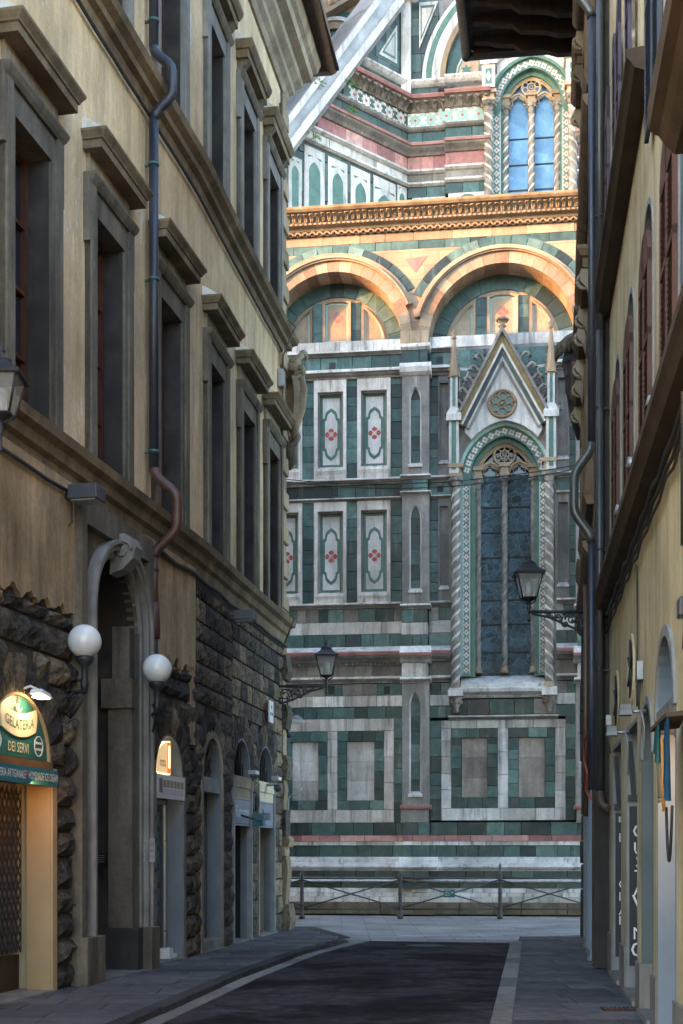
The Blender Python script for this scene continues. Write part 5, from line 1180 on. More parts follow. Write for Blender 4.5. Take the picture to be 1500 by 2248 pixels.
# glass shop with the lit sign
sh, fr, a, b_, zs, rs, c, hw = jambs('glass', .20, 'reveal_blue')
m = MB(); m.box(a-.12, a, -.04, .05, .03, zs); m.box(b_, b_+.11, -.04, .05, .03, zs); m.build('door_casing', 'stone_grey', sh, fr)
m = MB(); d0, d1 = a+.03, b_-.03; T = -.21
for q in ((d0, d0+.05, .08, 2.42), (d1-.05, d1, .08, 2.42), (d0, d1, .08, .2), (d0, d1, 2.36, 2.42), (c-.03, c+.03, .08, 2.42)): m.box(q[0], q[1], T-.05, T, q[2], q[3])
dr = m.build('glass_door', 'alu', sh, fr); m = MB(); m.box(d0+.05, c-.03, T-.03, T-.02, .2, 2.36); m.build('pane', 'glass_door', sh, fr); m = MB(); m.box(c+.03, d1-.05, T-.03, T-.02, .2, 2.36); m.build('pane', 'glass_door', sh, fr)
m = MB(); m.tube([(c-.1, T, .35), (c-.1, T+.06, .40), (c-.1, T+.06, 1.35), (c-.1, T, 1.40)], .016, 8); m.build('door_handle', 'alu', sh, fr)
for k in range(7): m = MB(); m.box(c+.1, c+.24, T+.001, T+.004, .35+k*.28, .35+k*.28+.2); m.build('door_sticker', 'teal_print', sh, fr)
m = MB(); m.box(d0, d1, -.5, -.2, 2.42, zs); m.build('transom', 'lead', sh, fr); m = MB(); m.pxz([(c+(hw-.01)*math.cos(math.pi*k/16), zs+rs*.98*math.sin(math.pi*k/16)) for k in range(17)], -.5, -.30); m.build('lunette', 'lead', sh, fr)
m = MB(); m.box(c+.18, c+.34, -.18, -.03, .065, .22); m.build('door_stop_box', 'white_paint', sh, fr); m = MB(); m.box(c+.36, c+.52, -.18, -.03, .065, .12); m.build('door_stop_box', 'white_paint', sh, fr)
# grey shop with the fan grille
sh, fr, a, b_, zs, rs, c, hw = jambs('grey', .20, 'reveal_blue')
m = MB(); m.box(a-.12, a, -.04, .055, .03, zs); m.box(b_, b_+.12, -.04, .055, .03, zs); m.ring(c, zs, hw, hw+.12, 0, math.pi, 20, -.04, .055, sz=(rs+.1)/(hw+.12)); m.build('door_casing', 'stone_tan', sh, fr)
m = MB(); m.box(a, b_, -.34, .02, 2.62, 2.86); m.build('transom', 'stone_blue', sh, fr)
m = MB()
for k in range(9): g = math.pi*(k+.5)/9; m.tube([(c+.12*math.cos(g), -.12, zs+.05+.1*math.sin(g)), (c+hw*.95*math.cos(g), -.12, zs+.05+rs*.9*math.sin(g))], .012, 5)
m.tube([(c+.14*math.cos(math.pi*k/12), -.12, zs+.04+.12*math.sin(math.pi*k/12)) for k in range(13)], .014, 5); m.tube([(c+hw*.7*math.cos(math.pi*k/16), -.12, zs+.04+rs*.62*math.sin(math.pi*k/16)) for k in range(17)], .01, 5); m.build('fan_grille', 'iron', sh, fr)
m = MB(); m.pxz([(c+(hw-.01)*math.cos(math.pi*k/16), zs+rs*.98*math.sin(math.pi*k/16)) for k in range(17)], -.5, -.30); m.build('lunette', 'lead', sh, fr)
m = MB(); T = -.21; d0, d1 = a+.02, b_-.02
for q in ((d0, d0+.07, .2, 2.62), (d1-.07, d1, .2, 2.62), (d0, d1, 2.1, 2.17), (d0, d1, .2, .34), (c-.04, c+.04, .2, 2.12)): m.box(q[0], q[1], T-.05, T, q[2], q[3])
m.build('glass_door', 'door_blue', sh, fr); m = MB(); m.box(d0+.05, d1-.05, T-.03, T-.02, .3, 2.62); m.build('pane', 'glass_door', sh, fr)
m = MB(); m.box(a, b_, -.36, .04, .03, .21); m.build('door_sill', 'stone_grey', sh, fr)
# the two restaurant doors near the corner
for key in ('rist', 'pizz'):
    sh, fr, a, b_, zs, rs, c, hw = jambs(key, .16, 'reveal_blue', .06, True, 'lead' if key == 'rist' else 'wall_inside')
    m = MB(); m.box(a-.05, a+.02, -.04, .06, .03, zs); m.box(b_-.02, b_+.05, -.04, .06, .03, zs); m.build('door_casing', 'stone_blue', sh, fr)
    m = MB(); m.box(a, b_, -.3, .05, 2.80, 3.0); m.build('transom', 'cream' if key == 'pizz' else 'stone_tan', sh, fr); m = MB(); m.box(a, b_, -.3, .03, 2.62, 2.795); m.build('transom', 'cream' if key == 'pizz' else 'stone_tan', sh, fr)
    m = MB()
    for k in range(8):
        xx = a+.08+(b_-a-.16)*k/7; q = 1-((xx-c)/hw)**2; m.tube([(xx, -.1, 2.98), (xx, -.1, zs+rs*math.sqrt(max(.02, q)))], .011, 5)
    m.build('lunette_bars', 'iron', sh, fr)
    m = MB(); m.pxz([(c+(hw-.01)*math.cos(math.pi*k/16), zs+rs*.98*math.sin(math.pi*k/16)) for k in range(17)], -.5, -.30); m.build('lunette', 'lead', sh, fr)
    m = MB(); m.box(a, a+.5, -.9, -.8, .06, 2.6); m.build('inner_panel', 'sign_dark' if key == 'rist' else 'wood_dark', sh, fr)
    if key == 'rist':
        m = MB(); m.box(a+.08, a+.34, -.34, -.30, 1.15, 2.3); m.build('menu_case', 'sign_dark', sh, fr)
        m = MB(); m.box(a+.1, a+.32, -.299, -.295, 1.2, 1.45); m.build('menu_sheet', 'cream', sh, fr)
        m = MB(); x0, x1 = a+.03, a+.62; P = [(x0, .12), (x1, .12), (x1, .9)]+[(x0+(x1-x0)*math.cos(g), .9+.45*math.sin(g)) for g in (.3, .6, .9, 1.2, 1.5)]+[(x0, 1.35)]
        for k in range(9): xx = x0+(x1-x0)*k/8; m.tube([(xx, -.2, .12), (xx, -.2, .9+.45*math.sqrt(max(0, 1-(k/8)**2)))], .014, 5)
        m.tube([(p[0], -.2, p[1]) for p in P+[P[0]]], .02, 6); m.build('half_gate', 'iron', sh, fr)
# ---------------------------------------------------------------- stone coat of arms on the corner
F45 = Frame(LP[3][0]+.02, LP[3][1]+.02, -.55, .835)
ca = thing('coat_of_arms', 'carved stone shield with scrolls and crest on the palace corner', 'coat of arms', F45.W(0, 0, 10.73))
ZA = 10.95; n = 9; vs = []; m = MB()
for j in range(n+1):
    v = j/n; hw_ = .52*math.sin(math.pi*min(1, .18+v*.62))**.8*(1 if v > .1 else .55+v*4.5); z = ZA-.85+v*1.45
    for q in range(7): u = q/6*2-1; vs.append((u*hw_, .28+.26*(1-u*u)*math.sin(math.pi*(.15+.7*v)), z))
m.add(vs, [(j*7+q, j*7+q+1, (j+1)*7+q+1, (j+1)*7+q) for j in range(n) for q in range(6)], True)
per = list(range(7))+[j*7+6 for j in range(1, n+1)]+[n*7+q for q in range(5, -1, -1)]+[j*7 for j in range(n-1, 0, -1)]; L_ = len(per)
m.add([vs[p] for p in per]+[(vs[p][0]*.9, .02, vs[p][2]) for p in per], [(p, (p+1) % L_, L_+(p+1) % L_, L_+p) for p in range(L_)]); m.build('shield', 'stone_tan', ca, F45)
def spiral(mb, x, t, z, r, r0, turns, sg, up, th, ax='xz'):
    pts = []; k = 22
    for j in range(k+1):
        g = turns*2*math.pi*j/k; q = r*(1-.82*j/k); pts.append((x+sg*q*math.cos(g), t+.02*j/k, z+up*q*math.sin(g)))
    mb.tube(pts, [th*(1-.45*j/k) for j in range(k+1)], 7)
for sg in (-1, 1):
    m = MB(); spiral(m, sg*.42, .25, ZA+.62, .24, .05, 1.4, -sg, 1, .075); m.tube([(sg*.60, .2, ZA+.5), (sg*.66, .22, ZA+.1), (sg*.55, .24, ZA-.4), (sg*.3, .2, ZA-.85), (sg*.12, .16, ZA-1.1)], [.07, .1, .09, .08, .06], 8); m.build('scroll', 'stone_tan', ca, F45)
m = MB(); m.tube([(0, .2, ZA+.75), (0, .24, ZA+.95)], [.24, .3], 10); m.tube([(-.3, .26, ZA+1.0), (0, .38, ZA+.98), (.3, .26, ZA+1.0)], .09, 8); m.tube([(-.28, .24, ZA+.82), (0, .36, ZA+.8), (.28, .24, ZA+.82)], .075, 8)
m.tube([(0, .25, ZA+1.02), (.02, .38, ZA+1.2), (.0, .56, ZA+1.36)], [.13, .1, .1], 8); m.ball((0, .62, ZA+1.4), .12, 8, 6, (.8, 1.2, 1)); m.ball((0, .7, ZA+1.32), .07, 6, 4); m.build('crest', 'stone_tan', ca, F45)
m = MB(); m.tube([(0, .3, ZA-.8), (0, .34, ZA-1.0), (0, .26, ZA-1.25)], [.12, .17, .12], 9); m.tube([(-.2, .2, ZA-1.25), (0, .32, ZA-1.3), (.2, .2, ZA-1.25)], .08, 8); m.tube([(0, .2, ZA-1.25), (0, .2, ZA-1.7), (0, .12, ZA-1.95)], [.2, .17, .08], 9); m.build('pendant', 'stone_dark', ca, F45)
for ch in ca.children: pass
ca.matrix_basis = Matrix.Translation(F45.W(0, 0, 10.95)) @ Matrix.Scale(.74, 4)

# unseen house added next to the palace, its height set to block the sun
NB = thing('sun_block_house', 'plain plastered house before the palace, outside the left edge of the picture', 'building', (-5.5, 6, 0))
FN_ = Frame(-6.4956+.2038*1.5-.05, 1.5, .2038, 1.0); n1 = FN_.atY(11.5)
m = MB(); m.box(0, n1, -12, 0, 0, 12.9); m.build('wall', 'plaster_tan', NB, FN_); m = MB(); m.add([(0, .5, 12.9), (n1, .5, 12.9), (n1, -12, 12.9), (0, -12, 12.9), (0, -5, 13.9), (n1, -5, 13.9)], [(0, 1, 5, 4), (2, 3, 4, 5), (0, 4, 3), (1, 2, 5), (0, 1, 2, 3)]); m.build('roof', 'terracotta', NB, FN_)
for Y in (4., 7., 10.):
    for z in (1.6, 6.5): m = MB(); m.box(FN_.atY(Y)-.5, FN_.atY(Y)+.5, -.05, .03, z, z+2); m.build('window', 'glass_dark', NB, FN_)
# ---------------------------------------------------------------- the yellow house on the right
FR = Frame(RW(18.75), 18.75, -.135, -1.0)             # x = 0 at its far end, growing towards the street's near end
YH = thing('yellow_house', 'ochre yellow plastered house with arched brown shutters on the right', 'building', FR.W(3, 0, 0))
rx = FR.atY; RLEN = rx(2.)
RO = {'sign': (rx(18.0), rx(16.5), 3.02, 0), 'gust': (rx(15.7), rx(14.25), 3.06, 0), 'teal': (rx(13.67), rx(12.6), 2.6, .53), 'pale': (rx(12.1), rx(10.75), 2.85, .66)}
RWIN = [rx(17.1), rx(15.1), rx(13.05), rx(11.0)]
hol = [(a, b_, -1, z+r) for a, b_, z, r in RO.values()]+[(c-.5, c+.5, 5.5, 8.0) for c in RWIN]+[(c-.45, c+.45, 9.75, 11.9) for c in RWIN[:2]]
m = MB(); m.grid(0, rx(13.9), 11.1, 15.5, hol); m.grid(0, RLEN, 0, 11.1, hol); m.sheet([(rx(13.9), 0, 11.1), (rx(13.9), -9, 11.1), (rx(13.9), -9, 15.5), (rx(13.9), 0, 15.5)])
def spandrel(m, a, b_, zs, rs):
    A = arc_pts((a+b_)/2, zs, (b_-a)/2, math.pi, 0, 16, rs/((b_-a)/2))
    for p, q in zip(A, A[1:]): m.sheet([(p[0], 0, p[1]), (q[0], 0, q[1]), (q[0], 0, zs+rs), (p[0], 0, zs+rs)])
for k in ('teal', 'pale'): a, b_, z, r = RO[k]; spandrel(m, a, b_, z, r)
for c in RWIN: spandrel(m, c-.5, c+.5, 7.5, .5)
for c in RWIN[:2]: spandrel(m, c-.45, c+.45, 11.45, .45)
m.build('wall', 'plaster_yellow', YH, FR)
m = MB(); m.box(0, rx(13.9), -9, -8.9, 0, 15.5); m.box(rx(13.9), RLEN, -9, -8.9, 0, 11.1); m.box(0, rx(13.9), -9, 0, 15.5, 15.6); m.box(rx(13.9), RLEN, -9, 0, 11.1, 11.2); m.box(RLEN, RLEN+.1, -9, 0, 0, 11.1); m.box(-.02, .0, -9, -.6, 0, 15.5); m.build('wall', 'plaster_yellow', YH, FR)
for x0, x1, z in ((-.02, RLEN, 5.02), (-.02, rx(12.75), 9.2)):
    m = MB(); m.ptz([(-.05, z), (.05, z), (.16, z+.04), (.20, z+.1), (.24, z+.14), (.24, z+.22), (-.05, z+.25)], x0, x1); m.build('string_course', 'stone_soffit', YH, FR)
m = MB(); x = .1
m.box(0, RLEN, -.02, .035, .0, .42); m.build('base_band', 'stone_grey', YH, FR) if False else None
for a, b_ in ((0, RO['sign'][0]), (RO['sign'][1], RO['gust'][0]), (RO['gust'][1], RO['teal'][0]), (RO['teal'][1], RO['pale'][0]), (RO['pale'][1], RLEN)):
    m = MB(); m.box(a+.01, b_-.01, -.02, .03, -.02, random.uniform(.42, .55)); m.build('plinth', 'stone_grey', YH, FR)
def slats(mb, x0, x1, z0, z1, t, step=.055, th=.008):
    z = z0
    while z < z1-step: mb.ptz([(t-.012, z), (t+.016, z+step*.1), (t+.016, z+step*.1+th), (t-.012, z+th+step*.55)], x0, x1); z += step
def leaf(par, fr, x0, x1, z0, z1, t, mm, arch=0., hinge=0):
    """louvred shutter leaf; arch gives the outer-edge drop of an arched top"""
    m = MB(); s_ = .055; zl, zr = (z1-arch, z1) if hinge == 0 else (z1, z1-arch)
    m.box(x0, x0+s_, t-.02, t+.02, z0, zl); m.box(x1-s_, x1, t-.02, t+.02, z0, zr); m.box(x0, x1, t-.02, t+.02, z0, z0+.09); zm = z0+(z1-z0)*.48; m.box(x0, x1, t-.02, t+.02, zm, zm+.07)
    n = 6; top = []
    for k in range(n+1):
        u = k/n; q = (1-u) if hinge == 0 else u; top.append((x0+(x1-x0)*u, z1-arch*(1-math.sqrt(max(0, 1-q*q)))))
    m.pxz([(top[0][0], z1-arch-.12)]+top+[(top[-1][0], z1-arch-.12)], t-.02, t+.02); o = m.build('shutter', mm, par, fr)
    m = MB(); slats(m, x0+s_, x1-s_, z0+.09, zm, t); slats(m, x0+s_, x1-s_, zm+.07, z1-arch-.12, t); tag(m.build('slats', mm, par, fr), kind='stuff')
for c in RWIN:
    wn = empty('arched_window', FR.W(c, 0, 5.5), YH); h = .5
    m = MB(); m.ring(c, 7.5, h, h+.06, 0, math.pi, 18, -.3, .015); m.box(c-h-.06, c-h, -.3, .015, 5.45, 7.5); m.box(c+h, c+h+.06, -.3, .015, 5.45, 7.5); m.build('surround', 'stone_blue', wn, FR)
    m = MB(); m.box(c-h-.05, c+h+.05, -.34, -.3, 5.4, 8.1); m.build('pane', 'glass_dark', wn, FR)
    m = MB(); m.box(c-h-.12, c+h+.12, -.3, .12, 5.40, 5.5); m.build('sill', 'stone_grey', wn, FR)
    leaf(wn, FR, c-h, c-.01, 5.52, 7.72, .035, 'shutter_brown', .32, 0); leaf(wn, FR, c+.01, c+h, 5.52, 7.72, .035, 'shutter_brown', .32, 1)
for k, c in enumerate(RWIN[:2]):
    wn = empty('arched_window', FR.W(c, 0, 9.75), YH); h = .45
    m = MB(); m.ring(c, 11.45, h, h+.09, 0, math.pi, 18, -.3, .04); m.box(c-h-.09, c-h, -.3, .04, 9.7, 11.45); m.box(c+h, c+h+.09, -.3, .04, 9.7, 11.45); m.build('surround', 'cement', wn, FR)
    m = MB(); m.box(c-h-.05, c+h+.05, -.34, -.3, 9.7, 12); m.build('pane', 'glass_dark', wn, FR)
    leaf(wn, FR, c-h-.5, c-h-.02, 9.72, 11.85, .09, 'shutter_purple', .3, 0); leaf(wn, FR, c+h+.02, c+h+.5, 9.72, 11.85, .09, 'shutter_purple', .3, 1)
wn = empty('arched_window', FR.W(rx(10.8), 0, 8.5), YH)
leaf(wn, FR, rx(12.62), rx(12.0), 8.42, 10.9, .06, 'shutter_blue'); leaf(wn, FR, rx(11.97), rx(11.42), 8.42, 10.9, .06, 'shutter_blue')
m = MB(); m.box(rx(11.4), rx(10.2), -.02, .03, 8.4, 10.9); m.build('surround', 'cement', wn, FR)
m = MB(); m.ptz([(-.05, 6.0), (.30, 6.0), (.36, 6.06), (.40, 6.12), (.46, 6.16), (.47, 6.3), (-.05, 6.34)], rx(8.2), rx(3.)); m.build('balcony_slab', 'stone_soffit', YH, FR)
# doorways: reveals and what closes them
def rdoor(key, m1, m2, back, nm):
    a, b_, z, r = RO[key]; c, hw = (a+b_)/2, (b_-a)/2; e = empty(nm, FR.W(c, 0, 0), YH); m = MB()
    m.box(a-.05, a, -back, .005, -.02, z); m.box(b_, b_+.05, -back, .005, -.02, z)
    if r: m.ring(c, z, hw, hw+.05, 0, math.pi, 16, -back, .005, sz=r/hw)
    else: m.box(a-.05, b_+.05, -back, .005, z, z+.05)
    m.build('reveal', m1, e, FR); m = MB(); m.box(a-.05, b_+.05, -back-.05, -back, -.02, z+r+.05); m.build('door_leaf', m2, e, FR)
    m = MB(); m.box(a, b_, -back, .06, -.02, .04); m.build('doorstep', 'stone_grey', e, FR)
    return e, a, b_, z, r, c, hw
rdoor('sign', 'stone_blue', 'sign_dark', .6, 'doorway'); rdoor('gust', 'stone_blue', 'sign_dark', .6, 'doorway')
e, a, b_, z, r, c, hw = rdoor('teal', 'door_teal', 'door_teal', .25, 'doorway')
m = MB(); m.box(a-.02, a+.09, -.1, .04, -.02, .5); m.build('door_plinth', 'stone_grey', e, FR); m = MB(); m.box(c-.02, c+.02, -.25, -.22, .1, z); m.build('door_batten', 'door_teal', e, FR)
m = MB(); m.ring(c, z, hw, hw+.08, 0, math.pi, 16, -.02, .02, sz=(r+.07)/(hw+.08)); m.build('door_casing', 'stone_blue', e, FR)
e, a, b_, z, r, c, hw = rdoor('pale', 'door_pale', 'door_pale', .5, 'doorway')
m = MB(); m.box(a, b_, -.2, .02, 2.72, 2.92); m.build('transom', 'stone_grey', e, FR); m = MB(); m.box(a, b_, -.3, -.25, 2.9, 3.6); m.build('fanlight', 'glass_dark', e, FR)
m = MB(); m.ring(c, z, hw, hw+.1, 0, math.pi, 16, -.02, .03, sz=(r+.1)/(hw+.1)); m.build('door_casing', 'stone_blue', e, FR)
for Y, z in ((17.25, 3.62), (14.97, 3.72)):           # round windows over the doors
    c = rx(Y); m = MB(); m.pxz([(c+.34*math.cos(g*math.pi/12), z+.34*math.sin(g*math.pi/12)) for g in range(24)], -.1, .008); o = m.build('oculus', 'stone_soot_shade', YH, FR)
    m = MB(); m.ring(c, z, .33, .40, 0, 2*math.pi, 28, -.02, .02, True); m.build('oculus_rim', 'plaster_yellow', o, FR)
    m = MB()
    for k in range(3): g = .5+k*math.pi/3; m.tube([(c-.33*math.cos(g), .02, z-.33*math.sin(g)), (c+.33*math.cos(g), .02, z+.33*math.sin(g))], .014, 5)
    m.build('oculus_bars', 'iron', o, FR)
# ---------------------------------------------------------------- the far house with the deep eaves
FF = Frame(4.72, 25.8, -.16, -1.0); FLEN = FF.atY(18.75)
CH = thing('corner_house', 'dark stone house with scrolled window hoods and deep wooden eaves at the right corner', 'building', FF.W(3, 0, 0))
m = MB(); m.grid(0, FLEN, 0, 17.9, [(FF.atY(24.3), FF.atY(22.9), -1, 2.6), (FF.atY(21.6), FF.atY(20.1), -1, 2.6)]); m.box(0, FLEN, -8, -7.9, 0, 17.9); m.sheet([(0, 0, 0), (0, -8, 0), (0, -8, 17.9), (0, 0, 17.9)]); m.build('wall', 'stone_brown', CH, FF); m = MB(); m.sheet([(FLEN, 0, 0), (FLEN, -8, 0), (FLEN, -8, 17.9), (FLEN, 0, 17.9)]); m.build('wall', 'stone_soot_shade', CH, FF)
for z in (5.85, 12.2):
    m = MB(); m.ptz([(-.05, z), (.04, z), (.1, z+.05), (.16, z+.14), (.17, z+.22), (-.05, z+.25)], 0, FLEN); m.build('string_course', 'stone_brown', CH, FF)
def console(par, fr, x, z, h, out, mm):
    m = MB(); P = [(0, z-h), (.03, z-h+.02), (.05, z-h*.7), (out*.5, z-h*.45), (out*.95, z-h*.3), (out, z-h*.12), (out*.9, z), (0, z)]; m.ptz(P, x-.07, x+.07)
    m.tube([(x, out*.62+.11*math.cos(g), z-h*.26+.11*math.sin(g)) for g in [k*math.pi/6 for k in range(13)]], .03, 6); m.build('console', mm, par, fr)
for Y in (19.95, 22.1, 24.5):
    for zb, zt, zh in ((6.9, 9.3, 10.43), (13.0, 15.0, 16.1)):
        c = FF.atY(Y); wn = empty('window', FF.W(c, 0, zb), CH); h = .5; m = MB()
        m.box(c-h-.2, c-h, -.05, .08, zb, zt+.25); m.box(c+h, c+h+.2, -.05, .08, zb, zt+.25); m.box(c-h, c+h, -.05, .078, zt, zt+.25); m.build('surround', 'stone_brown', wn, FF)
        m = MB(); m.box(c-h, c+h, -.05, .012, zb, zt); m.build('pane', 'glass_dark', wn, FF)
        m = MB(); frust(m, c, [(zh-.3, .82, .16), (zh-.16, .82, .16), (zh-.14, .86, .19), (zh-.05, .9, .24), (zh, .9, .25)]); m.build('hood', 'stone_brown', wn, FF)
        for sg in (-1, 1): console(wn, FF, c+sg*.72, zh-.3, .62, .20, 'stone_tan')
        m = MB(); frust(m, c, [(zb-.2, .8, .1), (zb-.08, .82, .14), (zb, .85, .16)]); m.build('sill', 'stone_brown', wn, FF)
for Y0, Y1 in ((24.3, 22.9), (21.6, 20.1)):
    a, b_ = FF.atY(Y0), FF.atY(Y1); e = empty('doorway', FF.W((a+b_)/2, 0, 0), CH); m = MB(); m.box(a-.05, a, -.5, .03, 0, 2.6); m.box(b_, b_+.05, -.5, .03, 0, 2.6); m.box(a, b_, -.5, .03, 2.6, 2.66); m.build('reveal', 'door_pale' if Y0 < 22 else 'reveal_blue', e, FF)
    m = MB(); m.box(a-.05, b_+.05, -.55, -.5, 0, 2.6); m.build('door_leaf', 'door_blue', e, FF); m = MB(); m.box(a, b_, -.5, .06, -.01, .06); m.build('doorstep', 'stone_grey', e, FF)
z = 0
while z < 5.8:                                         # weathered quoins at the far corner
    hgt = random.uniform(.42, .6); m = MB(); m.box(-.06, .36, -.5, random.uniform(.03, .07), z+.01, z+hgt-.01); m.build('quoin', 'stone_soot_shade', CH, FF, bevel=.02); z += hgt
# roof overhang with planks, rafters and carved corbels
ZE = 17.55; EO = 2.25
m = MB(); m.box(-.45, FLEN, -7, EO, ZE+.22, ZE+.3); m.build('eaves_deck', 'wood_dark', CH, FF)
x = -.4
while x < 4.2: m = MB(); m.box(x, x+.14, -.2, EO-.04, ZE+.19, ZE+.215); m.build('eaves_plank', 'wood_dark', CH, FF); x += .15
for x in (.0, .62, 1.24, 1.86, 2.48, 3.1):
    m = MB(); P = [(0, ZE-.32), (.5, ZE-.30), (.7, ZE-.22), (.85, ZE-.2), (1.2, ZE-.16), (1.35, ZE-.04), (1.7, ZE), (1.85, ZE+.06), (2.1, ZE+.08), (2.15, ZE+.19), (0, ZE+.19)]; m.ptz(P, x-.07, x+.07); m.build('eaves_corbel', 'wood_dark', CH, FF)
m = MB(); m.box(-.36, -.22, 0, EO-.1, ZE+.02, ZE+.19); m.build('eaves_beam', 'wood_dark', CH, FF)
m = MB(); g_ = EO+.05; m.tube([(FLEN, g_, ZE+.2), (-.40, g_, ZE+.12)], .10, 10); m.tube([(-.42, g_+.05, ZE+.10), (-.44, -.4, ZE+.07)], .085, 10); m.ball((-.42, g_, ZE+.11), .105, 10, 6); m.build('gutter', 'pipe_dark', CH, FF)
m = MB(); m.add([(-.5, EO+.15, ZE+.31), (FLEN, EO+.15, ZE+.31), (FLEN, -7, ZE+.31), (-.5, -7, ZE+.31), (3, -3, ZE+2.2), (FLEN, -3, ZE+2.2)], [(0, 1, 5, 4), (1, 2, 5), (2, 3, 4, 5), (3, 0, 4), (0, 1, 2, 3)]); m.build('roof', 'terracotta', CH, FF)
# carved stone arms on that corner, half hidden by the hoods
FA = Frame(4.72, 25.83, -.75, -.66); FA = Frame(4.70, 25.82, .70, -.72)
cb_ = thing('coat_of_arms', 'weathered dark stone emblem with ribbed shell top on the right corner house', 'coat of arms', FF.W(0, .2, 10)); FE = Frame(4.66, 25.80, .45, -.89)
m = MB()
for k in range(8):
    g = -1.25+2.5*k/7; m.tube([(.06*math.sin(g), .02, 11.62), (.22*math.sin(g), .16+.10*math.cos(g), 11.66), (.34*math.sin(g), .26+.14*math.cos(g), 11.5), (.36*math.sin(g), .28+.14*math.cos(g), 11.3)], [.04, .06, .065, .03], 7)
m.build('shell', 'stone_dark', cb_, FE)
m = MB(); m.tube([(0, .06, 11.5), (0, .14, 11.2), (0, .1, 10.7), (0, .06, 10.1), (0, .02, 9.7)], [.2, .24, .2, .15, .05], 10); m.ball((.05, .3, 11.2), .11, 8, 6); m.ball((.0, .26, 10.9), .1, 8, 6); m.tube([(.0, .3, 11.0), (.02, .3, 10.6), (0, .2, 10.3)], [.04, .06, .03], 7); m.build('shield', 'stone_soot_shade', cb_, FE)
# ---------------------------------------------------------------- drainpipes
def pipe(name, label, fr, runs, extra=None):
    """runs: (part name, material, points (x,t,z), radius)"""
    t_ = thing(name, label, 'drainpipe', fr.W(*runs[-1][2][-1]))
    for nm, mm, pts, r in runs:
        m = MB(); m.tube(pts, r, 12); m.build(nm, mm, t_, fr)
    return t_
def bend(x, t0, t1, z0, z1, n=6, dx=0.):
    """swan neck out from t0 to t1 and back, between heights z0 (top) and z1"""
    P = []
    for k in range(n+1): f = k/n; s_ = .5-.5*math.cos(math.pi*f); P.append((x+dx*s_, t0+(t1-t0)*s_, z0-(z0-z1)*.36*f))
    for k in range(n+1): f = k/n; s_ = .5-.5*math.cos(math.pi*f); P.append((x+dx*(1-s_), t1+(t0-t1)*s_, z0-(z0-z1)*(.64+.36*f)))
    return P
fr = FL[0]; x = fr.atY(18.42)
lpipe = pipe('drainpipe', 'dark blue and brown drainpipe running down the tan palace between its windows', fr,
     [('pipe_run', 'pipe_blue', [(x, .13, 18.4), (x, .13, 12.85)], .066), ('swan_neck', 'pipe_blue', bend(x, .13, .40, 12.85, 11.85), .068), ('pipe_run', 'pipe_blue', [(x, .13, 11.85), (x, .13, 6.95)], .066),
      ('swan_neck', 'pipe_brown', bend(x, .13, .47, 6.98, 5.75), .068), ('pipe_run', 'pipe_brown', [(x, .13, 5.8), (x, .13, 5.0)], .066), ('pipe_sleeve', 'pipe_brown', [(x, .13, 5.12), (x, .13, 4.62)], .088),
      ('pipe_foot', 'pipe_dark', [(x, .13, 4.64), (x-.01, .13, 4.45), (x-.08, .11, 4.34), (x-.2, .02, 4.3)], .066)])
for z in (17, 13.2, 11.2, 9.6, 7.2, 5.55):
    m = MB(); m.tube([(x, .13, z), (x, .13, z+.04)], .076, 12); m.box(x-.015, x+.015, 0, .1, z, z+.03); m.build('pipe_clamp', 'pipe_green' if z > 6 else 'iron', lpipe, fr)
xx = FR.px(1320, .12)
p_ = pipe('drainpipe', 'thick dark grey drainpipe where the yellow house meets the corner house', FR, [('pipe_run', 'pipe_dark', [(xx, .14, 15.4), (xx+.03, .14, 9)], .052), ('pipe_run', 'pipe_dark', [(xx+.03, .14, 9), (xx+.02, .14, 2.5)], .052), ('pipe_foot', 'pipe_copper', [(xx+.02, .14, 2.5), (xx+.06, .12, 2.32), (xx+.2, .03, 2.25)], .055)])
for z in (13.8, 10.6, 7.9, 5.9, 4.2):
    m = MB(); m.tube([(xx+.02, .14, z), (xx+.02, .14, z+.03)], .06, 12); m.box(xx+.01, xx+.03, 0, .1, z, z+.025); m.build('pipe_clamp', 'iron', p_, FR)
xx = FF.px(1303, .1)
p_ = pipe('drainpipe', 'narrow verdigris drainpipe with two swan necks on the corner house', FF,
     [('pipe_run', 'pipe_green', [(xx-1.2, .12, 17.4), (xx-.3, .12, 13.6), (xx, .12, 12.95)], .055), ('swan_neck', 'pipe_dark', bend(xx, .12, .34, 12.95, 11.75), .058), ('pipe_run', 'pipe_blue', [(xx, .12, 11.8), (xx, .12, 6.6)], .045),
      ('swan_neck', 'pipe_dark', bend(xx, .12, .33, 6.6, 5.4), .056), ('pipe_run', 'pipe_blue', [(xx, .12, 5.45), (xx, .12, 2.4)], .045)])
xx = FF.px(1289, .06)
pipe('drainpipe', 'thin brown copper drainpipe at the far edge of the corner house', FF, [('pipe_run', 'pipe_copper', [(xx, .08, 5.8), (xx, .08, 2.2)], .04)])
xx = FR.px(1497, .08)
pipe('drainpipe', 'thin dark conduit at the right edge of the picture on the yellow house', FR, [('pipe_run', 'pipe_dark', [(xx, .07, 6.8), (xx, .07, 3.9)], .02)])
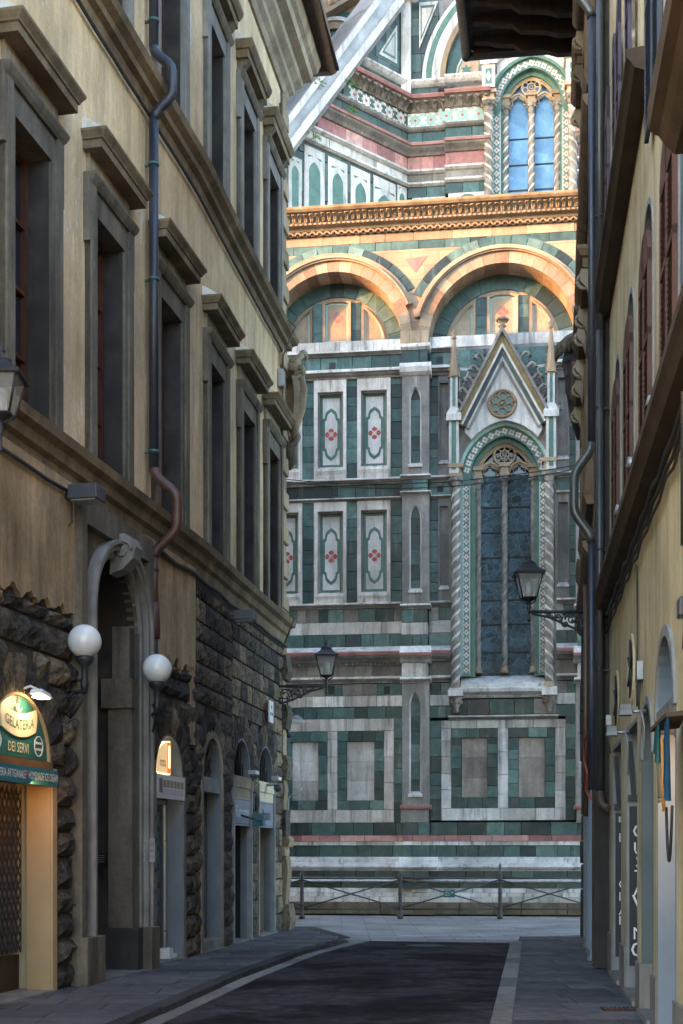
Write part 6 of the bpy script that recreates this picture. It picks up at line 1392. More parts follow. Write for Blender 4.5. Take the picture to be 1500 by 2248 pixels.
# ---------------------------------------------------------------- lanterns on iron brackets
def lantern(fr, x, t, zarm, s, arm, label, up=1.0):
    """four-sided street lantern standing on the end of a scrolled bracket; arm > 0 runs to the onlooker's right"""
    L = thing('street_lantern', label, 'lantern', fr.W(x, t, zarm), 'iron lanterns along the street')
    zb = zarm+.24*s; zt = zb+.42*s; wb, wt = .125*s, .225*s
    m = MB()
    for a, b_ in ((-1, -1), (1, -1), (1, 1), (-1, 1)): m.tube([(x+a*wb, t+b_*wb, zb), (x+a*wt, t+b_*wt, zt)], .014*s, 6)
    for w_, z in ((wb, zb), (wt, zt)):
        q = [(x-w_, t-w_, z), (x+w_, t-w_, z), (x+w_, t+w_, z), (x-w_, t+w_, z)]
        for k in range(4): m.tube([q[k], q[(k+1) % 4]], .014*s, 6)
    m.build('frame', 'iron', L, fr)
    for k, (a, b_, c, d) in enumerate((((-1, 1), (1, 1), 0, 0), ((1, 1), (1, -1), 0, 0), ((1, -1), (-1, -1), 0, 0), ((-1, -1), (-1, 1), 0, 0))):
        m = MB(); f = .985; m.sheet([(x+a[0]*wb*f, t+a[1]*wb*f, zb), (x+b_[0]*wb*f, t+b_[1]*wb*f, zb), (x+b_[0]*wt*f, t+b_[1]*wt*f, zt), (x+a[0]*wt*f, t+a[1]*wt*f, zt)]); m.build('pane', 'lantern_glass', L, fr)
    m = MB(); r2 = math.sqrt(2); m.lathe(x, t, [(wt*r2*1.16, zt-.01), (wt*r2*1.2, zt+.02*s), (wt*r2*.95, zt+.06*s), (wt*r2*.62, zt+.12*s), (wt*r2*.5, zt+.165*s), (wt*r2*.52, zt+.178*s)], 4, False, math.pi/4); m.build('roof', 'iron', L, fr)
    m = MB(); m.lathe(x, t, [(.10*s, zt+.17*s), (.125*s, zt+.19*s), (.115*s, zt+.21*s), (.05*s, zt+.25*s), (.04*s, zt+.29*s), (.055*s, zt+.30*s), (.025*s, zt+.325*s), (.03*s, zt+.35*s), (.008, zt+.39*s)], 12); m.build('finial', 'iron', L, fr)
    m = MB(); m.lathe(x, t, [(.03*s, zb-.02), (.07*s, zb+.05*s), (.075*s, zb+.28*s), (.05*s, zb+.3*s)], 10); m.build('bulb', 'lamp_glass', L, fr)
    m = MB(); m.lathe(x, t, [(.012, zarm-.18*s), (.03*s, zarm-.15*s), (.018*s, zarm-.1*s), (.02*s, zarm+.02), (.045*s, zarm+.08*s), (.025*s, zarm+.12*s), (.03*s, zarm+.17*s), (.10*s, zb-.02), (.12*s, zb)], 10)
    for sg in (-1, 1): m.tube([(x+sg*.02, t, zarm+.13*s), (x+sg*.13*s, t, zarm+.2*s), (x+sg*.12*s, t, zb)], .012*s, 6)
    m.build('stem', 'iron', L, fr)
    A = abs(arm); sg = 1 if arm > 0 else -1; m = MB()
    m.tube([(x, t, zarm), (x+arm, t, zarm)], .026, 8); m.tube([(x+sg*.06, t, zarm-.03), (x+sg*A*.3, t, zarm-.09), (x+sg*A*.65, t, zarm-.26), (x+sg*A*.88, t, zarm-.34), (x+arm, t, zarm-.33)], .02, 7)
    m.tube([(x+arm-sg*.03, t, zarm+.04), (x+arm-sg*.03, t, zarm-.42)], .022, 7); o = m.build('bracket', 'iron', L, fr)
    for cx_, cz_, r, tn, s1, s2 in ((.82, -.17, .13, 1.6, 1, 1), (.60, -.12, .095, 1.5, -1, 1), (.42, -.085, .065, 1.5, 1, -1), (.28, -.055, .04, 1.3, -1, -1), (.70, -.24, .06, 1.4, 1, -1), (.92, -.27, .06, 1.4, -1, -1), (.52, -.19, .05, 1.3, -1, -1)):
        m = MB(); spiral(m, x+sg*A*cx_, t, zarm+cz_, r, .02, tn, s1, s2, .016); m.build('scroll', 'iron', L, fr)
    m = MB(); rnd = random.Random(3)
    for k in range(22):
        f = rnd.uniform(.3, .98); zz_ = -rnd.uniform(.03, .30*f); m.ball((x+sg*A*f, t, zarm+zz_), rnd.uniform(.012, .024), 5, 4, (1.6, .8, 1))
    tag(m.build('leaf_work', 'iron', L, fr), kind='stuff'); return L
mat('lantern_glass', (.42, .43, .44), (.5, .5, .5), 6, .15, .1, 30, spec=.6)
g_ = MATS['lantern_glass']; nt_ = g_.node_tree; bs_ = nt_.nodes['Principled BSDF']; bs_.inputs['Alpha'].default_value = .34
Fc = Frame(0, 26.9, 1, 0); Fr = Frame(0, 20.6, 1, 0); Fn = Frame(0, 11.9, 1, 0)
lantern(Fc, (717-CX)/FPX*26.9, 0, EYE+(HY-1507)*26.9/FPX, .92, -1.02, 'black lantern on a scrolled bracket at the palace corner, before pale marble')
lantern(Fr, (1161-CX)/FPX*20.6, 0, EYE+(HY-1343)*20.6/FPX, .88, 1.10, 'black lantern on a scrolled bracket reaching from the right wall over the cathedral window')
lantern(Fn, (2-CX)/FPX*11.9, 0, EYE+(HY-958)*11.9/FPX, .80, -1.1, 'dark lantern cut by the left edge of the picture near the first window')
# globe lamps
for px, py, Y, Ya, lab in ((186, 1408, 15.5, 15.74, 'white glass globe lamp left of the arched portal'), (345, 1468, 17.75, 18.5, 'white glass globe lamp right of the arched portal')):
    fr = Frame((px-CX)/FPX*Y, Y, .979, .204); z = EYE+(HY-py)*Y/FPX; r = .198; q_ = FL[0].W(FL[0].atY(Ya), .03, 0)-fr.W(0, 0, 0); wx, wt = q_[0]*fr.d[0]+q_[1]*fr.d[1], q_[0]*fr.n[0]+q_[1]*fr.n[1]; G_ = thing('globe_lamp', lab, 'lamp', fr.W(0, 0, z-.5), 'globe lamps beside the portal')
    m = MB(); m.ball((0, 0, z), r, 28, 18); m.build('globe', 'globe', G_, fr); m = MB(); m.lathe(0, 0, [(.03, z-.62), (.05, z-.5), (.035, z-.42), (.04, z-.3), (.10, z-.235), (.11, z-.185), (.09, z-.175)], 12); m.build('holder', 'iron', G_, fr)
    m = MB(); m.tube([(0, 0, z-.58), (wx, wt, z-.58)], .025, 8); m.tube([(0, 0, z-.62), (wx*.5, wt*.5, z-.8), (wx, wt, z-.9)], .018, 7); m.tube([(wx, wt, z-.35), (wx, wt, z-1.1)], .028, 8); m.ball((wx, wt, z-.32), .045, 8, 6); m.tube([(0, 0, z-.45), (wx, wt, z-.45)], .016, 7); m.build('bracket', 'iron', G_, fr)
    for q in (-.7, -1.0): m = MB(); spiral(m, wx*.6, wt*.6, z+q+.05, .07, .02, 1.4, -1, 1, .014); m.build('scroll', 'iron', G_, fr)
# box floodlights under the string course
def flood(fr, x, z, lab, w_=.34):
    T = thing('floodlight', lab, 'floodlight', fr.W(x, .1, z)); m = MB(); m.pxt([(x-w_/2, .14), (x-w_/2, .5), (x+w_/2, .5), (x+w_/2, .14)], z, z+.17); m.build('housing', 'metal_box', T, fr, bevel=.012)
    m = MB(); m.box(x-w_/2+.03, x+w_/2-.03, .17, .47, z-.012, z-.002); m.build('lens', 'lamp_glass', T, fr); m = MB(); m.box(x-.04, x+.04, .0, .16, z+.03, z+.1); m.tube([(x+.03, .12, z), (x+.08, .1, z-.22), (x+.05, .03, z-.3)], .01, 6); m.build('bracket', 'iron', T, fr)
flood(FL[0], FL[0].atY(15.62), 5.78, 'grey box floodlight on the wall above the left of the portal', .30); flood(FL[1], FL[1].atY(22.75), 5.62, 'grey box floodlight over the rough stone wall under the string course', .28)
# ---------------------------------------------------------------- gelateria signs and lamp
i, a, b_, zs, rs = OP['gelato']; fr = FL[0]; c, hw = (a+b_)/2, (b_-a)/2
S = thing('shop_sign', 'green arched gelateria sign with cream banner above the shop door', 'sign', fr.W(c, -.05, zs)); T = .0
zl = zs+.03; m = MB(); m.pxz(arc_pts(c, zl, hw-.03, 0, math.pi, 24, (rs-.05)/(hw-.03)), T-.03, T); m.build('board', 'sign_green', S, fr)
bow = lambda x_: .42*x_*x_
zb = zl+.34; W_ = .45; up = [(c+W_*u, zb+.14+bow(W_*u)) for u in [k/8-1 for k in range(17)]]; dn = [(c+W_*.94*u, zb-.12+bow(W_*u)) for u in [k/8-1 for k in range(17)]]
m = MB(); m.pxz(dn+[(c+W_*1.02, zb+.1)]+up[::-1]+[(c-W_*1.02, zb+.1)], T, T+.02); m.build('banner', 'sign_cream', S, fr)
m = MB(); m.text('GELATERIA', .155, c, zb+.01, T, T+.024, arc=bow, font_scale=.92); tag(m.build('lettering', 'sign_letter', S, fr), None)
m = MB(); m.text('DEI SERVI', .155, c, zl+.10, T, T+.008, font_scale=.80); m.build('lettering', 'sign_cream', S, fr)
for sg in (-1, 1):
    m = MB(); bx, bz = c+sg*.53, zl+.155; m.ring(bx, bz, .105, .117, 0, 2*math.pi, 24, T, T+.006, True); m.build('badge', 'letter_white', S, fr); m = MB()
    for k in (-1, 1): m.box(bx-.075, bx+.075, T, T+.006, bz+k*.035-.013, bz+k*.035+.013)
    tag(m.build('badge_lettering', 'letter_white', S, fr), kind='stuff')
m = MB(); zc_ = zl+.565; m.lathe(c, T, [(.01, zc_-.06), (.035, zc_+.02)], 10, sx=1, st=.3); m.build('cone_emblem', 'sign_cream', S, fr)
m = MB(); m.ball((c, T+.004, zc_+.045), .034, 10, 6, (1, .2, 1)); m.ball((c, T+.004, zc_+.085), .018, 8, 6, (1, .2, 1)); m.build('cone_emblem', 'red_inlay', S, fr)
m = MB(); m.tube([(c-.08, T+.006, zc_-.03), (c-.04, T+.006, zc_-.06), (c, T+.006, zc_-.065), (c+.04, T+.006, zc_-.06), (c+.08, T+.006, zc_-.03)], .012, 6); m.build('cone_emblem', 'sign_cream', S, fr)
S2 = thing('shop_sign', 'long teal board with white gelateria lettering below the arched sign', 'sign', fr.W(c, 0, 2.5)); m = MB(); m.box(a-.05, b_+.04, -.06, .10, 2.40, 2.585); m.build('board', 'sign_teal', S2, fr)
m = MB(); m.text('GELATERIA ARTIGIANALE', .125, c-.44, 2.49, .10, .104, font_scale=.58); m.build('lettering', 'letter_white', S2, fr); m = MB(); m.text('HOMEMADE ICE CREAM', .125, c+.44, 2.49, .10, .104, font_scale=.58); m.build('lettering', 'letter_white', S2, fr)
m = MB(); m.ball((c, .104, 2.51), .025, 8, 6, (.8, .1, 1.6)); m.build('cone_emblem', 'red_inlay', S2, fr)
m = MB(); m.box(a, b_, -.06, .06, 2.59, 2.675); m.build('wooden_rail', 'wood_brown', S2, fr); m = MB(); m.box(b_+.045, b_+.10, -.02, .07, 2.38, 2.6); m.build('end_bracket', 'alu', S2, fr)
Lm = thing('sign_lamp', 'small white lamp shining on the green gelateria sign', 'lamp', fr.W(c+.12, .2, zs+rs)); zt = zs+rs+.02
m = MB(); m.tube([(c+.04, .0, zt+.03), (c+.06, .12, zt+.07), (c+.10, .2, zt+.03)], .014, 7); m.build('arm', 'white_paint', Lm, fr); m = MB(); m.loft([(c-.02, .14, zt-.02), (c+.24, .14, zt-.05), (c+.24, .30, zt-.05), (c-.02, .30, zt-.02)], [(c, .16, zt+.03), (c+.22, .16, zt+.0), (c+.22, .28, zt+.0), (c, .28, zt+.03)]); m.build('housing', 'white_paint', Lm, fr)
m = MB(); m.box(c, c+.22, .16, .28, zt-.062, zt-.052); m.build('lens', 'lamp_warm', Lm, fr)
def lamp_light(nm, fr, p, q, energy, size, col, spread=math.pi, parent=None):
    """the light that a lamp gives"""
    l = bpy.data.lights.new(nm, 'AREA'); l.energy = energy; l.size = size; l.color = col; l.spread = spread; o = bpy.data.objects.new(nm, l); P = fr.W(*p); Q = fr.W(*q)
    M = Matrix.Translation(P) @ (P-Q).to_track_quat('Z', 'Y').to_matrix().to_4x4(); _link(o, parent, M); return o
lamp_light('lamp_light', fr, (c+.11, .22, zt-.08), (c-.03, -.1, zl+.25), .75, .12, (1, .70, .36), math.pi, Lm)
lamp_light('lamp_light', fr, (c+.11, .24, 2.36), (b_, -.2, 1.2), .5, .25, (1, .42, .12), math.pi, Lm)
# ---------------------------------------------------------------- signs of the glass shop, restaurant signs, plates
i, a, b_, zs, rs = OP['glass']; fr = FL[0]; c, hw = (a+b_)/2, (b_-a)/2
S = thing('lit_sign', 'glowing yellow half arch light box above the glass shop door', 'sign', fr.W(c, -.1, zs)); x0, x1 = a+.05, c+.12; hh = .50
P = [(x0, zs), (x1, zs), (x1, zs+hh)]+[(x0+(x1-x0)*(1-math.sin(g)), zs+hh*.30+hh*.70*math.cos(g)) for g in [k/8*math.pi/2 for k in range(1, 9)]]
m = MB(); m.pxz(P, -.16, .0); m.build('light_box', 'lit_edge', S, fr)
m = MB(); gx, gz = (x0+x1)/2, zs+hh*.45; m.pxz([(gx+(p[0]-gx)*.86, gz+(p[1]-gz)*.92) for p in P], .0, .008); m.build('face', 'lit_sign', S, fr)
m = MB(); m.box(x1-.17, x1-.01, .01, .015, zs+.02, zs+hh-.03); m.build('orange_band', 'lit_orange', S, fr); m = MB(); m.pxz([(x1-.09+.045*math.cos(g), zs+(.38 if math.sin(g) >= 0 else .14)+.05*math.sin(g)) for g in [k*math.pi/8 for k in range(16)]], .015, .018); m.build('emblem', 'lit_edge', S, fr)
m = MB(); m.text('insta', .20, (x0+x1-.15)/2+.03, zs+.17, .01, .016, font_scale=.72); m.build('lettering', 'letter_dark', S, fr)
lamp_light('lamp_light', fr, ((x0+x1)/2-.1, .06, zs+.3), ((x0+x1)/2-.1, .5, zs+.5), .1, .3, (1, .62, .25), math.pi, S)
S = thing('menu_board', 'white board with a row of small food pictures over the glass door', 'sign', fr.W(c, 0, 2.5)); m = MB(); m.box(a-.02, b_+.02, .03, .06, 2.42, 2.76); m.build('board', 'board_white', S, fr)
m = MB(); m.box(a+.06, a+.2, .06, .063, 2.50, 2.71); m.build('title_panel', 'print_mauve', S, fr)
for k in range(6):
    x0 = a+.23+k*.158; m = MB(); m.box(x0, x0+.125, .06, .063, 2.585, 2.69); m.build('picture', 'photo_print', S, fr)
    m = MB()
    for q in range(3): m.box(x0, x0+.1, .06, .063, 2.49+q*.028, 2.496+q*.028)
    tag(m.build('caption', 'print_mauve', S, fr), kind='stuff')
for key, txt, mm, lab in (('rist', 'Ristorante', 'letter_white', 'blue grey restaurant sign with pale lettering, nearer of the two by the corner'), ('pizz', 'Pizzeria', 'letter_dark', 'blue grey sign with dark lettering over the door next to the corner')):
    i, a, b_, zs, rs = OP[key]; fr2 = FL[i]; c2 = (a+b_)/2; S = thing('shop_sign', lab, 'sign', fr2.W(c2, 0, 2.3), 'restaurant signs by the corner'); m = MB(); m.box(a+.03, b_-.03, -.04, .03, 2.12, 2.62); m.build('board', 'sign_grey', S, fr2)
    m = MB(); m.text(txt, .30, c2, 2.36, .03, .035, font_scale=.80); m.build('lettering', mm, S, fr2)
    m = MB(); bandpoly(m, [(a+.06, 2.15), (b_-.06, 2.15), (b_-.06, 2.59), (a+.06, 2.59)], [(a+.07, 2.16), (b_-.07, 2.16), (b_-.07, 2.58), (a+.07, 2.58)], .033); m.build('border', 'letter_dark', S, fr2)
    Q = thing('floodlight', 'small floodlight above the %s sign' % ('restaurant' if key == 'rist' else 'corner shop'), 'floodlight', fr2.W(b_-.2, .1, 3.1)); m = MB(); m.box(b_-.35, b_-.02, .06, .2, 3.06, 3.14); m.build('housing', 'metal_grey', Q, fr2, bevel=.01); m = MB(); m.box(b_-.32, b_-.05, .2, .204, 3.07, 3.13); m.build('lens', 'white_paint', Q, fr2)
fr = FL[0]; xs_ = fr.px(323, .02); S = thing('hotel_sign', 'grey hotel plate with dark red letters beside the portal', 'sign', fr.W(xs_, .1, 1.6))
Fh = Frame(*fr.W(fr.atY(18.22), .25, 0)[:2], .93, .36); z0, z1 = Fh.z(323, 1893), Fh.z(323, 1841); xm = Fh.px(323); m = MB(); m.box(xm-.105, xm+.105, 0, .025, z0, z1); m.build('plate', 'plate_grey', S, Fh)
for txt, f, sz_, sx_ in (('PALAZZO', .83, .055, .8), ('NICCOLINI', .72, .05, .75), ('AL DUOMO', .48, .05, .75), ("RESIDENZA D'EPOCA", .24, .03, .65)): m = MB(); m.text(txt, sz_, xm, z0+(z1-z0)*f, .025, .028, font_scale=sx_); m.build('lettering', 'letter_red', S, Fh)
i, a, b_, zs, rs = OP['portal']; Fj = Frame(*fr.W(b_-.005, 0, 0)[:2], -fr.n[0], -fr.n[1]); Fj = Frame(*fr.W(b_-.012, -.95, 0)[:2], fr.n[0], fr.n[1])
S = thing('bronze_plate', 'small black plate with an entry buzzer inside the portal', 'plaque', Fj.W(.3, .01, 1.4)); xp = Fj.px(222); zp = Fj.z(222, 1888); m = MB(); m.box(xp-.10, xp+.10, 0, .02, zp-.10, zp+.10); m.build('plate', 'plaque', S, Fj)
m = MB()
for k in range(4): m.box(xp-.06, xp+.06, .02, .022, zp+.055-k*.028, zp+.062-k*.028)
tag(m.build('lettering', 'plate_grey', S, Fj), kind='stuff'); m = MB(); m.box(xp-.045, xp+.045, 0, .04, zp-.21, zp-.12); m.build('buzzer', 'plaque', S, Fj)
fr2 = FL[2]; xw = fr2.atY(26.95); S = thing('white_plate', 'white plate with three black squares near the palace corner', 'sign', fr2.W(xw, .1, 4.4)); z0, z1 = fr2.z(595, 1588, .1), fr2.z(595, 1541, .1); xw = fr2.px(596, .14); m = MB(); m.box(xw-.17, xw+.17, .12, .145, z0, z1); m.build('plate', 'white_paint', S, fr2)
for dx_, f in ((-.0, .72), (-.07, .40), (.07, .40)): m = MB(); m.box(xw+dx_-.035, xw+dx_+.035, .145, .148, z0+(z1-z0)*f-.03, z0+(z1-z0)*f+.03); m.build('black_square', 'plaque', S, fr2)
S = thing('awning_arm', 'iron arm with a teal end box across the restaurant door', 'bracket', fr2.W(fr2.atY(23.), .1, 2.2)); i, a, b_, zs, rs = OP['rist']; m = MB(); m.tube([(a-.15, .22, 2.28), (b_+.05, .22, 2.22)], .022, 7); m.build('bar', 'iron', S, fr2); m = MB(); m.box(b_+.03, b_+.2, .06, .26, 2.12, 2.36); m.build('end_box', 'teal_print', S, fr2)
S = thing('dome_camera', 'dark domed camera fixed to the corner quoins', 'camera', fr2.W(LEN[2], .2, 2.9)); xw = fr2.px(608, .25); zw_ = fr2.z(608, 1730, .25); m = MB(); m.ball((xw, .27, zw_), .085, 12, 8, (1, 1, .9)); m.build('dome', 'metal_box', S, fr2); m = MB(); m.tube([(xw, .0, zw_+.06), (xw, .24, zw_+.07)], .03, 8); m.build('arm', 'metal_grey', S, fr2)
# ---------------------------------------------------------------- cables on the palace
def cable(label, fr, pts, r, mm='cable', name='cable'):
    m = MB(); m.tube(pts, r, 6); return m.build(name, mm, None, fr, label, 'cable')
def along(zf, t, Y0, Y1, sag=.03, step=.8):
    P = []; Y = Y0; k = 0
    while Y <= Y1: P.append((xl(Y)+t, -Y, zf(Y)-(sag if k % 2 else 0)+random.uniform(-.015, .015))); Y += step; k += 1
    return P
cable('bundle of cables sagging under the lower string course of the palace', WF, along(lambda Y: 5.93, .09, 18.6, 27.5), .032)
cable('cable along the wall under the string course left of the portal', WF, along(lambda Y: 5.90, .10, 11., 15.9), .024)
cable('dark cable run under the upper string course of the palace', WF, along(lambda Y: 11.93, .06, 11., 27.5, .0, .5), .028)
cable('grey cable running down beside the quoins of the palace corner', FL[2], [(LEN[2]-.55, .05, 17.2), (LEN[2]-.55, .05, 12.7), (LEN[2]-.5, .34, 12.4), (LEN[2]-.58, .1, 11.8), (LEN[2]-.58, .05, 6.7), (LEN[2]-.4, .3, 6.45), (LEN[2]-.5, .1, 5.9)], .018)
S = thing('junction_box', 'small grey junction box on the palace corner cable', 'junction box', FL[2].W(LEN[2]-.58, .05, 11.2)); m = MB(); m.box(LEN[2]-.68, LEN[2]-.48, .0, .12, 11.15, 11.5); m.build('box', 'metal_grey', S, FL[2], bevel=.01); m = MB(); m.box(LEN[2]-.67, LEN[2]-.49, .121, .13, 11.17, 11.48); m.build('lid', 'metal_grey', S, FL[2])
m = MB(); P = [(xl(27.4)+.1, -27.9, 6.+3.75), (.6, -30, 9.42), (2., -29.5, 9.45), (3.2, -27, 9.3), (4.5, -25.6, 9.25)]; Q = []
def overhead(label, p, q, sag):
    pts = [(p[0]+(q[0]-p[0])*k/16, p[1]+(q[1]-p[1])*k/16, p[2]+(q[2]-p[2])*k/16-sag*4*(k/16)*(1-k/16)) for k in range(17)]; m = MB(); m.tube(pts, .010, 5); m.build('overhead_cable', 'cable', None, WF, label, 'cable')
zz_ = lambda py, Y: EYE+(HY-py)*Y/FPX
overhead('upper black cable slung across the street end before the cathedral window', ((625-CX)/FPX*28, -28, zz_(1052, 28)), ((1281-CX)/FPX*25.6, -25.6, zz_(1018, 25.6)), .22)
overhead('lower black cable slung across the street end before the cathedral window', ((625-CX)/FPX*28, -28, zz_(1057, 28)), ((1282-CX)/FPX*25.6, -25.6, zz_(1026, 25.6)), .26)
# ---------------------------------------------------------------- railing before the cathedral
YF = 33.2; K = YF/FPX; RA = thing('railing', 'dark iron railing with crossed bars along the foot of the cathedral', 'railing', ((879-CX)*K, YF, 0)); Ff = Frame(0, YF, 1, 0); zf = lambda py: EYE+(HY-py)*K
posts = [(p-CX)*K for p in (445, 663, 879, 1098, 1316)]
for k, x in enumerate(posts):
    m = MB(); tall = .2 if k == 3 else 0; m.lathe(x, 0, [(.075, -.04), (.075, .05), (.055, .08), (.05, .3), (.06, .32), (.05, .35), (.048, .6), (.06, .62), (.048, .65), (.045, .95), (.065, .98), (.05, 1.02), (.05, 1.06), (.06, 1.08), (.035, 1.12), (.03, 1.14+tall*.6), (.04, 1.15+tall*.7), (.008, 1.17+tall)], 10); m.build('post', 'iron_fence', RA, Ff)
for a, b_ in zip(posts, posts[1:]):
    for z, r in ((zf(1928), .022), (zf(1996), .02)): m = MB(); m.tube([(a, 0, z), (b_, 0, z)], r, 8); m.build('rail', 'iron_fence', RA, Ff)
    m = MB(); m.tube([(a, .025, zf(1931)), (b_, .025, zf(1994))], .018, 6); m.build('cross_bar', 'iron_fence', RA, Ff); m = MB(); m.tube([(a, -.025, zf(1994)), (b_, -.025, zf(1931))], .018, 6); m.build('cross_bar', 'iron_fence', RA, Ff)
S = thing('notice_plate', 'small green notice plate fixed to the middle of the railing', 'sign', ((986-CX)*K, YF-.06, .6)); xm = (986-CX)*K; m = MB(); m.box(xm-.14, xm+.14, .05, .06, zf(1970), zf(1953)); m.build('plate', 'verdigris_sign', S, Ff); m = MB()
for k in range(4): m.box(xm-.115, xm-.115+(.13, .15, .11, .16)[k], .06, .062, zf(1968)+.02+k*.04, zf(1968)+.032+k*.04)
m.box(xm+.055, xm+.1, .06, .062, zf(1961), zf(1957)); tag(m.build('lettering', 'green_pale', S, Ff), kind='stuff')
# signpost at the corner with stickers
Fp = Frame(0, 28.6, 1, 0); x = (632-CX)/FPX*28.6; zt = EYE+(HY-1762)*28.6/FPX; S = thing('sticker_pole', 'thin bent pole covered with stickers beside the palace corner', 'pole', (x, 28.6, 0)); m = MB(); m.tube([(x, 0, -.04), (x, 0, zt), (x+.02, 0, zt+.1), (x+.08, 0, zt+.16), (x+.2, 0, zt+.18), (x+.27, 0, zt+.22), (x+.30, 0, zt+.34)], [.03, .03, .022, .02, .02, .018, .018], 8); m.build('shaft', 'metal_grey', S, Fp)
for k in range(9): z = .6+k*.16+random.uniform(-.04, .04); m = MB(); m.tube([(x, 0, z), (x, 0, z+random.uniform(.05, .11))], .0315, 8, False); m.build('sticker', 'sticker', S, Fp)
S = thing('wall_lamp', 'small dark lamp with glass dish round the corner of the palace', 'lamp', (x, 29, 4)); Fq = Frame(0, 29., 1, 0); x = (631-CX)/FPX*29; z = EYE+(HY-1560)*29/FPX; m = MB(); m.tube([(x, 0, z-.55), (x, 0, z+.2)], .025, 7); m.ball((x, 0, z+.24), .04, 8, 6); m.ball((x, 0, z-.55), .09, 8, 6, (1.3, 1, .6)); m.build('stem', 'iron', S, Fq); m = MB(); m.tube([(x, 0, z-.05), (x+.15, 0, z+.0), (x+.22, 0, z-.1)], .02, 7); m.build('arm', 'iron', S, Fq)
m = MB(); m.lathe(x+.2, 0, [(.02, z-.08), (.08, z-.13), (.22, z-.24), (.24, z-.28)], 14); m.build('dish', 'lantern_glass', S, Fq)
# ---------------------------------------------------------------- things on the right-hand wall
for (px, py), lab in zip(((1432, 880), (1388, 1015), (1362, 1120), (1340, 1222)), ('grey spotlight nearest the camera on the yellow wall', 'grey spotlight second from the camera on the yellow wall', 'grey spotlight third from the camera on the yellow wall', 'grey spotlight farthest along the yellow wall above the string course')):
    xx = FR.px(px, .16); z = FR.z(px, py, .16); S = thing('spotlight', lab, 'spotlight', FR.W(xx, .1, z), 'spotlights on the yellow house'); k = FR.Y(xx)/FPX
    m = MB(); m.tube([(xx, .16, z+10*k), (xx-.01, .18, z-11*k)], [10*k, 11*k], 12); m.build('housing', 'metal_grey', S, FR); m = MB(); m.tube([(xx, .14, z+8*k), (xx+.04, .06, z+14*k), (xx+.05, .0, z+14*k)], .012, 6); m.build('arm', 'iron', S, FR)
for (px, py), lab in (((1370, 1562), 'grey floodlight on an arm over the lettered doorway'), ((1340, 1608), 'grey floodlight on an arm beside the far round window')):
    xx = FR.px(px, .22); z = FR.z(px, py, .22); S = thing('floodlight', lab, 'floodlight', FR.W(xx, .1, z), 'floodlights over the doorways'); m = MB(); m.loft([(xx-.08, .14, z-.04), (xx+.08, .14, z-.04), (xx+.08, .27, z-.04), (xx-.08, .27, z-.04)], [(xx-.06, .15, z+.02), (xx+.06, .15, z+.02), (xx+.06, .26, z+.02), (xx-.06, .26, z+.02)]); m.build('housing', 'stone_blue', S, FR)
    m = MB(); m.box(xx-.04, xx+.04, .15, .26, z+.025, z+.07); m.build('ballast_box', 'stone_blue', S, FR); m = MB(); m.tube([(xx, .16, z), (xx, .0, z)], .02, 7); m.tube([(xx+.02, .05, z), (xx+.03, .02, z-.15), (xx+.02, .02, z-.5)], .01, 6); m.build('arm', 'metal_grey', S, FR)
for r, z, lab in ((.03, 4.98, 'thick black cable bundle under the string course of the yellow house'), (.018, 4.86, 'thin grey cable below the cable bundle on the yellow house'), (.014, 4.76, 'lowest thin cable on the upper part of the yellow wall')):
    P = []; x = .1; k = 0
    while x < rx(7.): P.append((x, .05, z-(.05 if k % 2 else 0)+random.uniform(-.02, .02))); x += .55; k += 1
    cable(lab, FR, P, r)
cable('thin cable running straight down the yellow wall to a meter box', FR, [(FR.px(1403), .02, 4.7), (FR.px(1404), .02, 3.9), (FR.px(1403), .02, 3.2)], .01)
S = thing('meter_box', 'pale grey meter box with dangling wires on the yellow wall', 'meter box', FR.W(FR.px(1401), .1, 3.5)); xx = FR.px(1401, .05); z = FR.z(1400, 1475, .05); m = MB(); m.box(xx-.09, xx+.09, 0, .07, z-.1, z+.1); m.build('box', 'metal_grey', S, FR, bevel=.01); m = MB(); m.tube([(xx, .04, z-.1), (xx+.05, .05, z-.2), (xx-.02, .04, z-.32), (xx-.03, .04, z-.4), (xx+.03, .04, z-.3), (xx+.04, .03, z-.1)], .01, 6); m.build('wire', 'cable', S, FR)
S = thing('junction_box', 'dark grey junction box at the right edge on the yellow wall', 'junction box', FR.W(FR.px(1492), .1, 3.4)); xx = FR.px(1491, .08); z = FR.z(1491, 1335, .08); m = MB(); m.box(xx-.08, xx+.1, 0, .09, z-.07, z+.07); m.build('box', 'metal_box', S, FR, bevel=.01); m = MB(); m.tube([(xx, .04, z-.07), (xx-.02, .04, z-.2), (xx-.06, .04, z-.3)], .012, 6); m.build('wire', 'cable', S, FR)
S = thing('cable_box', 'small pale cable box beside the dark drainpipe near the far round window', 'junction box', FR.W(FR.px(1328), .1, 3.)); xx = FR.px(1329, .1); z = FR.z(1329, 1582, .1); m = MB(); m.box(xx-.06, xx+.06, .02, .09, z-.07, z+.07); m.build('box', 'metal_grey', S, FR); m = MB(); m.tube([(xx, .05, z-.07), (xx-.05, .06, z-.2), (xx+.03, .05, z-.32), (xx, .03, z-.45)], .012, 6); m.build('wire', 'cable', S, FR)
cable('red cable hanging beside the copper pipe on the corner house', FF, [(FF.px(1296, .1), .1, FF.z(1296, 1605, .1)), (FF.px(1286, .1), .12, FF.z(1286, 1625, .1)), (FF.px(1285, .1), .12, FF.z(1285, 1670, .1)), (FF.px(1291, .1), .1, FF.z(1291, 1700, .1)), (FF.px(1287, .1), .1, FF.z(1287, 1735, .1)), (FF.px(1298, .1), .1, FF.z(1298, 1755, .1))], .016, 'cable_red')
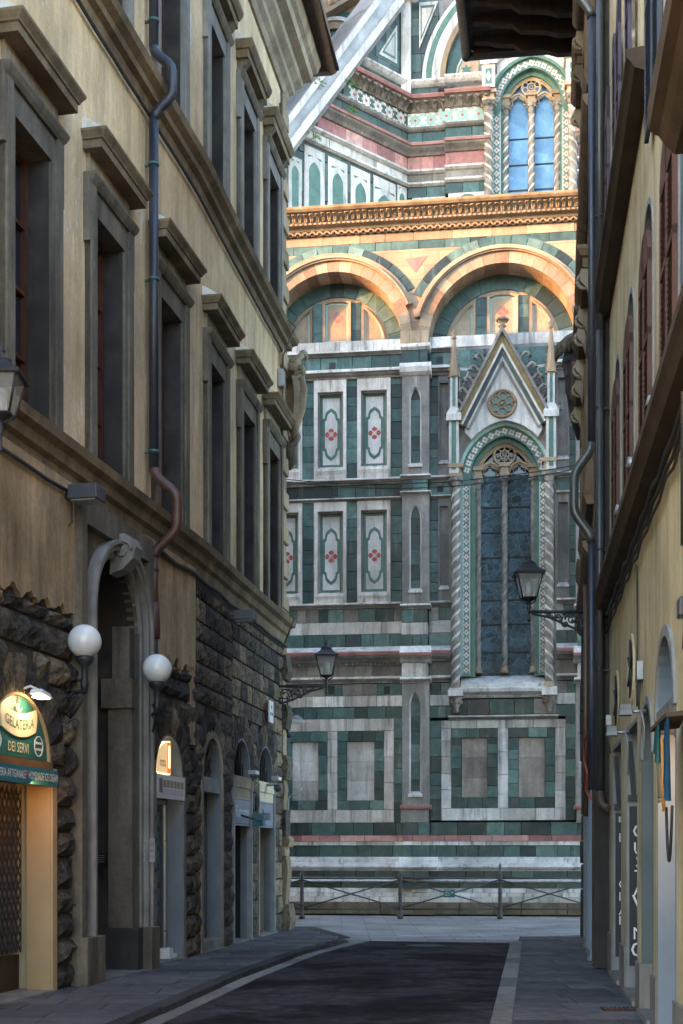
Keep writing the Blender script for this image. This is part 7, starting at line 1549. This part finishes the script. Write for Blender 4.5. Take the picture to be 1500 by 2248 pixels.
# lettered door panels: they line the far side of two doorways
Fi = lambda key: Frame(*FR.W(RO[key][0]+.006, 0, 0)[:2], -FR.n[0], -FR.n[1])
F2 = Fi('gust'); S = thing('lettered_panel', 'dark door panel with tall white letters reading downwards, nearer of two', 'sign', F2.W(.2, .01, 1)); m = MB(); m.box(.03, .50, 0, .02, F2.z(1388, 2120), F2.z(1388, 1770)); m.build('panel', 'sign_dark', S, F2)
for ch, y, h in (('G', 1826, .21), ('U', 1864, .19), ('S', 1893, .19), ('T', 1924, .18), ('A', 1954, .19), ('V', 1985, .26), ('I', 2025, .19), ('N', 2050, .19), ('O', 2086, .24)): m = MB(); m.text(ch, h*1.1, .145, F2.z(1388, y), .02, .024); m.build('letter', 'letter_white', S, F2)
F3 = Fi('sign'); S = thing('lettered_panel', 'dark door panel with white letters mostly hidden, farther of two', 'sign', F3.W(.2, .01, 1)); m = MB(); m.box(.03, .50, 0, .02, F3.z(1355, 2100), F3.z(1355, 1785)); m.build('panel', 'sign_dark', S, F3)
for ch, y, dx_ in (('I', 1840, .09), ('O', 1942, .14), ('I', 1969, .09), ('A', 2000, .13), ('I', 2021, .09)): m = MB(); m.text(ch, .17, dx_, F3.z(1355, y), .02, .024); m.build('letter', 'letter_white', S, F3)
m = MB()
for k in range(4):
    for q in range(3): m.box(.075+q*.025, .093+q*.025, .02, .023, F3.z(1355, 1805)+k*.02, F3.z(1355, 1805)+k*.02+.014)
tag(m.build('emblem', 'letter_white', S, F3), kind='stuff')
for F_, py0, py1, px, lab in ((F2, 1628, 1745, 1383, 'dark iron strap with bolted plate in the nearer lettered doorway'), (F3, 1660, 1765, 1351, 'dark iron strap with bolted plate in the farther lettered doorway')):
    S = thing('door_strap', lab, 'door strap', F_.W(.1, .02, 2.4)); m = MB(); m.pxz([(.0, F_.z(px, py0)), (.05, F_.z(px, py0)), (.10, F_.z(px, py1)), (.05, F_.z(px, py1))], .02, .05); m.build('strap', 'sign_dark', S, F_); m = MB(); m.box(.01, .12, .02, .045, F_.z(px, py1+14), F_.z(px, py1)); m.build('plate', 'iron', S, F_)
# folded awning by the pale doorway
xx = FR.px(1462, .16); z1 = FR.z(1462, 1590, .16); S = thing('folded_awning', 'folded blue and teal awning with pale bars hanging by the near doorway', 'awning', FR.W(xx, .1, z1-.6)); x0, x1 = FR.px(1440, .2), FR.px(1482, .1)
m = MB(); m.loft([(x0, .02, z1-.0), (x0, .25, z1-.03), (x0, .25, z1), (x0, .02, z1+.04)], [(x1, .02, z1+.06), (x1, .17, z1+.05), (x1, .17, z1+.08), (x1, .02, z1+.1)]); m.build('awning_case', 'stone_soffit', S, FR)
def cloth(nm, mm, u0, u1, drop0, drop1, t, ph, npl):
    m = MB(); vs = []; n = 28; k = 8
    for q in range(k+1):
        for u in range(n+1):
            f = u/n; vs.append((x0+(x1-x0)*(u0+(u1-u0)*(f*(1-.25*q/k)+.12*q/k)), t+.028*math.sin(f*npl*2*math.pi+ph)*(.35+.65*q/k), z1+.05*(u0+(u1-u0)*f)-(drop0+(drop1-drop0)*f+.03*math.sin(f*9))*q/k))
    m.add(vs, [(q*(n+1)+u, q*(n+1)+u+1, (q+1)*(n+1)+u+1, (q+1)*(n+1)+u) for q in range(k) for u in range(n)], True); m.build(nm, mm, S, FR)
cloth('cloth', 'flag_teal', .04, .60, .16, .30, .20, 0., 4); cloth('cloth', 'flag_blue', .56, 1.0, .42, .62, .15, 1., 5)
for k in range(4): xa = x0+(x1-x0)*(.1+.14*k); m = MB(); m.tube([(xa-.05, .19, z1-.16), (xa+.03, .18, z1-.55)], .012, 8); m.ball((xa+.03, .18, z1-.57), .017, 8, 6); m.build('bar', 'stone_tan', S, FR)
m = MB(); xa = x0+(x1-x0)*.66; m.tube([(xa, .18, z1-.1), (xa+.03, .17, z1-.66)], .013, 8); m.build('pole', 'wood_orange', S, FR)
m = MB(); P = [(x0+(x1-x0)*f, .12, z1-.62-.42*(1-(2*f-1)**2)) for f in [k/16 for k in range(17)]]; m.tube(P, .012, 5); m.build('chain', 'iron', None, FR, 'sagging iron chain hung across the pale near doorway', 'chain')
# unseen lamp added in the near right doorway to warm the pale door
a, b_, z, r = RO['pale']; S = thing('added_doorway_lamp', 'small warm lamp tucked under the transom of the pale doorway', 'lamp', FR.W((a+b_)/2, -.1, 2.6)); m = MB(); m.box((a+b_)/2+.2, (a+b_)/2+.34, -.16, -.04, 2.62, 2.70); m.build('housing', 'metal_grey', S, FR); m = MB(); m.box((a+b_)/2+.22, (a+b_)/2+.32, -.15, -.05, 2.61, 2.618); m.build('lens', 'lamp_warm', S, FR)
lamp_light('lamp_light', FR, ((a+b_)/2+.27, -.1, 2.58), (a, -.2, 1.4), 2.2, .06, (1, .55, .25), math.pi, S)
# drain grate, scraps of paper
Y = 13.9; x = (1368-CX)/FPX*Y; S = thing('drain_grate', 'rectangular iron drain grate in the right pavement', 'drain', (x, Y, 0)); m = MB(); m.box(x-.2, x+.2, -Y-.12, -Y-.1, -.01, .004); m.box(x-.2, x+.2, -Y+.1, -Y+.12, -.01, .004); m.box(x-.22, x-.2, -Y-.12, -Y+.12, -.01, .004); m.box(x+.2, x+.22, -Y-.12, -Y+.12, -.01, .004); m.build('frame', 'iron', S, WF)
for k in range(9): m = MB(); xx = x-.18+k*.045; m.box(xx-.01, xx+.01, -Y-.1, -Y+.1, -.01, .003); m.build('bar', 'rust', S, WF)
for px, py, lab in ((1302, 2115, 'white scrap of paper on the right pavement near the door step'), (1408, 2226, 'white scrap of paper in the near right corner of the pavement')):
    Y = FPX*EYE/(py-HY); x = (px-CX)/FPX*Y; m = MB(); m.add([(x-.04, -Y-.03, .002), (x+.03, -Y-.04, .012), (x+.05, -Y+.03, .004), (x-.03, -Y+.04, .018), (x, -Y, .022)], [(0, 1, 4), (1, 2, 4), (2, 3, 4), (3, 0, 4)]); m.build('paper_scrap', 'white_paint', None, WF, lab, 'litter')
# tufts of weeds in the cornice joints of the spur
W_ = random.Random(5)
for px, py, lab in ((772, 186, 'small green weed growing under the flying buttress high up'), (770, 245, 'small green weed on the middle cornice of the spur wall'), (688, 303, 'small green weed on the lowest cornice of the spur wall'), (698, 182, 'small green weed on the upper edge of the flying buttress')):
    m = MB(); x, z = FS.px(px, .3), FS.z(px, py, .3)
    for k in range(26): g = W_.uniform(-1.4, 1.4); l = W_.uniform(.1, .28); tt = .35+W_.uniform(-.06, .06); xx = x+l*math.sin(g); z2 = z+l*math.cos(g)*(.6 if k % 3 else -.5); m.sheet([(x, tt, z), (xx-.03, tt+.03, z2), (xx, tt, z2+.04), (xx+.03, tt+.02, z2-.02)])
    m.build('weed', 'leaf', None, FS, lab, 'plant', 'weeds on the cathedral')

Y = 23.6; x = (935-CX)/FPX*Y; S = thing('manhole_cover', 'round iron manhole cover in the road near the square', 'manhole cover', (x, Y, 0)); m = MB(); m.lathe(x, -Y, [(.36, -.04), (.36, -.024), (.33, -.022)], 28); m.build('rim', 'iron', S, WF); m = MB(); m.lathe(x, -Y, [(.32, -.04), (.32, -.021), (.30, -.02)], 28); m.build('lid', 'iron_fence', S, WF)
